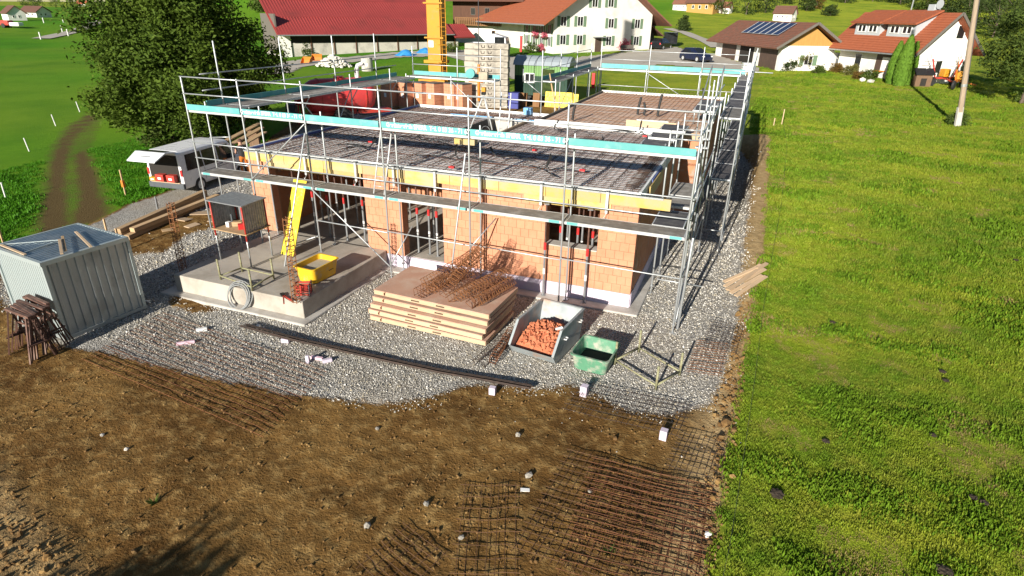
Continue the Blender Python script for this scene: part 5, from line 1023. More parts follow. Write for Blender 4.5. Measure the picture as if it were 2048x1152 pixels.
pts = [on(u, v, None, 0.25) for u, v in ((1563, 240), (1572, 300), (1560, 420), (1542, 520), (1522, 640), (1505, 780), (1480, 950), (1455, 1110), (1440, 1180))]
m = MB(); m.tube(pts, 0.003, 4); tag(m.build('string_line', 'wire'), 'thin dark string stretched along the meadow edge', 'string')
# --- steel props
pr0 = thing('steel_prop', 'x', 'steel prop', (0, 0, 0), 0, 'adjustable steel props holding the slab formwork')
m = MB(); m.b(-0.06, 0.06, -0.06, 0.06, 0, 0.01); m.build('base_plate', 'galv_dark', pr0); m = MB(); m.tube([(0, 0, 0.01), (0, 0, 1.45)], 0.034, 8); m.build('outer_tube', 'galv_dark', pr0); m = MB(); m.tube([(0, 0, 1.4), (0, 0, 2.52)], 0.026, 8); m.build('inner_tube', 'steelbrown', pr0); m = MB(); m.tube([(0, 0, 1.3), (0, 0, 1.5)], 0.042, 8); m.build('collar', 'redbright', pr0); m = MB(); m.b(-0.07, 0.07, -0.07, 0.07, 2.52, 2.54); m.build('head_plate', 'galv_dark', pr0)
m = MB(); m.tube([(0, 0, 0.62), (0, 0, 0.78)], 0.037, 8); m.build('paint_ring', 'whitefoam', pr0)
plist = [(x, y, ZI+0.012, 'in the wide terrace opening') for x in (-13.2, -12.5, -11.8, -11.1, -10.4) for y in (1.5, 2.9, 4.4)]+[(x, y, ZI+0.012, 'in the narrow door opening') for x in (-8.4, -8.0, -7.6) for y in (1.35, 2.6)]+[(x, y, ZI+0.012, 'behind the window opening') for x in (-3.7, -3.2, -2.7) for y in (1.6, 2.6)]
o20 = ['first', 'second', 'third', 'fourth', 'fifth']; rows = {1.5: 'front', 2.9: 'middle', 4.4: 'back', 1.35: 'front', 2.6: 'back', 1.6: 'front'}; xi = {}
for k, (x, y, z_, where) in enumerate(plist):
    cx = sorted({a for a, b, c, d in plist if d == where}); lab = 'dark steel prop %s, %s in the %s row' % (where, o20[cx.index(x)], rows[y])
    if k == 0: o = pr0; o['label'] = lab; o.location = (x, y, z_)
    else: o = dup(pr0, (x+random.uniform(-.06, .06), y+random.uniform(-.1, .1), z_), random.uniform(0, 3), lab)
for x, lab in ((-3.86, 'steel prop outside the wall at the left side of the window'), (-2.62, 'steel prop outside the wall at the right side of the window')):
    o = dup(pr0, (x, 0.76, 0.055), 0.3, lab); o.scale = (1, 1, 1.1)
# --- on the slab
p = on(968, 256, ZS+0.03); o = thing('laser_tripod', 'laser level on an aluminium tripod standing on the slab', 'tripod', p)
for a in (90, 210, 330): pole(o, p+Vector((math.cos(R(a))*0.55, math.sin(R(a))*0.55, 0)), p+Vector((0, 0, 1.3)), 'leg', 0.028, 'alu')
m = MB(); m.tube([p+Vector((0, 0, 1.28)), p+Vector((0, 0, 1.38))], 0.09, 8); m.build('head', 'black', o, True); m = MB(); m.box(p+Vector((0, 0, 1.47)), (0.17, 0.15, 0.17)); m.build('laser_level', 'craneyellow', o, True, bevel=0.02)
p = on(1015, 262, ZS-0.45); o = thing('mortar_bucket', 'dark grey bucket standing in the stair opening', 'bucket', (-8.75, 7.7, ZS-0.5)); m = MB(); m.loft([[(math.cos(i*PI/6)*r, math.sin(i*PI/6)*r, z_) for i in range(12)] for r, z_ in ((0.13, 0), (0.18, 0.42), (0.195, 0.42), (0.195, 0.46), (0.17, 0.46), (0.125, 0.04))]); m.build('body', 'greyplastic', o); m = MB(); m.tube([(0.18*math.cos(a), 0, 0.44+0.0) if False else (0.185*math.cos(a), 0.02, 0.44+0.2*math.sin(a)) for a in [PI*i/8 for i in range(9)]], 0.007, 5); m.build('handle', 'galv', o)
o = thing('stair_ladder', 'aluminium ladder rising out of the stair opening', 'ladder', (-8.6, 9.2, 1.0))
for dx in (0, 0.42): pole(o, (-8.75+dx, 8.6, 0.6), (-8.75+dx, 9.35, ZS+1.25), 'stile', 0.028, 'alu')
for k in range(9): f = 0.1+k*0.11; pole(o, (-8.75, 8.6+0.75*f, 0.6+4.0*f), (-8.33, 8.6+0.75*f, 0.6+4.0*f), 'rung', 0.016, 'alu')
p = on(932, 288, ZS+0.06); block('foam_pack', 'yellow foam pack lying on the slab mesh under the upper deck', 'foam pack', p, (0.75, 0.35, 0.2), 0.1, 'yellowply')
block('crane_motor', 'small grey motor standing on the rear scaffold deck', 'motor', Vector((-11.3, 13.3, D2+0.006)), (0.42, 0.3, 0.34), 0.2, 'mortarfill')
o = thing('cable_reel', 'teal and grey cable reel on the rear scaffold deck', 'cable reel', (-12.0, 13.3, D2+0.004), 0.3)
m = MB(); 
for y in (-0.12, 0.12): m.tube([(0, y-0.01, 0.24), (0, y+0.01, 0.24)], 0.22, 14)
m.build('flange', 'teal', o); m = MB(); m.tube([(0, -0.1, 0.24), (0, 0.1, 0.24)], 0.15, 12); m.build('drum', 'white', o); m = MB(); m.tube([(-0.2, -0.16, 0.012), (-0.2, 0.16, 0.012)], 0.012, 5); m.tube([(0.2, -0.16, 0.012), (0.2, 0.16, 0.012)], 0.012, 5); m.build('stand', 'galv', o)
# ------------------------------------------------------------------ trees and shrubs
def crown_mesh(rg, c, rad, n, leaf, clumps, squash=1.0, shell=0.55, upper=-1.0):
    """many small leaf faces gathered in clumps through the crown's volume"""
    d = rg.normal(size=(clumps, 3)); d /= np.linalg.norm(d, axis=1)[:, None]; d = d[d[:, 2] > upper]; r = shell+(1-shell)*rg.random(len(d))**0.6
    lump = 1+0.22*np.sin(d[:, 0]*5+1)*np.cos(d[:, 1]*4)+0.14*np.sin(d[:, 2]*7+d[:, 0]*3)
    cc = np.array(c)+d*np.array(rad)*(r*lump)[:, None]
    k = rg.integers(0, len(cc), n); sz = 0.065*min(rad[0], rad[1], rad[2])*(0.6+0.9*rg.random(len(cc)))+leaf*0.7
    p = cc[k]+np.clip(rg.normal(size=(n, 3)), -1.5, 1.5)*sz[k][:, None]*np.array([1, 1, 0.75])
    a = rg.normal(size=(n, 3)); a[:, 2] *= 0.6; a /= np.linalg.norm(a, axis=1)[:, None]
    out = p-np.array(c); out /= np.linalg.norm(out, axis=1)[:, None]+1e-6
    nn = out+rg.normal(size=(n, 3))*0.9; b = np.cross(nn, a); b /= np.linalg.norm(b, axis=1)[:, None]+1e-6
    l = leaf*(0.6+0.8*rg.random(n))[:, None]; w_ = l*0.5
    v = np.stack([p-a*l*0.5, p+b*w_*0.5, p+a*l*0.5-np.array([0, 0, 1])*l*0.2, p-b*w_*0.5], 1).reshape(-1, 3)
    me = bpy.data.meshes.new('crown'); me.vertices.add(4*n); me.vertices.foreach_set('co', v.astype(np.float32).ravel()); me.loops.add(4*n); me.loops.foreach_set('vertex_index', np.arange(4*n))
    me.polygons.add(n); me.polygons.foreach_set('loop_start', np.arange(0, 4*n, 4)); me.polygons.foreach_set('loop_total', np.full(n, 4)); me.update(calc_edges=True); return me, cc
def tree(name, label, base, hgt, rad, cz, n, leaf, mt, seed, group=None, clumps=160, trunk=0.22, cat='tree', shell=0.5, upper=-1.0):
    rg = np.random.default_rng(seed); o = thing(name, label, cat, base, 0, group); c = (0, 0, cz); me, cc = crown_mesh(rg, c, rad, n, leaf, clumps, shell=shell, upper=upper)
    mk('crown', me, mt, o)
    m = MB(); m.tube([(0, 0, -0.2), (0.05, 0, cz*0.45), (0, 0.05, cz)], [trunk, trunk*0.75, trunk*0.35], 8)
    for k in range(7): q = Vector(cc[k*len(cc)//7]); s = Vector((0, 0, cz*(0.35+0.07*k))); m.tube([s, s.lerp(q, 0.5)+Vector((0, 0, 0.15)), q], [trunk*0.45, trunk*0.25, trunk*0.08], 5)
    m.build('trunk', 'bark', o); return o
def bush(name, label, base, rad, n, leaf, mt, seed, group=None):
    rg = np.random.default_rng(seed); o = thing(name, label, 'shrub', base, 0, group); me, cc = crown_mesh(rg, (0, 0, rad[2]*0.8), rad, n, leaf, 40, shell=0.35); mk('foliage', me, mt, o)
    m = MB()
    for k in range(5): m.tube([(0, 0, -0.1), tuple(cc[k])], [0.04, 0.01], 4)
    m.build('stems', 'bark', o); return o
def T(u, v, dz=0): p = G(u, v); return Vector((p.x, p.y, gz(p.x, p.y)+dz))
p = T(402, 288); tree('walnut_tree', 'big dark green walnut tree behind the van', p, 9, (3.8, 3.8, 4.1), 4.5, 84000, 0.2, 'leafwalnut', 1, clumps=640, trunk=0.3, shell=0.5)
for k, (u, v, r, lab) in enumerate(((250, 250, 1.3, 'low bush at the foot of the walnut tree towards the track'), (345, 290, 1.2, 'low bush at the foot of the walnut tree above the van'), (500, 235, 1.6, 'dark bush at the scaffold side of the walnut tree'))): bush('bush', lab, T(u, v), (r, r, r*0.9), 3500, 0.2, 'leafwalnut' if k != 1 else 'leafgreen', 30+k, 'bushes under the walnut tree')
# conifer behind the camera, its shade falls on the soil at the bottom edge
tree('shade_tree', 'leafy tree behind the viewer, only its shade falls on the soil', Vector((-7.1, -22.4, 0.0)), 4, (1.6, 1.6, 1.6), 2.0, 26000, 0.3, 'leafdark', 77, clumps=240, trunk=0.12, shell=0.1)
# right side
tree('roadside_tree', 'leafy tree with pale trunk at the right picture edge', T(2042, 207), 6, (3.2, 2.9, 3.6), 4.4, 16000, 0.22, 'leafgreen', 5, clumps=140, trunk=0.16)
for k, (u, v, r, h_, mt, lab) in enumerate(((1985, 75, 4.0, 5.5, 'leafdark', 'dark tree behind the right tree crown'), (2030, 60, 4.6, 6.0, 'leafgreen', 'taller lit tree in the upper right corner'), (1930, 45, 3.6, 5.0, 'leafdark', 'dark round tree above the gabled house'), (1890, 30, 3.4, 4.6, 'leafdark', 'dark tree left of the pole top'), (1850, 22, 3.0, 4.0, 'leafgreen', 'small lit tree on the hill above the dormer roof'), (1960, 25, 4.0, 5.6, 'leafdark', 'dark tree directly right of the pole top'), (2010, 20, 4.5, 6.0, 'leafdark', 'dark tree in the hillside wood, far right'), (1800, 8, 3.0, 4.0, 'leafdark', 'dark tree on the hill crest above the satellite dish'))):
    tree('hillside_tree', lab, T(u, v), 7, (r*1.2, r*1.2, h_*0.9), h_*0.85, 3500, 0.42, mt, 40+k, 'trees on the wooded hillside', 90, 0.2)
for k, (u, v, r, h_, mt, lab) in enumerate(((1492, 30, 2.2, 4.6, 'leafgreen', 'green tree left of the small white hill house'), (1530, 26, 2.4, 4.4, 'leafdark', 'dark tree next to the small white hill house'), (1442, 28, 2.6, 5.2, 'leafgreen', 'round tree in front of the far brown barn'), (1612, 22, 2.0, 2.8, 'leafdark', 'dark bush right of the small white hill house'), (1632, 18, 1.9, 3.2, 'leafautumn', 'rust coloured tree right of the small white hill house'), (1660, 32, 1.6, 1.8, 'leafdark', 'single dark bush on the green hillside'), (1366, 62, 0.9, 1.9, 'leafdark', 'small conifer on the meadow behind the cars'), (1570, 8, 3.0, 4.4, 'leafdark', 'dark tree on the upper hillside'), (1690, 6, 3.0, 4.0, 'leafdark', 'dark tree at the top of the green hillside'), (1745, 3, 3.4, 4.4, 'leafdark', 'dark tree at the top edge above the dormers'))):
    tree('field_tree', lab, T(u, v), 5, (r, r, h_*0.62), h_*0.6, 1600, 0.36, mt, 60+k, 'trees on the meadows behind', 60, 0.14)
for k, (u, v, r, h_, lab) in enumerate(((70, 22, 5, 8, 'village tree behind the white house on the far left'), (60, 18, 6, 9, 'far left village tree, nearest the sky'), (112, 16, 6, 8, 'village tree right of the white house'), (150, 18, 6, 9, 'village tree in the middle of the far row'), (190, 17, 6, 8, 'village tree before the far red roof'), (225, 30, 4, 5, 'bushy tree left of the farm with white chimney wall'), (250, 30, 4.4, 6, 'larger bushy tree touching the farm roof'), (300, 12, 6, 8, 'tree behind the farm with white chimney wall'), (352, 8, 6, 8, 'tree above the farm roof end'), (205, 10, 6, 7, 'farthest village tree at the sky'), (525, 22, 2.4, 3.2, 'round bush on the slope beside the barn roof'))):
    p = T(u, v); tree('village_tree', lab, p, 7, (r, r, h_*0.55), h_*0.6, 1300, 0.6, 'leafdark' if k % 2 else 'leafgreen', 80+k, 'trees around the far village', 60, 0.2)
# thuja columns
for k, (u, v, r, h_, lab) in enumerate(((1781, 168, 0.55, 3.6, 'left thuja column in front of the gabled house'), (1797, 172, 0.62, 4.2, 'tallest middle thuja column in front of the gabled house'), (1812, 170, 0.5, 3.6, 'right thuja column in front of the gabled house'))):
    rg = np.random.default_rng(90+k); o = thing('thuja', lab, 'conifer', T(u, v), 0, 'clipped thuja columns'); n = 7000; zz = rg.random(n)*h_; rr_ = r*np.clip(1.08-(zz/h_)**3.2*0.95, 0.05, 1)*np.clip(0.72+zz/h_*2, 0, 1)*(0.86+0.2*rg.random(n)); a = rg.random(n)*6.28
    p = np.stack([np.cos(a)*rr_, np.sin(a)*rr_, zz], -1); up_ = np.array([0, 0, 1.0])*0.16+rg.normal(size=(n, 3))*0.03; b = np.stack([-np.sin(a), np.cos(a), 0*a], -1)*0.045+rg.normal(size=(n, 3))*0.015
    v_ = np.stack([p-b, p+b, p+up_+b*0.3, p+up_-b*0.3], 1).reshape(-1, 3); me = bpy.data.meshes.new('crown'); me.from_pydata(v_.tolist(), [], [(4*i, 4*i+1, 4*i+2, 4*i+3) for i in range(n)]); mk('crown', me, 'leafthuja', o)
    m = MB(); m.tube([(0, 0, -0.1), (0, 0, h_*0.95)], [r*0.75, 0.1], 8); m.build('trunk', 'leafdark', o)
for k, (u, v, r, mt, lab) in enumerate(((1600, 140, 1.5, 'leafshrub', 'large yellowish shrub in front of the garden wall'), (1575, 142, 0.9, 'leafdark', 'dark shrub beside the garage corner'), (1672, 145, 0.6, 'leafautumn', 'small reddish shrub at the garden wall'), (1700, 150, 0.7, 'leafshrub', 'low flowering shrub before the house window'), (1738, 160, 0.7, 'leafgreen', 'low green shrub left of the thuja columns'), (1640, 148, 0.6, 'leafgreen', 'small green shrub under the arched gate'), (1718, 158, 0.5, 'leafautumn', 'tiny brown shrub beside the white stones'), (1912, 250, 0.55, 'leafgreen', 'tuft of tall weeds at the foot of the utility pole'))):
    bush('garden_shrub', lab, T(u, v), (r, r, r*0.8), 1800, 0.14, mt, 110+k, 'garden shrubs')

# ------------------------------------------------------------------ roads behind
def drape(name, poly, step, mt, dz=0.05):
    xs_ = np.arange(min(p[0] for p in poly), max(p[0] for p in poly), step); ys_ = np.arange(min(p[1] for p in poly), max(p[1] for p in poly), step)
    XX, YY = np.meshgrid(xs_, ys_); s = poly_sdf(XX.ravel(), YY.ravel(), poly).reshape(XX.shape); ZZ = gzv(XX.ravel(), YY.ravel()).reshape(XX.shape)+dz; m = MB(); nx_ = len(xs_)
    m.v = [(float(a), float(b), float(c)) for a, b, c in zip(XX.ravel(), YY.ravel(), ZZ.ravel())]
    for j in range(len(ys_)-1):
        for i in range(nx_-1):
            if s[j:j+2, i:i+2].max() > -step*0.3: m.f.append((j*nx_+i, j*nx_+i+1, (j+1)*nx_+i+1, (j+1)*nx_+i))
    me = bpy.data.meshes.new(name); me.from_pydata(m.v, [], m.f); me.update(); bm = bmesh.new(); bm.from_mesh(me); bmesh.ops.delete(bm, geom=[v for v in bm.verts if not v.link_faces], context='VERTS'); bm.to_mesh(me); bm.free()
    return struct(mk(name, me, mt))
def lane(name, px, wd, mt, dz=0.05):
    c = [G(u, v) for u, v in px]; pts = []
    for a, b in zip(c[:-1], c[1:]):
        for i in range(10): pts.append(a.lerp(b, i/10))
    m = MB(); L_ = []
    for i, q in enumerate(pts):
        d = (pts[min(i+2, len(pts)-1)]-pts[max(i-2, 0)]); d.z = 0; d.normalize(); n_ = Vector((-d.y, d.x, 0)); L_.append([(q+n_*s*wd/2) for s in (-1, 1)])
    vs = [(v.x, v.y, gz(v.x, v.y)+dz) for g in L_ for v in g]; me = bpy.data.meshes.new(name); me.from_pydata(vs, [], [(2*i, 2*i+1, 2*i+3, 2*i+2) for i in range(len(L_)-1)]); me.update(); return struct(mk(name, me, mt))
drape('farmyard', gp((1110, 128), (1180, 114), (1300, 102), (1345, 94), (1372, 104), (1432, 112), (1500, 136), (1530, 143), (1440, 138), (1320, 128), (1200, 138), (1110, 152), (1060, 165), (1040, 158)), 0.7, 'asphalt')
drape('farm_road', gp((530, 150), (560, 126), (600, 120), (700, 116), (790, 106), (900, 100), (1000, 112), (1110, 128), (1040, 158), (1000, 140), (900, 112), (800, 114), (700, 124), (600, 132), (570, 145)), 0.8, 'asphalt', 0.06)
lane('farm_lane', ((1335, 58), (1370, 66), (1405, 80), (1440, 98)), 2.2, 'asphalt', 0.1)
lane('field_lane', ((20, 190), (20, 190)) if False else ((82, 78), (110, 72), (140, 66), (165, 58), (185, 50), (194, 45), (188, 42)), 3.2, 'asphalt', 0.12)
for k, (u, v) in enumerate(((82, 79), (125, 64), (137, 72), (163, 53), (184, 40), (127, 45), (88, 46), (195, 14))):
    p = T(u, v); o = MB().tube([(0, 0, 0), (0, 0, 1.3)], 0.14, 6).build('road_post', 'stakewhite'); o.location = p; tag(o, 'white road post on the far left field, %s along the lane' % ['nearest', 'second', 'third', 'fourth', 'fifth, at the bend', 'sixth, above the lane', 'seventh, above the lane', 'farthest'][k], 'road post', 'white posts along the far lane')

# ------------------------------------------------------------------ buildings behind
def wall_hit(P0, d, u, v):
    r_ = ray(u, v); n_ = Vector((-d.y, d.x, 0)); t_ = (P0-CAM).dot(n_)/r_.dot(n_); q = CAM+r_*t_; return (q-P0).dot(d), q.z
def win(par, s, z_, wd, ht, axis=0, off=0.0, shut=None, mt='white', div=1, off2=0.0):
    """window in local frame: axis 0 = on the front (y = off, facing -y), axis 1 = on the left end (x = off, facing -x), 2 = right end facing +x"""
    def bx(mm, a0, a1, z0, z1, d0, d1):
        if axis == 0: mm.b(a0, a1, off-d1, off-d0, z0, z1)
        elif axis == 1: mm.b(off-d1, off-d0, a0, a1, z0, z1)
        else: mm.b(off+d0, off+d1, a0, a1, z0, z1)
    mm = MB(); f = 0.07
    bx(mm, s-wd/2, s-wd/2+f, z_, z_+ht, 0.01, 0.06); bx(mm, s+wd/2-f, s+wd/2, z_, z_+ht, 0.01, 0.06); bx(mm, s-wd/2+f, s+wd/2-f, z_, z_+f, 0.01, 0.06); bx(mm, s-wd/2+f, s+wd/2-f, z_+ht-f, z_+ht, 0.01, 0.06)
    for k in range(1, div+1): a = s-wd/2+wd*k/(div+1); bx(mm, a-0.03, a+0.03, z_+f, z_+ht-f, 0.012, 0.055)
    o = mm.build('window', mt, par); mm = MB(); bx(mm, s-wd/2+f*0.5, s+wd/2-f*0.5, z_+f*0.5, z_+ht-f*0.5, 0.004, 0.03); mm.build('pane', 'glass', o)
    if shut:
        for sg in (-1, 1): a = s+sg*(wd/2+wd*0.26); mm = MB(); bx(mm, a-wd*0.23, a+wd*0.23, z_-0.03, z_+ht+0.03, 0.01, 0.05); mm.build('shutter', shut, o)
    return o
def slope(par, name, x0, x1, ya, za, yb, zb, mt, rows, th=0.12, ribs=0):
    """roof slope from eave (ya, za) up to ridge (yb, zb), laid in overlapping courses"""
    mm = MB(); n_ = Vector((0, -(zb-za), (yb-ya))); n_ = n_.normalized() if n_.z > 0 else -n_.normalized()
    mm.loft([[Vector((x, ya, za)), Vector((x, yb, zb)), Vector((x, yb, zb))-n_*th, Vector((x, ya, za))-n_*th] for x in (x0, x1)])
    for k in range(rows):
        f0, f1 = k/rows, min(1, (k+1.15)/rows); A_ = Vector((0, ya+(yb-ya)*f0, za+(zb-za)*f0)); B_ = Vector((0, ya+(yb-ya)*f1, za+(zb-za)*f1))
        mm.loft([[A_+n_*0.05+Vector((x, 0, 0)), B_+n_*0.006+Vector((x, 0, 0)), A_+n_*0.004+Vector((x, 0, 0))] for x in (x0+0.002, x1-0.002)])
    for k in range(ribs):
        x = x0+(x1-x0)*(k+0.5)/ribs; A_ = Vector((x, ya, za)); B_ = Vector((x, yb, zb)); w_ = (x1-x0)/ribs*0.22; mm.loft([[q+Vector((-w_, 0, 0))+n_*0.003, q+Vector((-w_*0.5, 0, 0))+n_*0.06, q+Vector((w_*0.5, 0, 0))+n_*0.06, q+Vector((w_, 0, 0))+n_*0.003] for q in (A_, B_)])
    return mm.build(name, mt, par)
def body(par, L, D, hw, hr, ridge, wm, gm=None, low=-1.2):
    """walls: ridge 'x' (gables at the ends) or 'y' (gable on the front)"""
    mm = MB(); mm.b(0, L, 0, D, low, hw); mm.build('wall', wm, par)
    mm = MB()
    if ridge == 'x':
        mm.prism([(0.003, 0, hw), (0.003, D, hw), (0.003, D/2, hr)], None, (L-0.006, 0, 0))
    else: mm.prism([(0, 0.003, hw), (L, 0.003, hw), (L/2, 0.003, hr)], None, (0, D-0.006, 0))
    mm.build('gable', gm or wm, par)
# --- red roofed barn
P0, P1 = T(575, 116), T(925, 95); L = math.hypot(P1.x-P0.x, P1.y-P0.y); rz = ang(P0, P1)
bn = thing('barn', 'long barn with red ribbed metal roof behind the crane', 'barn', P0, rz); dB = Vector((math.cos(rz), math.sin(rz), 0))
ze = height_at(P0, 572, 70)-P0.z
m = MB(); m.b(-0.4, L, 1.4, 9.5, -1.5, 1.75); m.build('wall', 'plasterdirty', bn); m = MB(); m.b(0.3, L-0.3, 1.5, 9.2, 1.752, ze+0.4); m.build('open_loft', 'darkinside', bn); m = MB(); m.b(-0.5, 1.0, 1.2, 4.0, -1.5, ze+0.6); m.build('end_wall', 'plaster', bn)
for k in range(9): m = MB(); x = 0.6+k*(L-1.2)/8; m.b(x-0.08, x+0.08, 1.3, 1.46, -1.0, ze+0.25); m.build('post', 'woodbrown', bn)
slope(bn, 'roof', -0.9, L*0.95, 0, ze, 11, ze+6.3, 'roofred', 3, 0.15, 66); slope(bn, 'lean_to_roof', L*0.951, L+2.2, -0.2, ze-0.45, 3.2, ze+1.35, 'roofred', 2, 0.12, 9)
m = MB(); m.tube([(-0.9, -0.06, ze-0.05), (L*0.95, -0.06, ze-0.05)], 0.08, 6); m.build('gutter', 'galv', bn)
m = MB(); m.b(-0.7, -0.5, 1.5, 9.0, 0.5, ze+2.5); m.build('gable_boards', 'woodgrey', bn)
# --- white farmhouse, gable to the viewer
P0, P1 = T(1106, 108), T(1298, 99); L = math.hypot(P1.x-P0.x, P1.y-P0.y); rz = ang(P0, P1); fh = thing('farmhouse', 'white farmhouse with green shutters and tiled roof', 'house', P0, rz); dF = Vector((math.cos(rz), math.sin(rz), 0)); nF = Vector((-dF.y, dF.x, 0))
hw = height_at(P0, 1103, 26)-P0.z; hr = hw+5.2; body(fh, L, 23, hw, hr, 'y', 'plasterold')
def slope_y(par, name, xa, za, xb, zb, y0, y1, mt, rows, th=0.14):
    mm = MB(); n_ = Vector((-(zb-za), 0, xb-xa)).normalized(); n_ = n_ if n_.z > 0 else -n_
    mm.loft([[Vector((xa, y, za)), Vector((xb, y, zb)), Vector((xb, y, zb))-n_*th, Vector((xa, y, za))-n_*th] for y in (y0, y1)])
    for k in range(rows):
        f0, f1 = k/rows, min(1, (k+1.15)/rows); A_ = Vector((xa+(xb-xa)*f0, 0, za+(zb-za)*f0)); B_ = Vector((xa+(xb-xa)*f1, 0, za+(zb-za)*f1)); mm.loft([[A_+n_*0.05+Vector((0, y, 0)), B_+n_*0.006+Vector((0, y, 0)), A_+n_*0.004+Vector((0, y, 0))] for y in (y0+0.002, y1-0.002)])
    return mm.build(name, mt, par)
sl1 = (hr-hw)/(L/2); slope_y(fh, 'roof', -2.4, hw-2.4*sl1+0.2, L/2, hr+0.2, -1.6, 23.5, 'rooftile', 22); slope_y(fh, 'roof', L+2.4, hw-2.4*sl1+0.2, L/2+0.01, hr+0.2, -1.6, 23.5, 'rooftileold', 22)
for k in range(5): m = MB(); y = 0.4+k*3.6; m.beam((-2.2, y, hw-2.4*sl1+0.08), (0.1, y, hw-0.1), 0.14, 0.16); m.build('rafter', 'woodbrown', fh)
m = MB(); m.tube([(-2.45, -1.6, hw-2.4*sl1+0.1), (-2.45, 23, hw-2.4*sl1+0.1)], 0.09, 6); m.build('gutter', 'galv', fh)
for u, v in ((1127, 43), (1160.5, 43), (1222, 47), (1274.6, 48), (1125.5, 80), (1159, 80), (1217, 82), (1272, 82), (1190, 5), (1222, 5)):
    s, z_ = wall_hit(P0, dF, u, v); win(fh, s, z_-P0.z-0.6, 0.95, 1.25, 0, 0, 'shutter', 'white', 1)
s, z_ = wall_hit(P0, dF, 1195, 100); m = MB(); m.b(s-0.5, s+0.5, -0.05, -0.01, -0.6, 2.0); d_ = m.build('door', 'doorbrown', fh); m = MB(); m.b(s-0.9, s+0.9, -0.9, -0.06, 2.05, 2.15); m.build('canopy', 'galv_dark', d_)
for k, y in enumerate((1.2, 3.4, 5.6, 8.0)):
    for z_ in (0.9, hw-2.6): win(fh, y, z_, 0.95, 1.25, 1, 0, 'shutter', 'white', 1)
for k, (y, z_) in enumerate(((2.0, hw-2.9), (4.6, hw-2.8), (2.6, 0.6))):
    rg = np.random.default_rng(k); o = thing('flower_box', ['pink flower box on the upper left wall of the farmhouse, nearer the corner', 'pink flower box on the upper left wall of the farmhouse, farther back', 'pink flowers low on the left wall of the farmhouse'][k], 'flowers', MW[fh.name] @ Vector((-0.35, y, z_)), rz, 'flower boxes of the farmhouse'); me, _ = crown_mesh(rg, (0, 0, 0.1), (0.35, 0.7, 0.5), 500, 0.14, 20, shell=0.2); mk('blossoms', me, 'flower', o); m = MB(); m.b(-0.2, 0.2, -0.6, 0.6, -0.25, -0.05); m.build('trough', 'woodbrown', o)
m = MB(); m.b(L+0.1, L+3.0, 3, 14, -1, hw-1.5); m.build('side_shed', 'woodgrey', fh); slope_y(fh, 'shed_roof', L+3.6, hw-2.8, L+0.05, hw-0.7, 1.5, 14.5, 'rooftilebrown', 6)
# --- wooden wing with balcony
P0, P1 = T(902, 86), T(1045, 93); L = math.hypot(P1.x-P0.x, P1.y-P0.y); rz = ang(P0, P1); wb = thing('wooden_farm_wing', 'brown timber farm wing with balcony over a white ground floor', 'house', P0+Vector((-0.5, 1.5, 0)), rz)
m = MB(); m.b(0, L, 0, 7, -1, 2.75); m.build('ground_floor_wall', 'plaster', wb); m = MB(); m.b(0.02, L-0.02, 0.3, 7, 2.752, 7.2); m.build('upper_wall', 'woodbrown', wb); m = MB(); m.b(L*0.84, L+0.3, -0.3, 0.298, 2.76, 6.2); m.build('corner_boarding', 'woodwarm', wb)
slope(wb, 'roof', -1.0, L+1.0, -1.6, 6.4, 4.5, 9.2, 'rooftilebrown', 10)
m = MB(); m.b(L*0.12, L*0.83, -1.2, 0.29, 2.76, 2.92); bal = m.build('balcony', 'woodwarm', wb)
for k in range(26): x = L*0.125+k*L*0.7/25; m = MB(); m.b(x-0.11, x+0.11, -1.24, -1.2, 2.85, 3.85); m.build('balcony_board', 'woodwarm', bal)
m = MB(); m.b(L*0.12, L*0.83, -1.28, -1.16, 3.86, 3.96); m.build('handrail', 'woodwarm', bal)
for x in (L*0.3, L*0.5): win(wb, x, 4.3, 0.9, 1.1, 0, 0.3, None, 'woodgrey', 1)
win(wb, L*0.62, 0.5, 1.2, 1.6, 0, 0, None, 'woodwarm', 1)
# --- garage house with solar panels
P0, P1 = T(1430, 111), T(1556, 142); L = math.hypot(P1.x-P0.x, P1.y-P0.y); rz = ang(P0, P1); gh = thing('garage_house', 'white garage house with brown doors and solar panels on the roof', 'garage', Vector((P0.x, P0.y, P1.z)), rz); dG = Vector((math.cos(rz), math.sin(rz), 0)); Pg = Vector((P0.x, P0.y, P1.z))
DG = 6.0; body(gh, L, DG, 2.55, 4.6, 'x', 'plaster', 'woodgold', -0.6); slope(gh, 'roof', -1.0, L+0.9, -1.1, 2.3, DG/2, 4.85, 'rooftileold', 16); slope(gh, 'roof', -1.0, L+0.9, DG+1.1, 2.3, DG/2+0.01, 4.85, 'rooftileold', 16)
m = MB(); m.beam((L+0.92, -1.1, 2.28), (L+0.92, DG/2, 4.8), 0.06, 0.25); m.beam((L+0.92, DG+1.1, 2.28), (L+0.92, DG/2, 4.8), 0.06, 0.25); m.build('barge_board', 'woodgrey', gh)
for k, (u0, u1, mt) in enumerate(((1444, 1470, 'doorbrown'), (1480, 1506, 'darkinside'), (1521, 1554, 'doorbrown'))):
    s0, _ = wall_hit(Pg, dG, u0, 105); s1_, _ = wall_hit(Pg, dG, u1, 115); m = MB(); m.b(s0, s1_, -0.05, -0.01, -0.3, 2.15); m.build('garage_door', mt, gh)
hrs = lambda f: (-1.1+(DG/2+1.1)*f, 2.3+2.55*f)
nrm = Vector((0, -2.55, DG/2+1.1)).normalized()
s0 = L*0.50
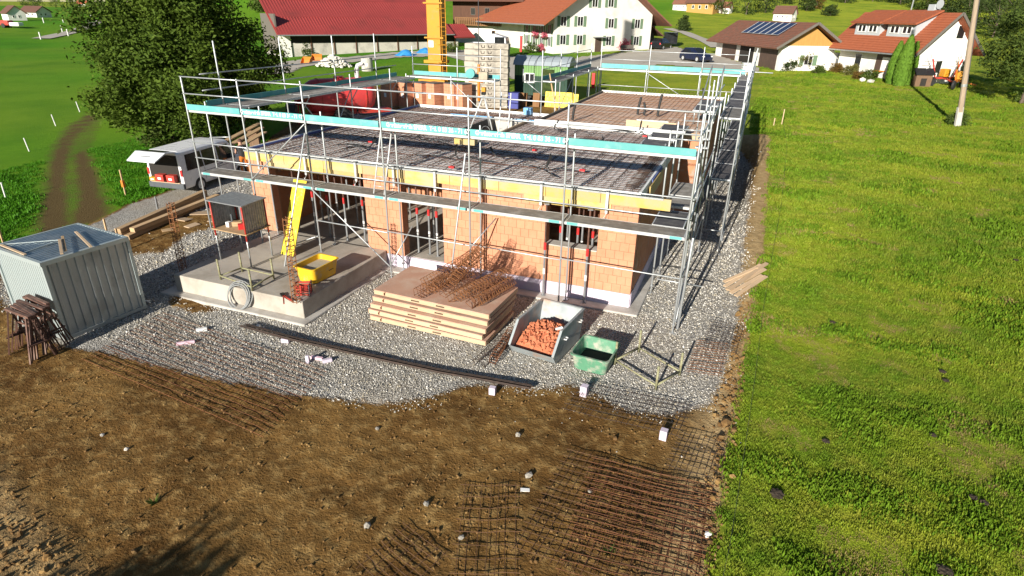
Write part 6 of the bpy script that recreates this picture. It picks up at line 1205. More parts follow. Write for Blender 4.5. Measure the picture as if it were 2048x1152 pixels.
for k in range(6):
    y0, z0 = hrs(0.42); y1, z1 = hrs(0.9); a0 = L*0.33+k*L*0.088; a1 = a0+L*0.084; m = MB(); m.loft([[Vector((x, y0, z0))+nrm*0.12, Vector((x, y1, z1))+nrm*0.12, Vector((x, y1, z1))+nrm*0.17, Vector((x, y0, z0))+nrm*0.17] for x in (a0, a1)]); o = m.build('solar_panel', 'solar', gh)
    m = MB(); 
    for x in (a0+0.012, a1-0.012): m.beam(Vector((x, y0, z0))+nrm*0.185, Vector((x, y1, z1))+nrm*0.185, 0.05, 0.02)
    m.beam(Vector((a0, y0, z0))+nrm*0.185, Vector((a1, y0, z0))+nrm*0.185, 0.05, 0.03); m.build('panel_frame', 'alu', o)
win(gh, 3.2, 0.6, 1.0, 1.0, 2, L, 'shutter', 'white', 1)
# garden wall with arched gate
q0 = MW[gh.name] @ Vector((L, DG, 0)); q1 = T(1672, 140); gw = thing('garden_wall', 'white garden wall with an arched iron gate between garage and house', 'wall', q0, ang(q0, q1)); LW = math.hypot(q1.x-q0.x, q1.y-q0.y)
m = MB(); m.b(0.01, LW, 0, 0.3, -0.8, 1.9); m.build('masonry', 'plaster', gw); m = MB(); m.b(LW*0.55, LW*0.55+1.1, -0.04, -0.005, -0.3, 1.3); m.tube([(LW*0.55+0.55-0.55*math.cos(PI*i/10), -0.03, 1.25+0.5*math.sin(PI*i/10)) for i in range(11)], 0.05, 5); m.build('gate', 'galv_dark', gw)
# --- house with dormers
P0, P1 = T(1672, 142), T(1822, 169); L = math.hypot(P1.x-P0.x, P1.y-P0.y); rz = ang(P0, P1); dh = thing('dormer_house', 'white house with orange tiled roof and two grey dormers', 'house', Vector((P0.x, P0.y, P1.z+0.05)), rz); dD = Vector((math.cos(rz), math.sin(rz), 0)); Pd = Vector((P0.x, P0.y, P1.z+0.05))
DD = 5.3; HW, HR = 3.4, 5.9; body(dh, L, DD, HW, HR, 'x', 'plaster', None, -0.8); ex_ = 1.1; sl2 = (HR-HW)/(DD/2); slope(dh, 'roof', -0.9, L+0.8, -ex_, HW-ex_*sl2+0.2, DD/2, HR+0.2, 'rooftile', 17); slope(dh, 'roof', -0.9, L+0.8, DD+ex_, HW-ex_*sl2+0.2, DD/2+0.01, HR+0.2, 'rooftile', 17)
m = MB(); m.beam((L+0.82, -ex_, HW-ex_*sl2+0.18), (L+0.82, DD/2, HR+0.16), 0.06, 0.22); m.beam((L+0.82, DD+ex_, HW-ex_*sl2+0.18), (L+0.82, DD/2, HR+0.16), 0.06, 0.22); m.build('barge_board', 'woodgrey', dh); m = MB(); m.tube([(-0.9, -ex_-0.05, HW-ex_*sl2+0.1), (L+0.8, -ex_-0.05, HW-ex_*sl2+0.1)], 0.07, 6); m.build('gutter', 'galv', dh)
for x0 in (L*0.10, L*0.52):
    x1 = x0+L*0.33; y0 = 0.35; zb0 = HW+y0*sl2+0.2; zt0 = zb0+1.15
    m = MB(); m.loft([[(x, y0, zb0-0.1), (x, y0, zt0), (x, DD/2-0.3, HR+0.12), (x, DD/2-0.3, HR-0.2)] for x in (x0, x1)]); d_ = m.build('dormer', 'dormergrey', dh); slope(d_, 'dormer_roof', x0-0.35, x1+0.35, y0-0.5, zt0+0.06, DD/2-0.1, HR+0.42, 'rooftile', 9)
    for f in (0.2, 0.36, 0.64, 0.8): win(d_, x0+(x1-x0)*f, zb0+0.3, 0.55, 0.7, 0, y0, None, 'white', 0)
win(dh, L*0.28, 0.75, 1.0, 1.5, 0, 0, None, 'white', 0)
m = MB(); m.b(L*0.52, L*0.90, -0.06, -0.01, -0.5, HW-0.1); lg = m.build('loggia', 'doorbrown', dh); m = MB(); m.b(L*0.6, L*0.75, -0.09, -0.062, -0.3, 2.1); m.build('terrace_door', 'white', lg)
win(dh, 2.4, 0.9, 0.8, 1.2, 2, L, None, 'white', 0); win(dh, 5.3, 0.9, 0.8, 1.2, 2, L, None, 'white', 0); win(dh, 3.8, HW+0.5, 0.9, 1.2, 2, L, None, 'white', 0)
m = MB(); m.b(L*0.72, L*0.72+0.7, DD/2-0.3, DD/2+0.3, HR, HR+0.9); m.build('chimney', 'dormergrey', dh); m = MB(); m.tube([(L*0.5, DD/2, HR), (L*0.5, DD/2, HR+2.6)], 0.06, 6); m.build('antenna_mast', 'galv', dh)
m = MB(); m.tube([(L*0.83, DD/2, HR+0.1), (L*0.83, DD/2-0.1, HR+0.7)], 0.04, 5); m.loft([[(L*0.83+r*math.cos(i*PI/5), DD/2-0.16-0.25*(r*r), HR+0.9+r*math.sin(i*PI/5)) for i in range(10)] for r in (0.04, 0.25, 0.42)]); m.build('satellite_dish', 'dormergrey', dh)
# small far houses
def far_house(label, u, v, wpx, hpx, rz, wm, rm, name='far_house', gm=None):
    p = T(u, v); k = FPX/(p-CAM).dot(FW); L = wpx/k; hw = hpx/k*0.5; o = thing(name, label, 'house', p, rz, 'houses in the distance'); D_ = L*0.75
    body(o, L, D_, hw, hw*2.0, 'x', wm, gm, -1.5); slope(o, 'roof', -L*0.06, L*1.06, -L*0.07, hw*0.95, D_/2, hw*2.08, rm, 4, 0.15); slope(o, 'roof', -L*0.06, L*1.06, D_+L*0.07, hw*0.95, D_/2+0.01, hw*2.08, rm, 4, 0.15)
    for f in (0.25, 0.5, 0.75): win(o, L*f, hw*0.35, L*0.09, hw*0.4, 0, 0, None, 'white', 0)
    for f in (0.3, 0.6): win(o, D_*f, hw*0.35, L*0.09, hw*0.4, 2, L, None, 'white', 0)
    return o
far_house('white village house with brown roof at the far left edge', 6, 40, 40, 26, -0.3, 'plaster', 'rooftilebrown'); far_house('long brown roofed house right of the far left white house', 42, 34, 42, 20, 0.1, 'plasterold', 'rooftilebrown'); far_house('small white house with red roof in the far village row', 152, 10, 22, 12, 0.2, 'plaster', 'rooftile')
far_house('white gabled farm on the left ridge beside the walnut tree', 280, 24, 50, 34, -0.4, 'plaster', 'rooftilebrown'); far_house('small white hill house with brown roof above the garage', 1545, 41, 36, 26, -0.35, 'plaster', 'rooftilebrown')
far_house('far barn with warm wooden walls and dark roof at the top', 1372, 24, 56, 34, -0.35, 'woodgold', 'rooftilebrown', 'far_barn'); far_house('far low farmhouse left of the warm wooden barn', 1345, 20, 30, 22, -0.3, 'plasterold', 'rooftileold'); far_house('tiny far house right of the warm wooden barn', 1436, 26, 22, 20, -0.3, 'plaster', 'rooftileold')
p = T(22, 56); o = thing('red_machine', 'tiny red and white farm machine on the far left field', 'machine', p, 0.2); m = MB(); m.b(-2.2, 0.4, -0.8, 0.8, 0.5, 1.6); m.build('hopper', 'redpaint', o, bevel=0.2); m = MB(); m.b(0.45, 3.0, -0.7, 0.7, 0.4, 1.2); m.build('tank', 'white', o, bevel=0.2); m = MB(); m.tube([(-1, -0.9, 0.5), (-1, 0.9, 0.5)], 0.5, 10); m.build('wheels', 'blackrubber', o)
# --- utility pole
p = T(1916, 253); zt = 13.0; o = thing('utility_pole', 'weathered wooden utility pole on the meadow at the right', 'pole', p); m = MB(); d9 = ray(1953, 0); q9 = CAM+d9*((p.y-CAM.y)/d9.y); lean = (q9.x-p.x)/(q9.z-p.z); m.tube([(lean*0.9, 0, 0.9), (lean*5, 0, 5), (lean*zt, 0, zt)], [0.16, 0.14, 0.11], 10); m.build('shaft', 'polewood', o)
m = MB(); m.tube([(0, 0.05, -0.2), (lean*1.2, 0.05, 1.2)], 0.2, 8); m.build('concrete_foot', 'concrete', o); m = MB(); m.tube([(0.17+lean*1.2, 0.0, 1.2), (0.15+lean*zt, 0.0, zt)], 0.022, 5); m.build('cable', 'wire', o); m = MB(); m.tube([(lean*2.45, 0, 2.45), (lean*2.6, 0, 2.6)], 0.165, 10); m.build('band', 'galv', o)
for z_ in (11.5,): m = MB(); m.tube([(-0.6+lean*z_, 0, z_), (0.6+lean*z_, 0, z_)], 0.05, 6); m.build('crossarm', 'galv_dark', o)
# ------------------------------------------------------------------ vehicles
def vehicle(name, label, cat, loc, rz, W, stations, paint, wheels, glass_side, rearglass=None, frontglass=None, group=None, wr=0.33, glassmat='glass'):
    """stations: (x, z0, zbelt, ztop, half bottom, half belt, half top) from rear to front"""
    o = thing(name, label, cat, loc, rz, group); rings = []
    for x, z0, zb_, zt_, wb_, wl, wt in stations: rings.append([(x, -wb_, z0), (x, -wl, z0+0.12), (x, -wl, zb_), (x, -wt-0.02, zt_-0.08), (x, -wt+0.12, zt_), (x, wt-0.12, zt_), (x, wt+0.02, zt_-0.08), (x, wl, zb_), (x, wl, z0+0.12), (x, wb_, z0)])
    b = MB().loft(rings).build('body', paint, o, bevel=0.03)
    def at(x, f, sd):
        for a, c in zip(stations[:-1], stations[1:]):
            if a[0] <= x <= c[0]: t_ = (x-a[0])/(c[0]-a[0]+1e-9); v = [p+(q-p)*t_ for p, q in zip(a, c)]; break
        return Vector((x, sd*(v[5]+(v[6]-v[5])*f+0.012), v[2]+(v[3]-0.08-v[2])*f))
    for xs_ in glass_side:
        for sd in (-1, 1):
            (xa, xb, xc, xd) = xs_; q = [at(xa, 0.04, sd), at(xb, 0.04, sd), at(xc, 0.86, sd), at(xd, 0.86, sd)]; MB().prism(q, None, (0, sd*0.01, 0)).build('side_window', glassmat, o)
    for g in (rearglass, frontglass):
        if g: MB().prism([Vector(p) for p in g[0]], None, g[1]).build('windscreen', glassmat, o)
    for x, y in wheels:
        m = MB(); m.tube([(x, y-0.11, wr), (x, y+0.11, wr)], wr, 18); wl = m.build('wheel', 'blackrubber', o); m = MB(); s = 1 if y > 0 else -1; m.tube([(x, y+s*0.1, wr), (x, y+s*0.125, wr)], wr*0.62, 14); m.build('rim', 'alu', wl)
        m = MB(); m.tube([(x, y-0.14, wr+0.03), (x, y+0.145, wr+0.03)], wr+0.07, 18); m.build('wheel_arch', 'greyplastic', o) if False else None
    return o
# --- van with open tailgate
r0, r1 = T(338, 394), T(352, 392); f1 = T(545, 318)
pv = T(343, 393); hd = ang(T(372, 386), T(520, 326)); Wv = 0.95
st = [(0.0, 0.35, 1.05, 1.93, 0.86, 0.93, 0.80), (0.15, 0.32, 1.06, 1.97, 0.9, 0.95, 0.82), (2.6, 0.32, 1.06, 1.98, 0.9, 0.95, 0.83), (3.3, 0.32, 1.05, 1.94, 0.9, 0.95, 0.80), (3.95, 0.33, 1.03, 1.30, 0.9, 0.94, 0.78), (4.6, 0.36, 0.85, 0.98, 0.88, 0.90, 0.74), (4.85, 0.42, 0.66, 0.78, 0.78, 0.80, 0.66)]
van = vehicle('parked_van', 'silver van with open white tailgate parked on the gravel drive', 'van', pv+Vector((-0.25, 0.15, 0.0)), hd, Wv, st, 'silverpaint', ((0.95, -0.86), (0.95, 0.86), (3.85, -0.86), (3.85, 0.86)), ((0.3, 1.35, 1.35, 0.4), (1.42, 2.3, 2.3, 1.42), (2.4, 3.55, 3.2, 2.4)), None, ([(3.42, -0.72, 1.84), (3.42, 0.72, 1.84), (3.97, 0.76, 1.22), (3.97, -0.76, 1.22)], (0.02, 0, 0.02)))
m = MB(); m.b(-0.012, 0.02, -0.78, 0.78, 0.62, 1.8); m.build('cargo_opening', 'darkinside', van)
m = MB(); m.b(-0.09, 0.06, -0.94, 0.94, 0.33, 0.58); m.build('bumper', 'greyplastic', van, bevel=0.03); m = MB(); m.b(-0.5, -0.005, -0.76, 0.76, 0.585, 0.61) if False else m.b(-0.1, -0.014, -0.76, 0.76, 0.585, 0.62); m.build('cargo_floor', 'timberpale', van)
for s in (-1, 1): m = MB(); m.b(-0.02, 0.05, s*0.88-0.05, s*0.88+0.05, 0.9, 1.18); m.build('tail_light', 'redbright', van)
m = MB(); m.loft([[(-0.02, y, 1.97), (-0.02, y, 1.93), (-0.55, y*0.98, 1.98), (-1.15, y*0.9, 1.72), (-1.15, y*0.9, 1.76), (-0.55, y*0.98, 2.03)] for y in (-0.8, 0.8)]); tg = m.build('tailgate', 'whitepaint', van); m = MB(); m.loft([[(-0.1, y, 2.005), (-0.5, y, 2.045), (-0.5, y, 2.05), (-0.1, y, 2.01)] for y in (-0.6, 0.6)]); m.build('rear_window', 'glass', tg)
m = MB(); m.b(-0.86, -0.78, -0.25, 0.25, 1.885, 1.905); m.build('number_plate', 'black', tg)
for s in (-1, 1): m = MB(); m.tube([(0.0, s*0.72, 1.6), (-0.55, s*0.72, 1.93)], 0.015, 5); m.build('gas_strut', 'black', van)
m = MB(); m.b(1.2, 3.0, -0.962, -0.951, 0.86, 0.875); m.build('sliding_rail', 'greyplastic', van)
for x in (1.38, 2.36, 3.45): m = MB(); m.b(x-0.006, x+0.006, -0.9555, -0.9505, 0.5, 1.05); m.build('door_seam', 'black', van)
for x in (2.22, 2.5): m = MB(); m.b(x-0.08, x+0.08, -0.985, -0.952, 0.96, 1.0); m.build('door_handle', 'greyplastic', van)
for s in (-1, 1): m = MB(); m.b(3.2, 3.3, s*1.05-0.11, s*1.05+0.11, 1.08, 1.3); m.build('mirror', 'greyplastic', van, bevel=0.02)
van.scale = (0.93, 0.93, 0.95)
Mv = MW[van.name]
for k, (x, y, sz, mt, lab) in enumerate(((0.28-0.35, -0.42, (0.3, 0.4, 0.3), 'redpaint', 'red drinks crate at the driver side of the van boot'), (-0.07, 0.12, (0.3, 0.4, 0.3), 'redpaint', 'red drinks crate in the middle of the van boot'), (-0.07, 0.52, (0.24, 0.3, 0.16), 'craneyellow', 'yellow tool case in the van boot'))):
    o = thing('drinks_crate' if k < 2 else 'tool_case', lab, 'crate', Mv @ Vector((x-0.02, y, 0.625)), hd, 'crates in the van boot'); m = MB(); m.b(-sz[0]/2, sz[0]/2, -sz[1]/2, sz[1]/2, 0, sz[2]); m.build('box', mt, o, bevel=0.02); m = MB(); m.b(-sz[0]/2-0.004, -sz[0]/2-0.001, -0.08, 0.08, sz[2]*0.3, sz[2]*0.6); m.build('sticker', 'white', o)
# --- two cars by the farm
sc_ = [(0, 0.3, 0.8, 0.95, 0.7, 0.8, 0.62), (0.12, 0.22, 0.86, 1.25, 0.78, 0.87, 0.62), (0.7, 0.2, 0.9, 1.5, 0.8, 0.89, 0.62), (2.2, 0.2, 0.9, 1.53, 0.8, 0.89, 0.63), (3.1, 0.2, 0.9, 1.05, 0.8, 0.88, 0.66), (4.1, 0.22, 0.72, 0.85, 0.78, 0.84, 0.6), (4.35, 0.3, 0.55, 0.65, 0.66, 0.7, 0.5)]
def car(label, loc, rz, paint):
    o = vehicle('parked_car', label, 'car', loc, rz, 0.89, sc_, paint, ((0.85, -0.8), (0.85, 0.8), (3.45, -0.8), (3.45, 0.8)), ((0.5, 1.6, 1.6, 0.75), (1.68, 2.75, 2.35, 1.68)), ([(0.1, -0.55, 1.2), (0.1, 0.55, 1.2), (0.6, 0.55, 1.47), (0.6, -0.55, 1.47)], (-0.03, 0, 0.02)), ([(2.32, -0.56, 1.47), (2.32, 0.56, 1.47), (3.08, 0.6, 1.06), (3.08, -0.6, 1.06)], (0.03, 0, 0.03)))
    for s in (-1, 1): m = MB(); m.b(4.2, 4.32, s*0.6-0.12, s*0.6+0.12, 0.6, 0.72); m.build('headlight', 'white', o); m = MB(); m.b(-0.01, 0.08, s*0.68-0.08, s*0.68+0.08, 0.75, 0.95); m.build('tail_light', 'redbright', o)
    return o
a, b = T(1368, 120), T(1432, 130); car('dark blue car parked before the garage house', a, ang(a, b), 'navypaint'); a = T(1345, 101); car('black car parked at the far corner of the farmhouse', T(1310, 100), R(75), 'blackpaint')
p = T(1318, 96); block('trailer_box', 'dark covered trailer behind the black car', 'trailer', p+Vector((1.0, 3.5, 0.5)), (2.0, 3.0, 1.6), 0.2, 'blackpaint')
# --- white truck
p = T(978, 116); hdT = R(12); o = thing('white_truck', 'white tipper truck in front of the timber farm wing', 'truck', p, hdT)
m = MB(); m.loft([[(x0, -1.2, 0.7), (x0, 1.2, 0.7), (x0, 1.2, 2.9), (x0, -1.2, 2.9)] for x0 in (0.6, 0.8)] + [[(2.3, -1.2, 0.7), (2.3, 1.2, 0.7), (2.3, 1.2, 2.5), (2.3, -1.2, 2.5)], [(2.45, -1.15, 0.7), (2.45, 1.15, 0.7), (2.45, 1.15, 1.7), (2.45, -1.15, 1.7)]]); m.build('cab', 'whitepaint', o, bevel=0.06); m = MB(); m.b(0.95, 2.2, -1.23, -1.205, 1.75, 2.55); m.build('side_window', 'glass', o); m = MB(); m.prism([(2.315, -1.05, 2.42), (2.315, 1.05, 2.42), (2.45, 1.05, 1.75), (2.45, -1.05, 1.75)], None, (0.03, 0, 0.01)); m.build('windscreen', 'glass', o)
m = MB(); m.b(-2.4, 0.5, -1.2, 1.2, 1.0, 1.25); m.b(-2.4, 0.5, -1.22, -1.15, 1.252, 1.8); m.b(-2.4, 0.5, 1.15, 1.22, 1.252, 1.8); m.b(-2.42, -2.34, -1.14, 1.14, 1.252, 1.8); m.build('tipper_bed', 'whitepaint', o)
for x in (-1.6, 1.6):
    for y in (-1.0, 1.0): m = MB(); m.tube([(x, y-0.15, 0.48), (x, y+0.15, 0.48)], 0.48, 14); m.build('wheel', 'blackrubber', o)
# ------------------------------------------------------------------ crane and yard behind the shell
p = T(880, 206); cx, cy = p.x, p.y; z0 = p.z; cr_ = thing('tower_crane', 'yellow box mast of a building crane with ladder', 'crane', p)
m = MB(); m.b(-0.62, 0.45, -0.5, 0.5, 1.0, 22); m.build('mast', 'craneyellow', cr_, bevel=0.04)
for z_ in (1.6, 2.9): m = MB(); m.b(-1.3, 0.9, -0.9, 0.7, z_, z_+0.16) if z_ < 2 else m.b(-0.85, 0.65, -0.75, 0.5, z_, z_+0.22); m.build('slewing_frame', 'craneyellow', cr_, bevel=0.02)
m = MB(); m.b(-0.9, 0.9, -0.6, 0.6, 0.0, 1.0); m.build('base_frame', 'craneyellow', cr_)
for z_ in (4.6, 6.9): MB().b(-0.8, 0.75, -0.62, -0.52, z_, z_+0.1).build('mast_collar', 'craneyellow', cr_)
for x in (0.56, 0.9): pole(cr_, (cx+x, cy-0.45, z0+1.6), (cx+x, cy-0.45, z0+22), 'ladder_stile', 0.03, 'craneyellow')
for k in range(50): pole(cr_, (cx+0.56, cy-0.45, z0+1.8+k*0.3), (cx+0.9, cy-0.45, z0+1.8+k*0.3), 'ladder_rung', 0.014, 'craneyellow')
for k in range(10): m = MB(); m.tube([(0.5, -0.45, 3+k*1.2), (0.42, -0.85, 3+k*1.2), (0.73, -1.05, 3+k*1.2), (1.04, -0.85, 3+k*1.2), (0.96, -0.45, 3+k*1.2)], 0.018, 5); m.build('ladder_hoop', 'craneyellow', cr_)
m = MB(); m.b(-0.5, -0.1, -0.54, -0.505, 4.0, 4.45); m.build('sign_plate', 'white', cr_)
# hook hanging from the jib out of view
p = Vector((-13.6, 22.0, 0)); d = ray(958, 205); hk = CAM+d*((22.0-CAM.y)/d.y); o = thing('crane_hook', 'orange hook bar hanging on a steel rope over the slab', 'crane hook', hk); pole(o, hk+Vector((0, 0, 0.1)), hk+Vector((0, 0, 2.3)), 'hook_bar', 0.1, 'orangepaint'); pole(o, hk+Vector((0, 0, 2.3)), hk+Vector((0, 0, 16)), 'rope', 0.025, 'wire'); m = MB(); m.tube([hk+Vector((0.0, 0, 0.1)), hk+Vector((0.12, 0, -0.05)), hk+Vector((0.05, 0, -0.22)), hk+Vector((-0.1, 0, -0.15))], 0.04, 6); m.build('hook', 'wire', o, True); pole(o, hk+Vector((-0.7, 0, 1.25)), hk+Vector((0.3, 0, 1.25)), 'spreader', 0.03, 'orangepaint')
# ballast blocks
p = T(975, 214); nm = ['lowest', 'second', 'third', 'fourth', 'fifth', 'sixth', 'seventh', 'eighth', 'ninth', 'tenth', 'topmost']; wB = 3.15; zt = height_at(p, 975, 86); hB = (zt-p.z)/11
for k in range(11):
    o = thing('ballast_block', 'pale concrete crane ballast block, %s of the stack counted from the ground' % nm[k], 'ballast block', (p.x+random.uniform(-.03, .03), p.y, p.z+k*hB), R(14)+random.uniform(-.012, .012), 'stacked crane ballast blocks'); m = MB(); m.b(-wB/2, wB/2, -0.55, 0.55, 0.01, hB-0.015); m.build('block', 'ballast', o, bevel=0.035)
    for x in (-0.25, 0.25): m = MB(); m.tube([(x-0.12, -0.56, hB*0.7), (x-0.1, -0.62, hB*0.35), (x+0.1, -0.62, hB*0.35), (x+0.12, -0.56, hB*0.7)], 0.02, 5); m.build('lifting_loop', 'rustdark', o)
# brick pallets
nm = ['leftmost', 'second', 'third', 'fourth', 'fifth, right of the mast', 'rightmost']
for k, u in enumerate((783, 817, 846, 870, 908, 925)):
    p = T(u, 214+1.0*k); o = thing('brick_pallet', 'wrapped pallet of orange bricks, %s of the row behind the slab' % nm[k], 'brick pallet', p, R(-18), 'brick pallets behind the slab'); hp_ = 1.75
    m = MB(); m.b(-0.5, 0.5, -0.5, 0.5, 0, 0.12); m.build('pallet_base', 'timber', o)
    for i in range(4):
        for j in range(7): m = MB(); m.b(-0.5+i*0.25+0.006, -0.5+(i+1)*0.25-0.006, -0.5, 0.5, 0.13+j*0.235, 0.13+(j+1)*0.235-0.008); m.build('brick', 'brick', o)
    m = MB(); m.b(-0.13, 0.13, -0.512, -0.505, 0.75, 1.05); m.build('paper_label', 'white', o); m = MB(); m.b(-0.52, 0.52, -0.52, 0.52, 1.785, 1.83); m.build('cover_foil', 'greyplastic', o)
# green site trailer
a, b = T(1024, 206), T(1124, 214); a = Vector((-16.3, 30.4, T(1070, 205).z)); LWg = 4.1; o = thing('site_trailer', 'green site trailer with rounded grey roof behind the ballast stack', 'site trailer', a, R(4))
m = MB(); m.b(0, LWg, 0, 2.3, 2.0, 2.75); m.build('upper_body', 'greenwagon', o); m = MB(); m.b(0.001, LWg-0.001, 0.001, 2.299, 0.6, 1.998); m.build('lower_body', 'greenshaded', o)  # lower body painted darker green in place of the shadow falling on it
for k in range(20): m = MB(); x = 0.1+k*0.2; m.b(x-0.008, x+0.008, -0.012, -0.002, 0.62, 2.74); m.build('board_joint', 'leafdark', o)
m = MB(); m.loft([[(x, -0.08+2.46*i/10, 2.74+0.62*math.sin(PI*i/10)**0.7 if 0 < i < 10 else 2.74) for i in range(11)] for x in (-0.12, LWg+0.12)]); m.build('roof', 'wagonroof', o)
for k in range(8): m = MB(); x = -0.1+k*LWg/7; m.tube([(x, -0.09+2.48*i/10, 2.76+0.63*math.sin(PI*i/10)**0.7 if 0 < i < 10 else 2.75) for i in range(11)], 0.02, 5); m.build('roof_seam', 'galv', o)
m = MB(); m.b(2.2, 3.1, -0.03, -0.005, 0.7, 2.5); m.build('door', 'leafdark', o); win(o, 1.2, 1.5, 0.8, 0.7, 0, 0, None, 'white', 1)
for x in (0.9, LWg-0.9): m = MB(); m.tube([(x, 0.2, 0.42), (x, 2.1, 0.42)], 0.42, 12); m.build('wheel', 'blackrubber', o)
# crates, yellow formwork, post
block('blue_crate', 'dark blue crate standing between ballast stack and trailer', 'crate', T(1028, 216), (0.75, 0.7, 1.1), 0.2, 'bluecrate'); 
for k, (dx, lab) in enumerate(((0, 'yellow formwork board leaning behind the slab, front one'), (0.35, 'yellow formwork board leaning behind the slab, rear one'))): 
    q = T(1115, 216); block('yellow_board', lab, 'board', q+Vector((dx, 0.2+dx*0.5, 0.0)), (2.1, 0.06, 1.1-0.1*k), 0.1, 'yellowbright', 'yellow boards behind the slab', R(-12))
for k, (u, v, lab) in enumerate(((1047, 214, 'brown plank bundle standing before the trailer, left'), (1072, 214, 'brown plank bundle standing before the trailer, right'))): block('plank_bundle', lab, 'planks', T(u, v), (0.5, 0.2, 1.0), 0.1, 'woodwarm', 'plank bundles before the trailer', R(-8))
block('blue_toolbox', 'small blue toolbox on the rear slab edge', 'toolbox', Vector((G(1097, 212, ZS).x, 12.2, ZS)), (0.35, 0.3, 0.3), 0, 'bluepipe')
p = T(1186, 176); o = thing('red_post', 'short red post on the grass behind the wing', 'post', p); m = MB(); m.b(-0.14, 0.14, -0.14, 0.14, 0, 1.2); m.build('shaft', 'redbright', o, bevel=0.02); m = MB(); m.b(-0.16, 0.16, -0.16, 0.16, 1.2, 1.26); m.build('cap', 'redpaint', o)
p = T(1042, 104); o = thing('red_post', 'red post at the left corner of the farmhouse', 'post', p); m = MB(); m.b(-0.15, 0.15, -0.15, 0.15, 0, 2.0); m.build('shaft', 'redbright', o, bevel=0.02); m = MB(); m.b(-0.18, 0.18, -0.18, 0.18, 2.0, 2.08); m.build('cap', 'redpaint', o)
# --- red slurry tank and hopper
p = T(686, 246); o = thing('red_tank_trailer', 'red tank trailer with rounded end behind the left scaffold', 'tank trailer', p, R(52)); rT = 1.05; zc = 1.75
prof = [(-2.35, 0.05), (-2.3, 0.45), (-2.1, 0.8), (-1.75, 1.0), (-1.4, rT), (1.4, rT), (1.75, 1.0), (2.05, 0.8), (2.25, 0.4), (2.3, 0.05)]
m = MB(); m.loft([[(x, r*math.cos(i*PI/10), zc+r*math.sin(i*PI/10)) for i in range(20)] for x, r in prof]); m.build('tank', 'redtank', o, smooth=True)
for x in (-1.4, 1.4): m = MB(); m.tube([(x-0.03, 0, zc), (x+0.03, 0, zc)], rT+0.03, 24); m.build('weld_ring', 'redpaint', o)
for y in (-0.95, 0.95): m = MB(); m.tube([(-0.2, y-0.2, 0.55), (-0.2, y+0.2, 0.55)], 0.55, 14); m.build('wheel', 'blackrubber', o)
m = MB(); m.b(-2.0, 3.2, -0.5, 0.5, 0.6, 0.8); m.build('chassis', 'redpaint', o); m = MB(); m.tube([(1.2, 0.0, zc+1.0), (1.2, 0, zc+1.5), (1.3, 0, zc+1.75), (1.6, 0, zc+1.85), (1.9, 0, zc+1.75)], 0.14, 8); m.build('filler_pipe', 'whitefoam', o); m = MB(); m.tube([(0, 0, zc+rT-0.05), (0, 0, zc+rT+0.1)], 0.32, 12); m.build('dome_lid', 'redtank', o)
p = T(628, 246); o = thing('red_hopper', 'bright red hopper with V-shaped trough on legs beside the tank', 'hopper', p, R(25)); m = MB(); m.loft([[(-1.0, -0.1, 1.15), (-1.0, 0.1, 1.15), (-1.0, 0.75, 2.0), (-1.0, 0.7, 2.05), (-1.0, 0.0, 1.3), (-1.0, -0.7, 2.05), (-1.0, -0.75, 2.0)], [(0.9, -0.1, 0.95), (0.9, 0.1, 0.95), (0.9, 0.75, 2.0), (0.9, 0.7, 2.05), (0.9, 0.0, 1.1), (0.9, -0.7, 2.05), (0.9, -0.75, 2.0)]]); m.build('trough', 'redbright', o); m = MB(); m.prism([(0.92, -0.72, 2.02), (0.92, 0.72, 2.02), (0.92, 0.1, 0.97), (0.92, -0.1, 0.97)], None, (0.03, 0, 0)); m.build('end_plate', 'redbright', o)
for x in (-0.8, 0.8):
    for y in (-0.5, 0.5): m = MB(); m.beam((x, y*0.4, 1.2), (x, y*1.2, 0), 0.07, 0.07); m.build('leg', 'redbright', o)
m = MB(); m.b(-1.6, -1.02, -0.3, 0.3, 0.5, 1.2); m.build('motor_box', 'greyplastic', o)
p = T(660, 205); o = thing('stacked_grab', 'grey concrete weight with chain above the red hopper', 'weight', Vector((-20.5, 13.0, 4.0)) if False else p); m = MB(); m.b(-0.55, 0.55, -0.3, 0.3, 0, 0.9); m.build('block', 'concrete', o, bevel=0.08); m = MB(); m.tube([(0, 0, 0.9), (0.02, 0, 1.6)], 0.03, 5); m.build('chain', 'rust', o)
# ------------------------------------------------------------------ farmyard odds and ends
rg = random.Random(8); p = T(668, 134); mm = MB()
for k in range(260):
    a = rg.uniform(0, 6.28); r = 2.1*rg.random()**0.6; h_ = 1.5*(1-r/2.3); s = rg.uniform(0.1, 0.26); vs_, fs_ = stone_mesh(rg.randint(0, 9)); mm.add([Vector(v)*s+p+Vector((r*math.cos(a), r*math.sin(a)*0.8, max(0.02, h_*rg.uniform(0.75, 1)))) for v in vs_], fs_)
tag(mm.build('stone_pile', 'stonewhite'), 'heap of pale field stones in front of the barn', 'stones', kind='stuff')
for k, (u, v, lab) in enumerate(((612, 128, 'orange digger bucket left of the stone heap, nearer one'), (634, 122, 'orange digger bucket left of the stone heap, farther one'))):
    p = T(u, v); o = thing('digger_bucket', lab, 'bucket', p, 0.5*k, 'orange digger buckets'); m = MB(); m.loft([[(x, -0.35, 0.0), (x, 0.3, 0.0), (x, 0.5, 0.4), (x, 0.4, 0.8), (x, 0.32, 0.78), (x, 0.4, 0.42), (x, 0.25, 0.08), (x, -0.35, 0.06)] for x in (-0.6, 0.6)]); m.build('shell', 'orangepaint', o)
    for x in (-0.6, 0.6): m = MB(); m.prism([(x, -0.35, 0), (x, 0.3, 0), (x, 0.5, 0.4), (x, 0.4, 0.8), (x, 0.1, 0.6)], None, (0.03, 0, 0)); m.build('side_plate', 'orangepaint', o)
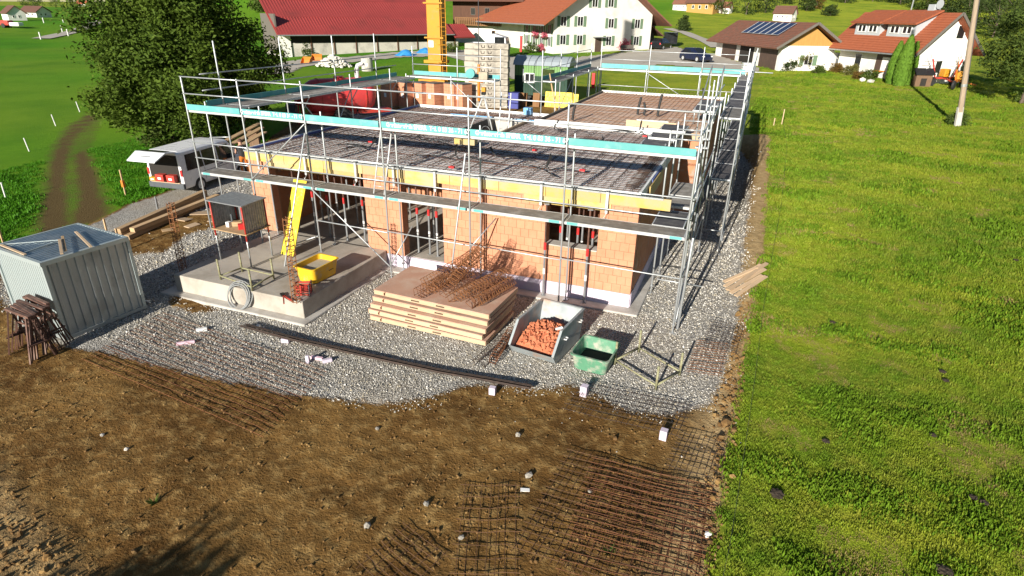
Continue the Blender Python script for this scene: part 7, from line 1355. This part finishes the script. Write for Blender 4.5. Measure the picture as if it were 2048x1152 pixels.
for k, (u, v, l, h_, mt, lab) in enumerate(((625, 108, 3.2, 1.0, 'woodgrey', 'grey firewood pile at the left end of the barn wall'), (680, 106, 2.2, 0.9, 'woodgrey', 'low firewood pile behind the stone heap'), (722, 103, 2.2, 1.2, 'woodgrey', 'firewood pile right of the stone heap'), (758, 100, 1.6, 1.7, 'woodbrown', 'tall brown firewood pile at the barn wall'), (845, 93, 2.6, 1.3, 'woodbrown', 'firewood pile at the barn wall beside the crane mast'))):
    p = T(u, v); o = thing('firewood_pile', lab, 'firewood', p, rz if False else 0.7, 'firewood piles at the barn'); rgk = random.Random(k); m = MB(); y = 0.0; zz = 0.11
    while zz < h_:
        x = -l/2+rgk.uniform(0, 0.1)
        while x < l/2: r = rgk.uniform(0.07, 0.12); m.tube([(x, -0.45, zz+rgk.uniform(-.03, .03)), (x, 0.45, zz)], r, 6); x += 0.22
        zz += 0.19
    q = m.build('logs', mt, o); q['kind'] = 'stuff'; m = MB(); m.b(-l/2-0.1, l/2+0.1, -0.5, 0.5, 0.0, 0.05); m.build('base', 'woodgrey', o)
for k, (u, v, l, lab) in enumerate(((812, 112, 2.6, 'blue tarpaulin heap left of the crane mast'), (850, 108, 2.4, 'blue tarpaulin heap beside the crane mast'))):
    p = T(u, v); rgk = np.random.default_rng(k); n_ = 9; m = MB(); m.v = [(-l/2+l*i/(n_-1), -0.9+1.8*j/(n_-1), (0.75*math.sin(PI*i/(n_-1))*math.sin(PI*j/(n_-1))+0.14*rgk.random())) for j in range(n_) for i in range(n_)]; m.f = [(j*n_+i, j*n_+i+1, (j+1)*n_+i+1, (j+1)*n_+i) for j in range(n_-1) for i in range(n_-1)]; o = m.build('blue_tarpaulin', 'bluetarp'); o.location = p; tag(o, lab, 'tarpaulin', 'blue tarpaulins in the yard')
p = T(822, 98); o = thing('blue_rack', 'blue steel rack standing at the barn wall', 'rack', p, 0.6); 
for x in (-0.7, 0.7):
    for y in (-0.4, 0.4): m = MB(); m.b(x-0.04, x+0.04, y-0.04, y+0.04, 0, 2.0); m.build('upright', 'bluepipe', o)
for z_ in (0.3, 1.1, 1.95): m = MB(); m.b(-0.7, 0.7, -0.4, 0.4, z_, z_+0.06); m.build('shelf', 'bluepipe', o)
p = T(735, 142); o = thing('concrete_ring', 'grey concrete manhole ring behind the tank trailer', 'concrete ring', p); m = MB(); m.loft([[(math.cos(i*PI/10)*r, math.sin(i*PI/10)*r, z_) for i in range(20)] for r, z_ in ((0.6, 0), (0.6, 1.3), (0.48, 1.3), (0.48, 0.05))], True, False); m.build('ring', 'concrete', o); m = MB(); m.tube([(0.55, -0.3, 1.32), (0.55, 0.3, 1.32)], 0.03, 5); m.build('step_iron', 'rustdark', o)
# IBC tank on pallet
p = T(1492, 148); o = thing('water_tank', 'white cage water tank at the far end of the scaffold', 'water tank', p, 0.2); m = MB(); m.b(-0.5, 0.5, -0.45, 0.45, 0.15, 1.1); m.build('tank', 'white', o, bevel=0.05); m = MB(); m.b(-0.55, 0.55, -0.5, 0.5, 0, 0.12); m.build('pallet', 'timber', o)
for k in range(5): z_ = 0.2+k*0.22; m = MB(); m.tube([(-0.53, -0.48, z_), (0.53, -0.48, z_), (0.53, 0.48, z_), (-0.53, 0.48, z_), (-0.53, -0.48, z_)], 0.014, 4); m.build('cage_bar', 'galv', o)
for k in range(5): x = -0.5+k*0.25; m = MB(); m.tube([(x, -0.49, 0.12), (x, -0.49, 1.12)], 0.014, 4); m.build('cage_bar', 'galv', o)
# garden furniture, kennel, hay tedder
p = T(1760, 158); o = thing('garden_table', 'orange garden table and bench left of the thuja columns', 'table', p, 0.4); m = MB(); m.b(-0.8, 0.8, -0.4, 0.4, 0.72, 0.78); m.build('tabletop', 'orangepaint', o)
for x in (-0.7, 0.7): m = MB(); m.b(x-0.04, x+0.04, -0.35, 0.35, 0, 0.72); m.build('leg', 'orangepaint', o)
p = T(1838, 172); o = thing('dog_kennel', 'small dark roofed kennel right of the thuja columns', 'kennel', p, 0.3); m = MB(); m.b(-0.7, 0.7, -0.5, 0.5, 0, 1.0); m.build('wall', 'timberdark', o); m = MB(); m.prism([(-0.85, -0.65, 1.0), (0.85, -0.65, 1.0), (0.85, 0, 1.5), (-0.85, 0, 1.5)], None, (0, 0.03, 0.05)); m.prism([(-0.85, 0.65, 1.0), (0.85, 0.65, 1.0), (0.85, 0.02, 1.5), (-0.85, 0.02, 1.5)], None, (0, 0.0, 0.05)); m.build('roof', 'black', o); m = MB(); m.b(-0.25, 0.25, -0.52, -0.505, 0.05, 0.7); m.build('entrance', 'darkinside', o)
for k, (u, v, lab, col) in enumerate(((1882, 172, 'red and yellow hay tedder beside the gabled house, left one', 'redpaint'), (1912, 178, 'orange hay tedder with raised arms next to the pole', 'orangepaint'))):
    p = T(u, v); o = thing('hay_tedder', lab, 'farm machine', p, 0.5+0.6*k, 'hay machines beside the house'); m = MB(); m.beam((-1.2, 0, 0.7), (1.2, 0, 0.7), 0.16, 0.16); m.build('frame', col, o)
    for s in (-1, 1):
        m = MB(); m.tube([(s*1.1, -0.08, 0.4), (s*1.1, 0.08, 0.4)], 0.4, 12); m.build('wheel', 'blackrubber', o)
        m = MB(); m.beam((s*0.9, 0, 0.75), (s*1.5, 0.1, 2.3), 0.1, 0.1); ar = m.build('arm', col, o)
        for j in range(6): a = j*PI/3; m = MB(); m.tube([(s*1.5, 0.1, 2.1), (s*1.5+0.75*math.cos(a), 0.1, 2.1+0.75*math.sin(a))], 0.025, 4); m.build('tine_arm', 'galv', ar)
    m = MB(); m.b(-0.3, 0.3, -0.35, 0.35, 0.8, 1.5); m.build('hood', 'craneyellow', o, bevel=0.08); m = MB(); m.beam((0, 0, 0.7), (0, -1.4, 0.45), 0.12, 0.12); m.build('drawbar', col, o)
for k, (u, v, lab) in enumerate(((1724, 163, 'white rockery stone before the shrub, left'), (1740, 166, 'white rockery stone before the shrub, right'))):
    mm = MB(); vs_, fs_ = stone_mesh(200+k); mm.add([Vector(q)*0.4 for q in vs_], fs_); o = mm.build('rockery_stone', 'stonewhite'); o.location = T(u, v, 0.15); tag(o, lab, 'stone', 'rockery stones')
p = T(1255, 104); o = thing('garden_bench', 'bench and table under the farmhouse windows', 'bench', p, 0.7); m = MB(); m.b(-1.0, 1.0, -0.25, 0.25, 0.42, 0.48); m.build('seat', 'woodgrey', o)
for x in (-0.9, 0.9): m = MB(); m.b(x-0.05, x+0.05, -0.22, 0.22, 0, 0.42); m.build('leg', 'woodgrey', o)
m = MB(); m.b(-1.0, 1.0, 0.2, 0.26, 0.5, 0.9); m.build('backrest', 'woodgrey', o)
for k, (u, v, mt, lab) in enumerate(((1060, 106, 'leafgreen', 'green potted plants at the left wall of the farmhouse'), (1088, 104, 'leafautumn', 'orange flowering plants at the farmhouse corner'), (1250, 102, 'flower', 'red flowers under the farmhouse windows'), (905, 106, 'leafgreen', 'green bush beside the white truck'), (610, 112, 'leafgreen', 'weeds at the left barn end'))): bush('yard_plant', lab, T(u, v), (1.0, 0.8, 0.8), 900, 0.2, mt, 300+k, 'plants around the farm')

# ------------------------------------------------------------------ worker
def person(label, loc, rz):
    o = thing('person', label, 'person', loc, rz)
    J = dict(pel=(0, 0, 0.95), spi=(0.02, 0, 1.12), che=(0.06, 0, 1.34), nek=(0.09, 0, 1.48), hea=(0.13, 0, 1.60), top=(0.14, 0, 1.70))
    for s, n_ in ((-1, 'r'), (1, 'l')):
        J['hip'+n_] = (0, s*0.10, 0.90); J['kne'+n_] = (0.04+0.02*s, s*0.12, 0.50); J['ank'+n_] = (-0.02+0.03*s, s*0.13, 0.09); J['toe'+n_] = (0.14+0.03*s, s*0.14, 0.05); J['sho'+n_] = (0.07, s*0.20, 1.39); J['elb'+n_] = (0.12, s*0.26, 1.13); J['wri'+n_] = (0.34, s*0.18, 1.06); J['pal'+n_] = (0.42, s*0.16, 1.06)
        for f in range(5): J['fin%d%s' % (f, n_)] = (0.52-abs(f-2)*0.015 if f < 4 else 0.46, s*(0.13+0.02*f) if f < 4 else s*0.10, 1.045-0.01*f)
    Rr = dict(pel=0.15, spi=0.145, che=0.155, nek=0.06, hea=0.095, top=0.07, hip=0.095, kne=0.062, ank=0.045, toe=0.04, sho=0.062, elb=0.045, wri=0.032, pal=0.034, fin=0.010)
    E_ = [('pel', 'spi'), ('spi', 'che'), ('che', 'nek'), ('nek', 'hea'), ('hea', 'top')]
    for n_ in 'rl': E_ += [('pel', 'hip'+n_), ('hip'+n_, 'kne'+n_), ('kne'+n_, 'ank'+n_), ('ank'+n_, 'toe'+n_), ('che', 'sho'+n_), ('sho'+n_, 'elb'+n_), ('elb'+n_, 'wri'+n_), ('wri'+n_, 'pal'+n_)]+[('pal'+n_, 'fin%d%s' % (f, n_)) for f in range(5)]
    ks_ = list(J); me = bpy.data.meshes.new('body'); me.from_pydata([J[k] for k in ks_], [(ks_.index(a), ks_.index(b)) for a, b in E_], []); me.update(); b_ = mk('body', me, None, o)
    sk_ = b_.modifiers.new('skin', 'SKIN'); sv = me.skin_vertices[0].data
    for i, k in enumerate(ks_): r = Rr[k[:3]]; sv[i].radius = (r, r*(1.15 if k in ('pel', 'che', 'spi') else 1)); sv[i].use_root = (k == 'pel')
    sb = b_.modifiers.new('smooth', 'SUBSURF'); sb.levels = sb.render_levels = 2
    bpy.context.view_layer.update(); m2 = bpy.data.meshes.new_from_object(b_.evaluated_get(bpy.context.evaluated_depsgraph_get())); b_.modifiers.clear(); b_.data = m2; m2.materials.clear()
    for mt in ('skin', 'vestblack', 'trouserorange', 'black'): m2.materials.append(MAT[mt])
    for f in m2.polygons:
        c = f.center; sh = abs(c.y) < 0.235 and 0.93 < c.z < 1.46 and c.x < 0.25; f.material_index = 3 if c.z < 0.13 else (2 if c.z <= 0.97 and c.x < 0.3 else (1 if sh else 0))
    m2.shade_smooth()
    m = MB(); 
    for s in (-1, 1): m.box((0.218, s*0.035, 1.625), (0.012, 0.022, 0.012))
    m.build('eyes', 'black', o); m = MB(); m.box((0.235, 0, 1.595), (0.03, 0.025, 0.04)); m.build('nose', 'skin', o); m = MB(); m.box((0.216, 0, 1.555), (0.012, 0.05, 0.01)); m.build('mouth', 'redpaint', o)
    for s in (-1, 1): m = MB(); m.box((0.12, s*0.1, 1.60), (0.04, 0.02, 0.06)); m.build('ear', 'skin', o)
    m = MB(); m.loft([[(0.09+r*math.cos(i*PI/5)*1.05, r*math.sin(i*PI/5), z_) for i in range(10)] for r, z_ in ((0.1, 1.62), (0.098, 1.67), (0.07, 1.72), (0.02, 1.745))]); m.build('hair', 'steelbrown', o)
    return o
person('worker in black vest and orange trousers beside the van and shell corner', T(493, 354), R(150))
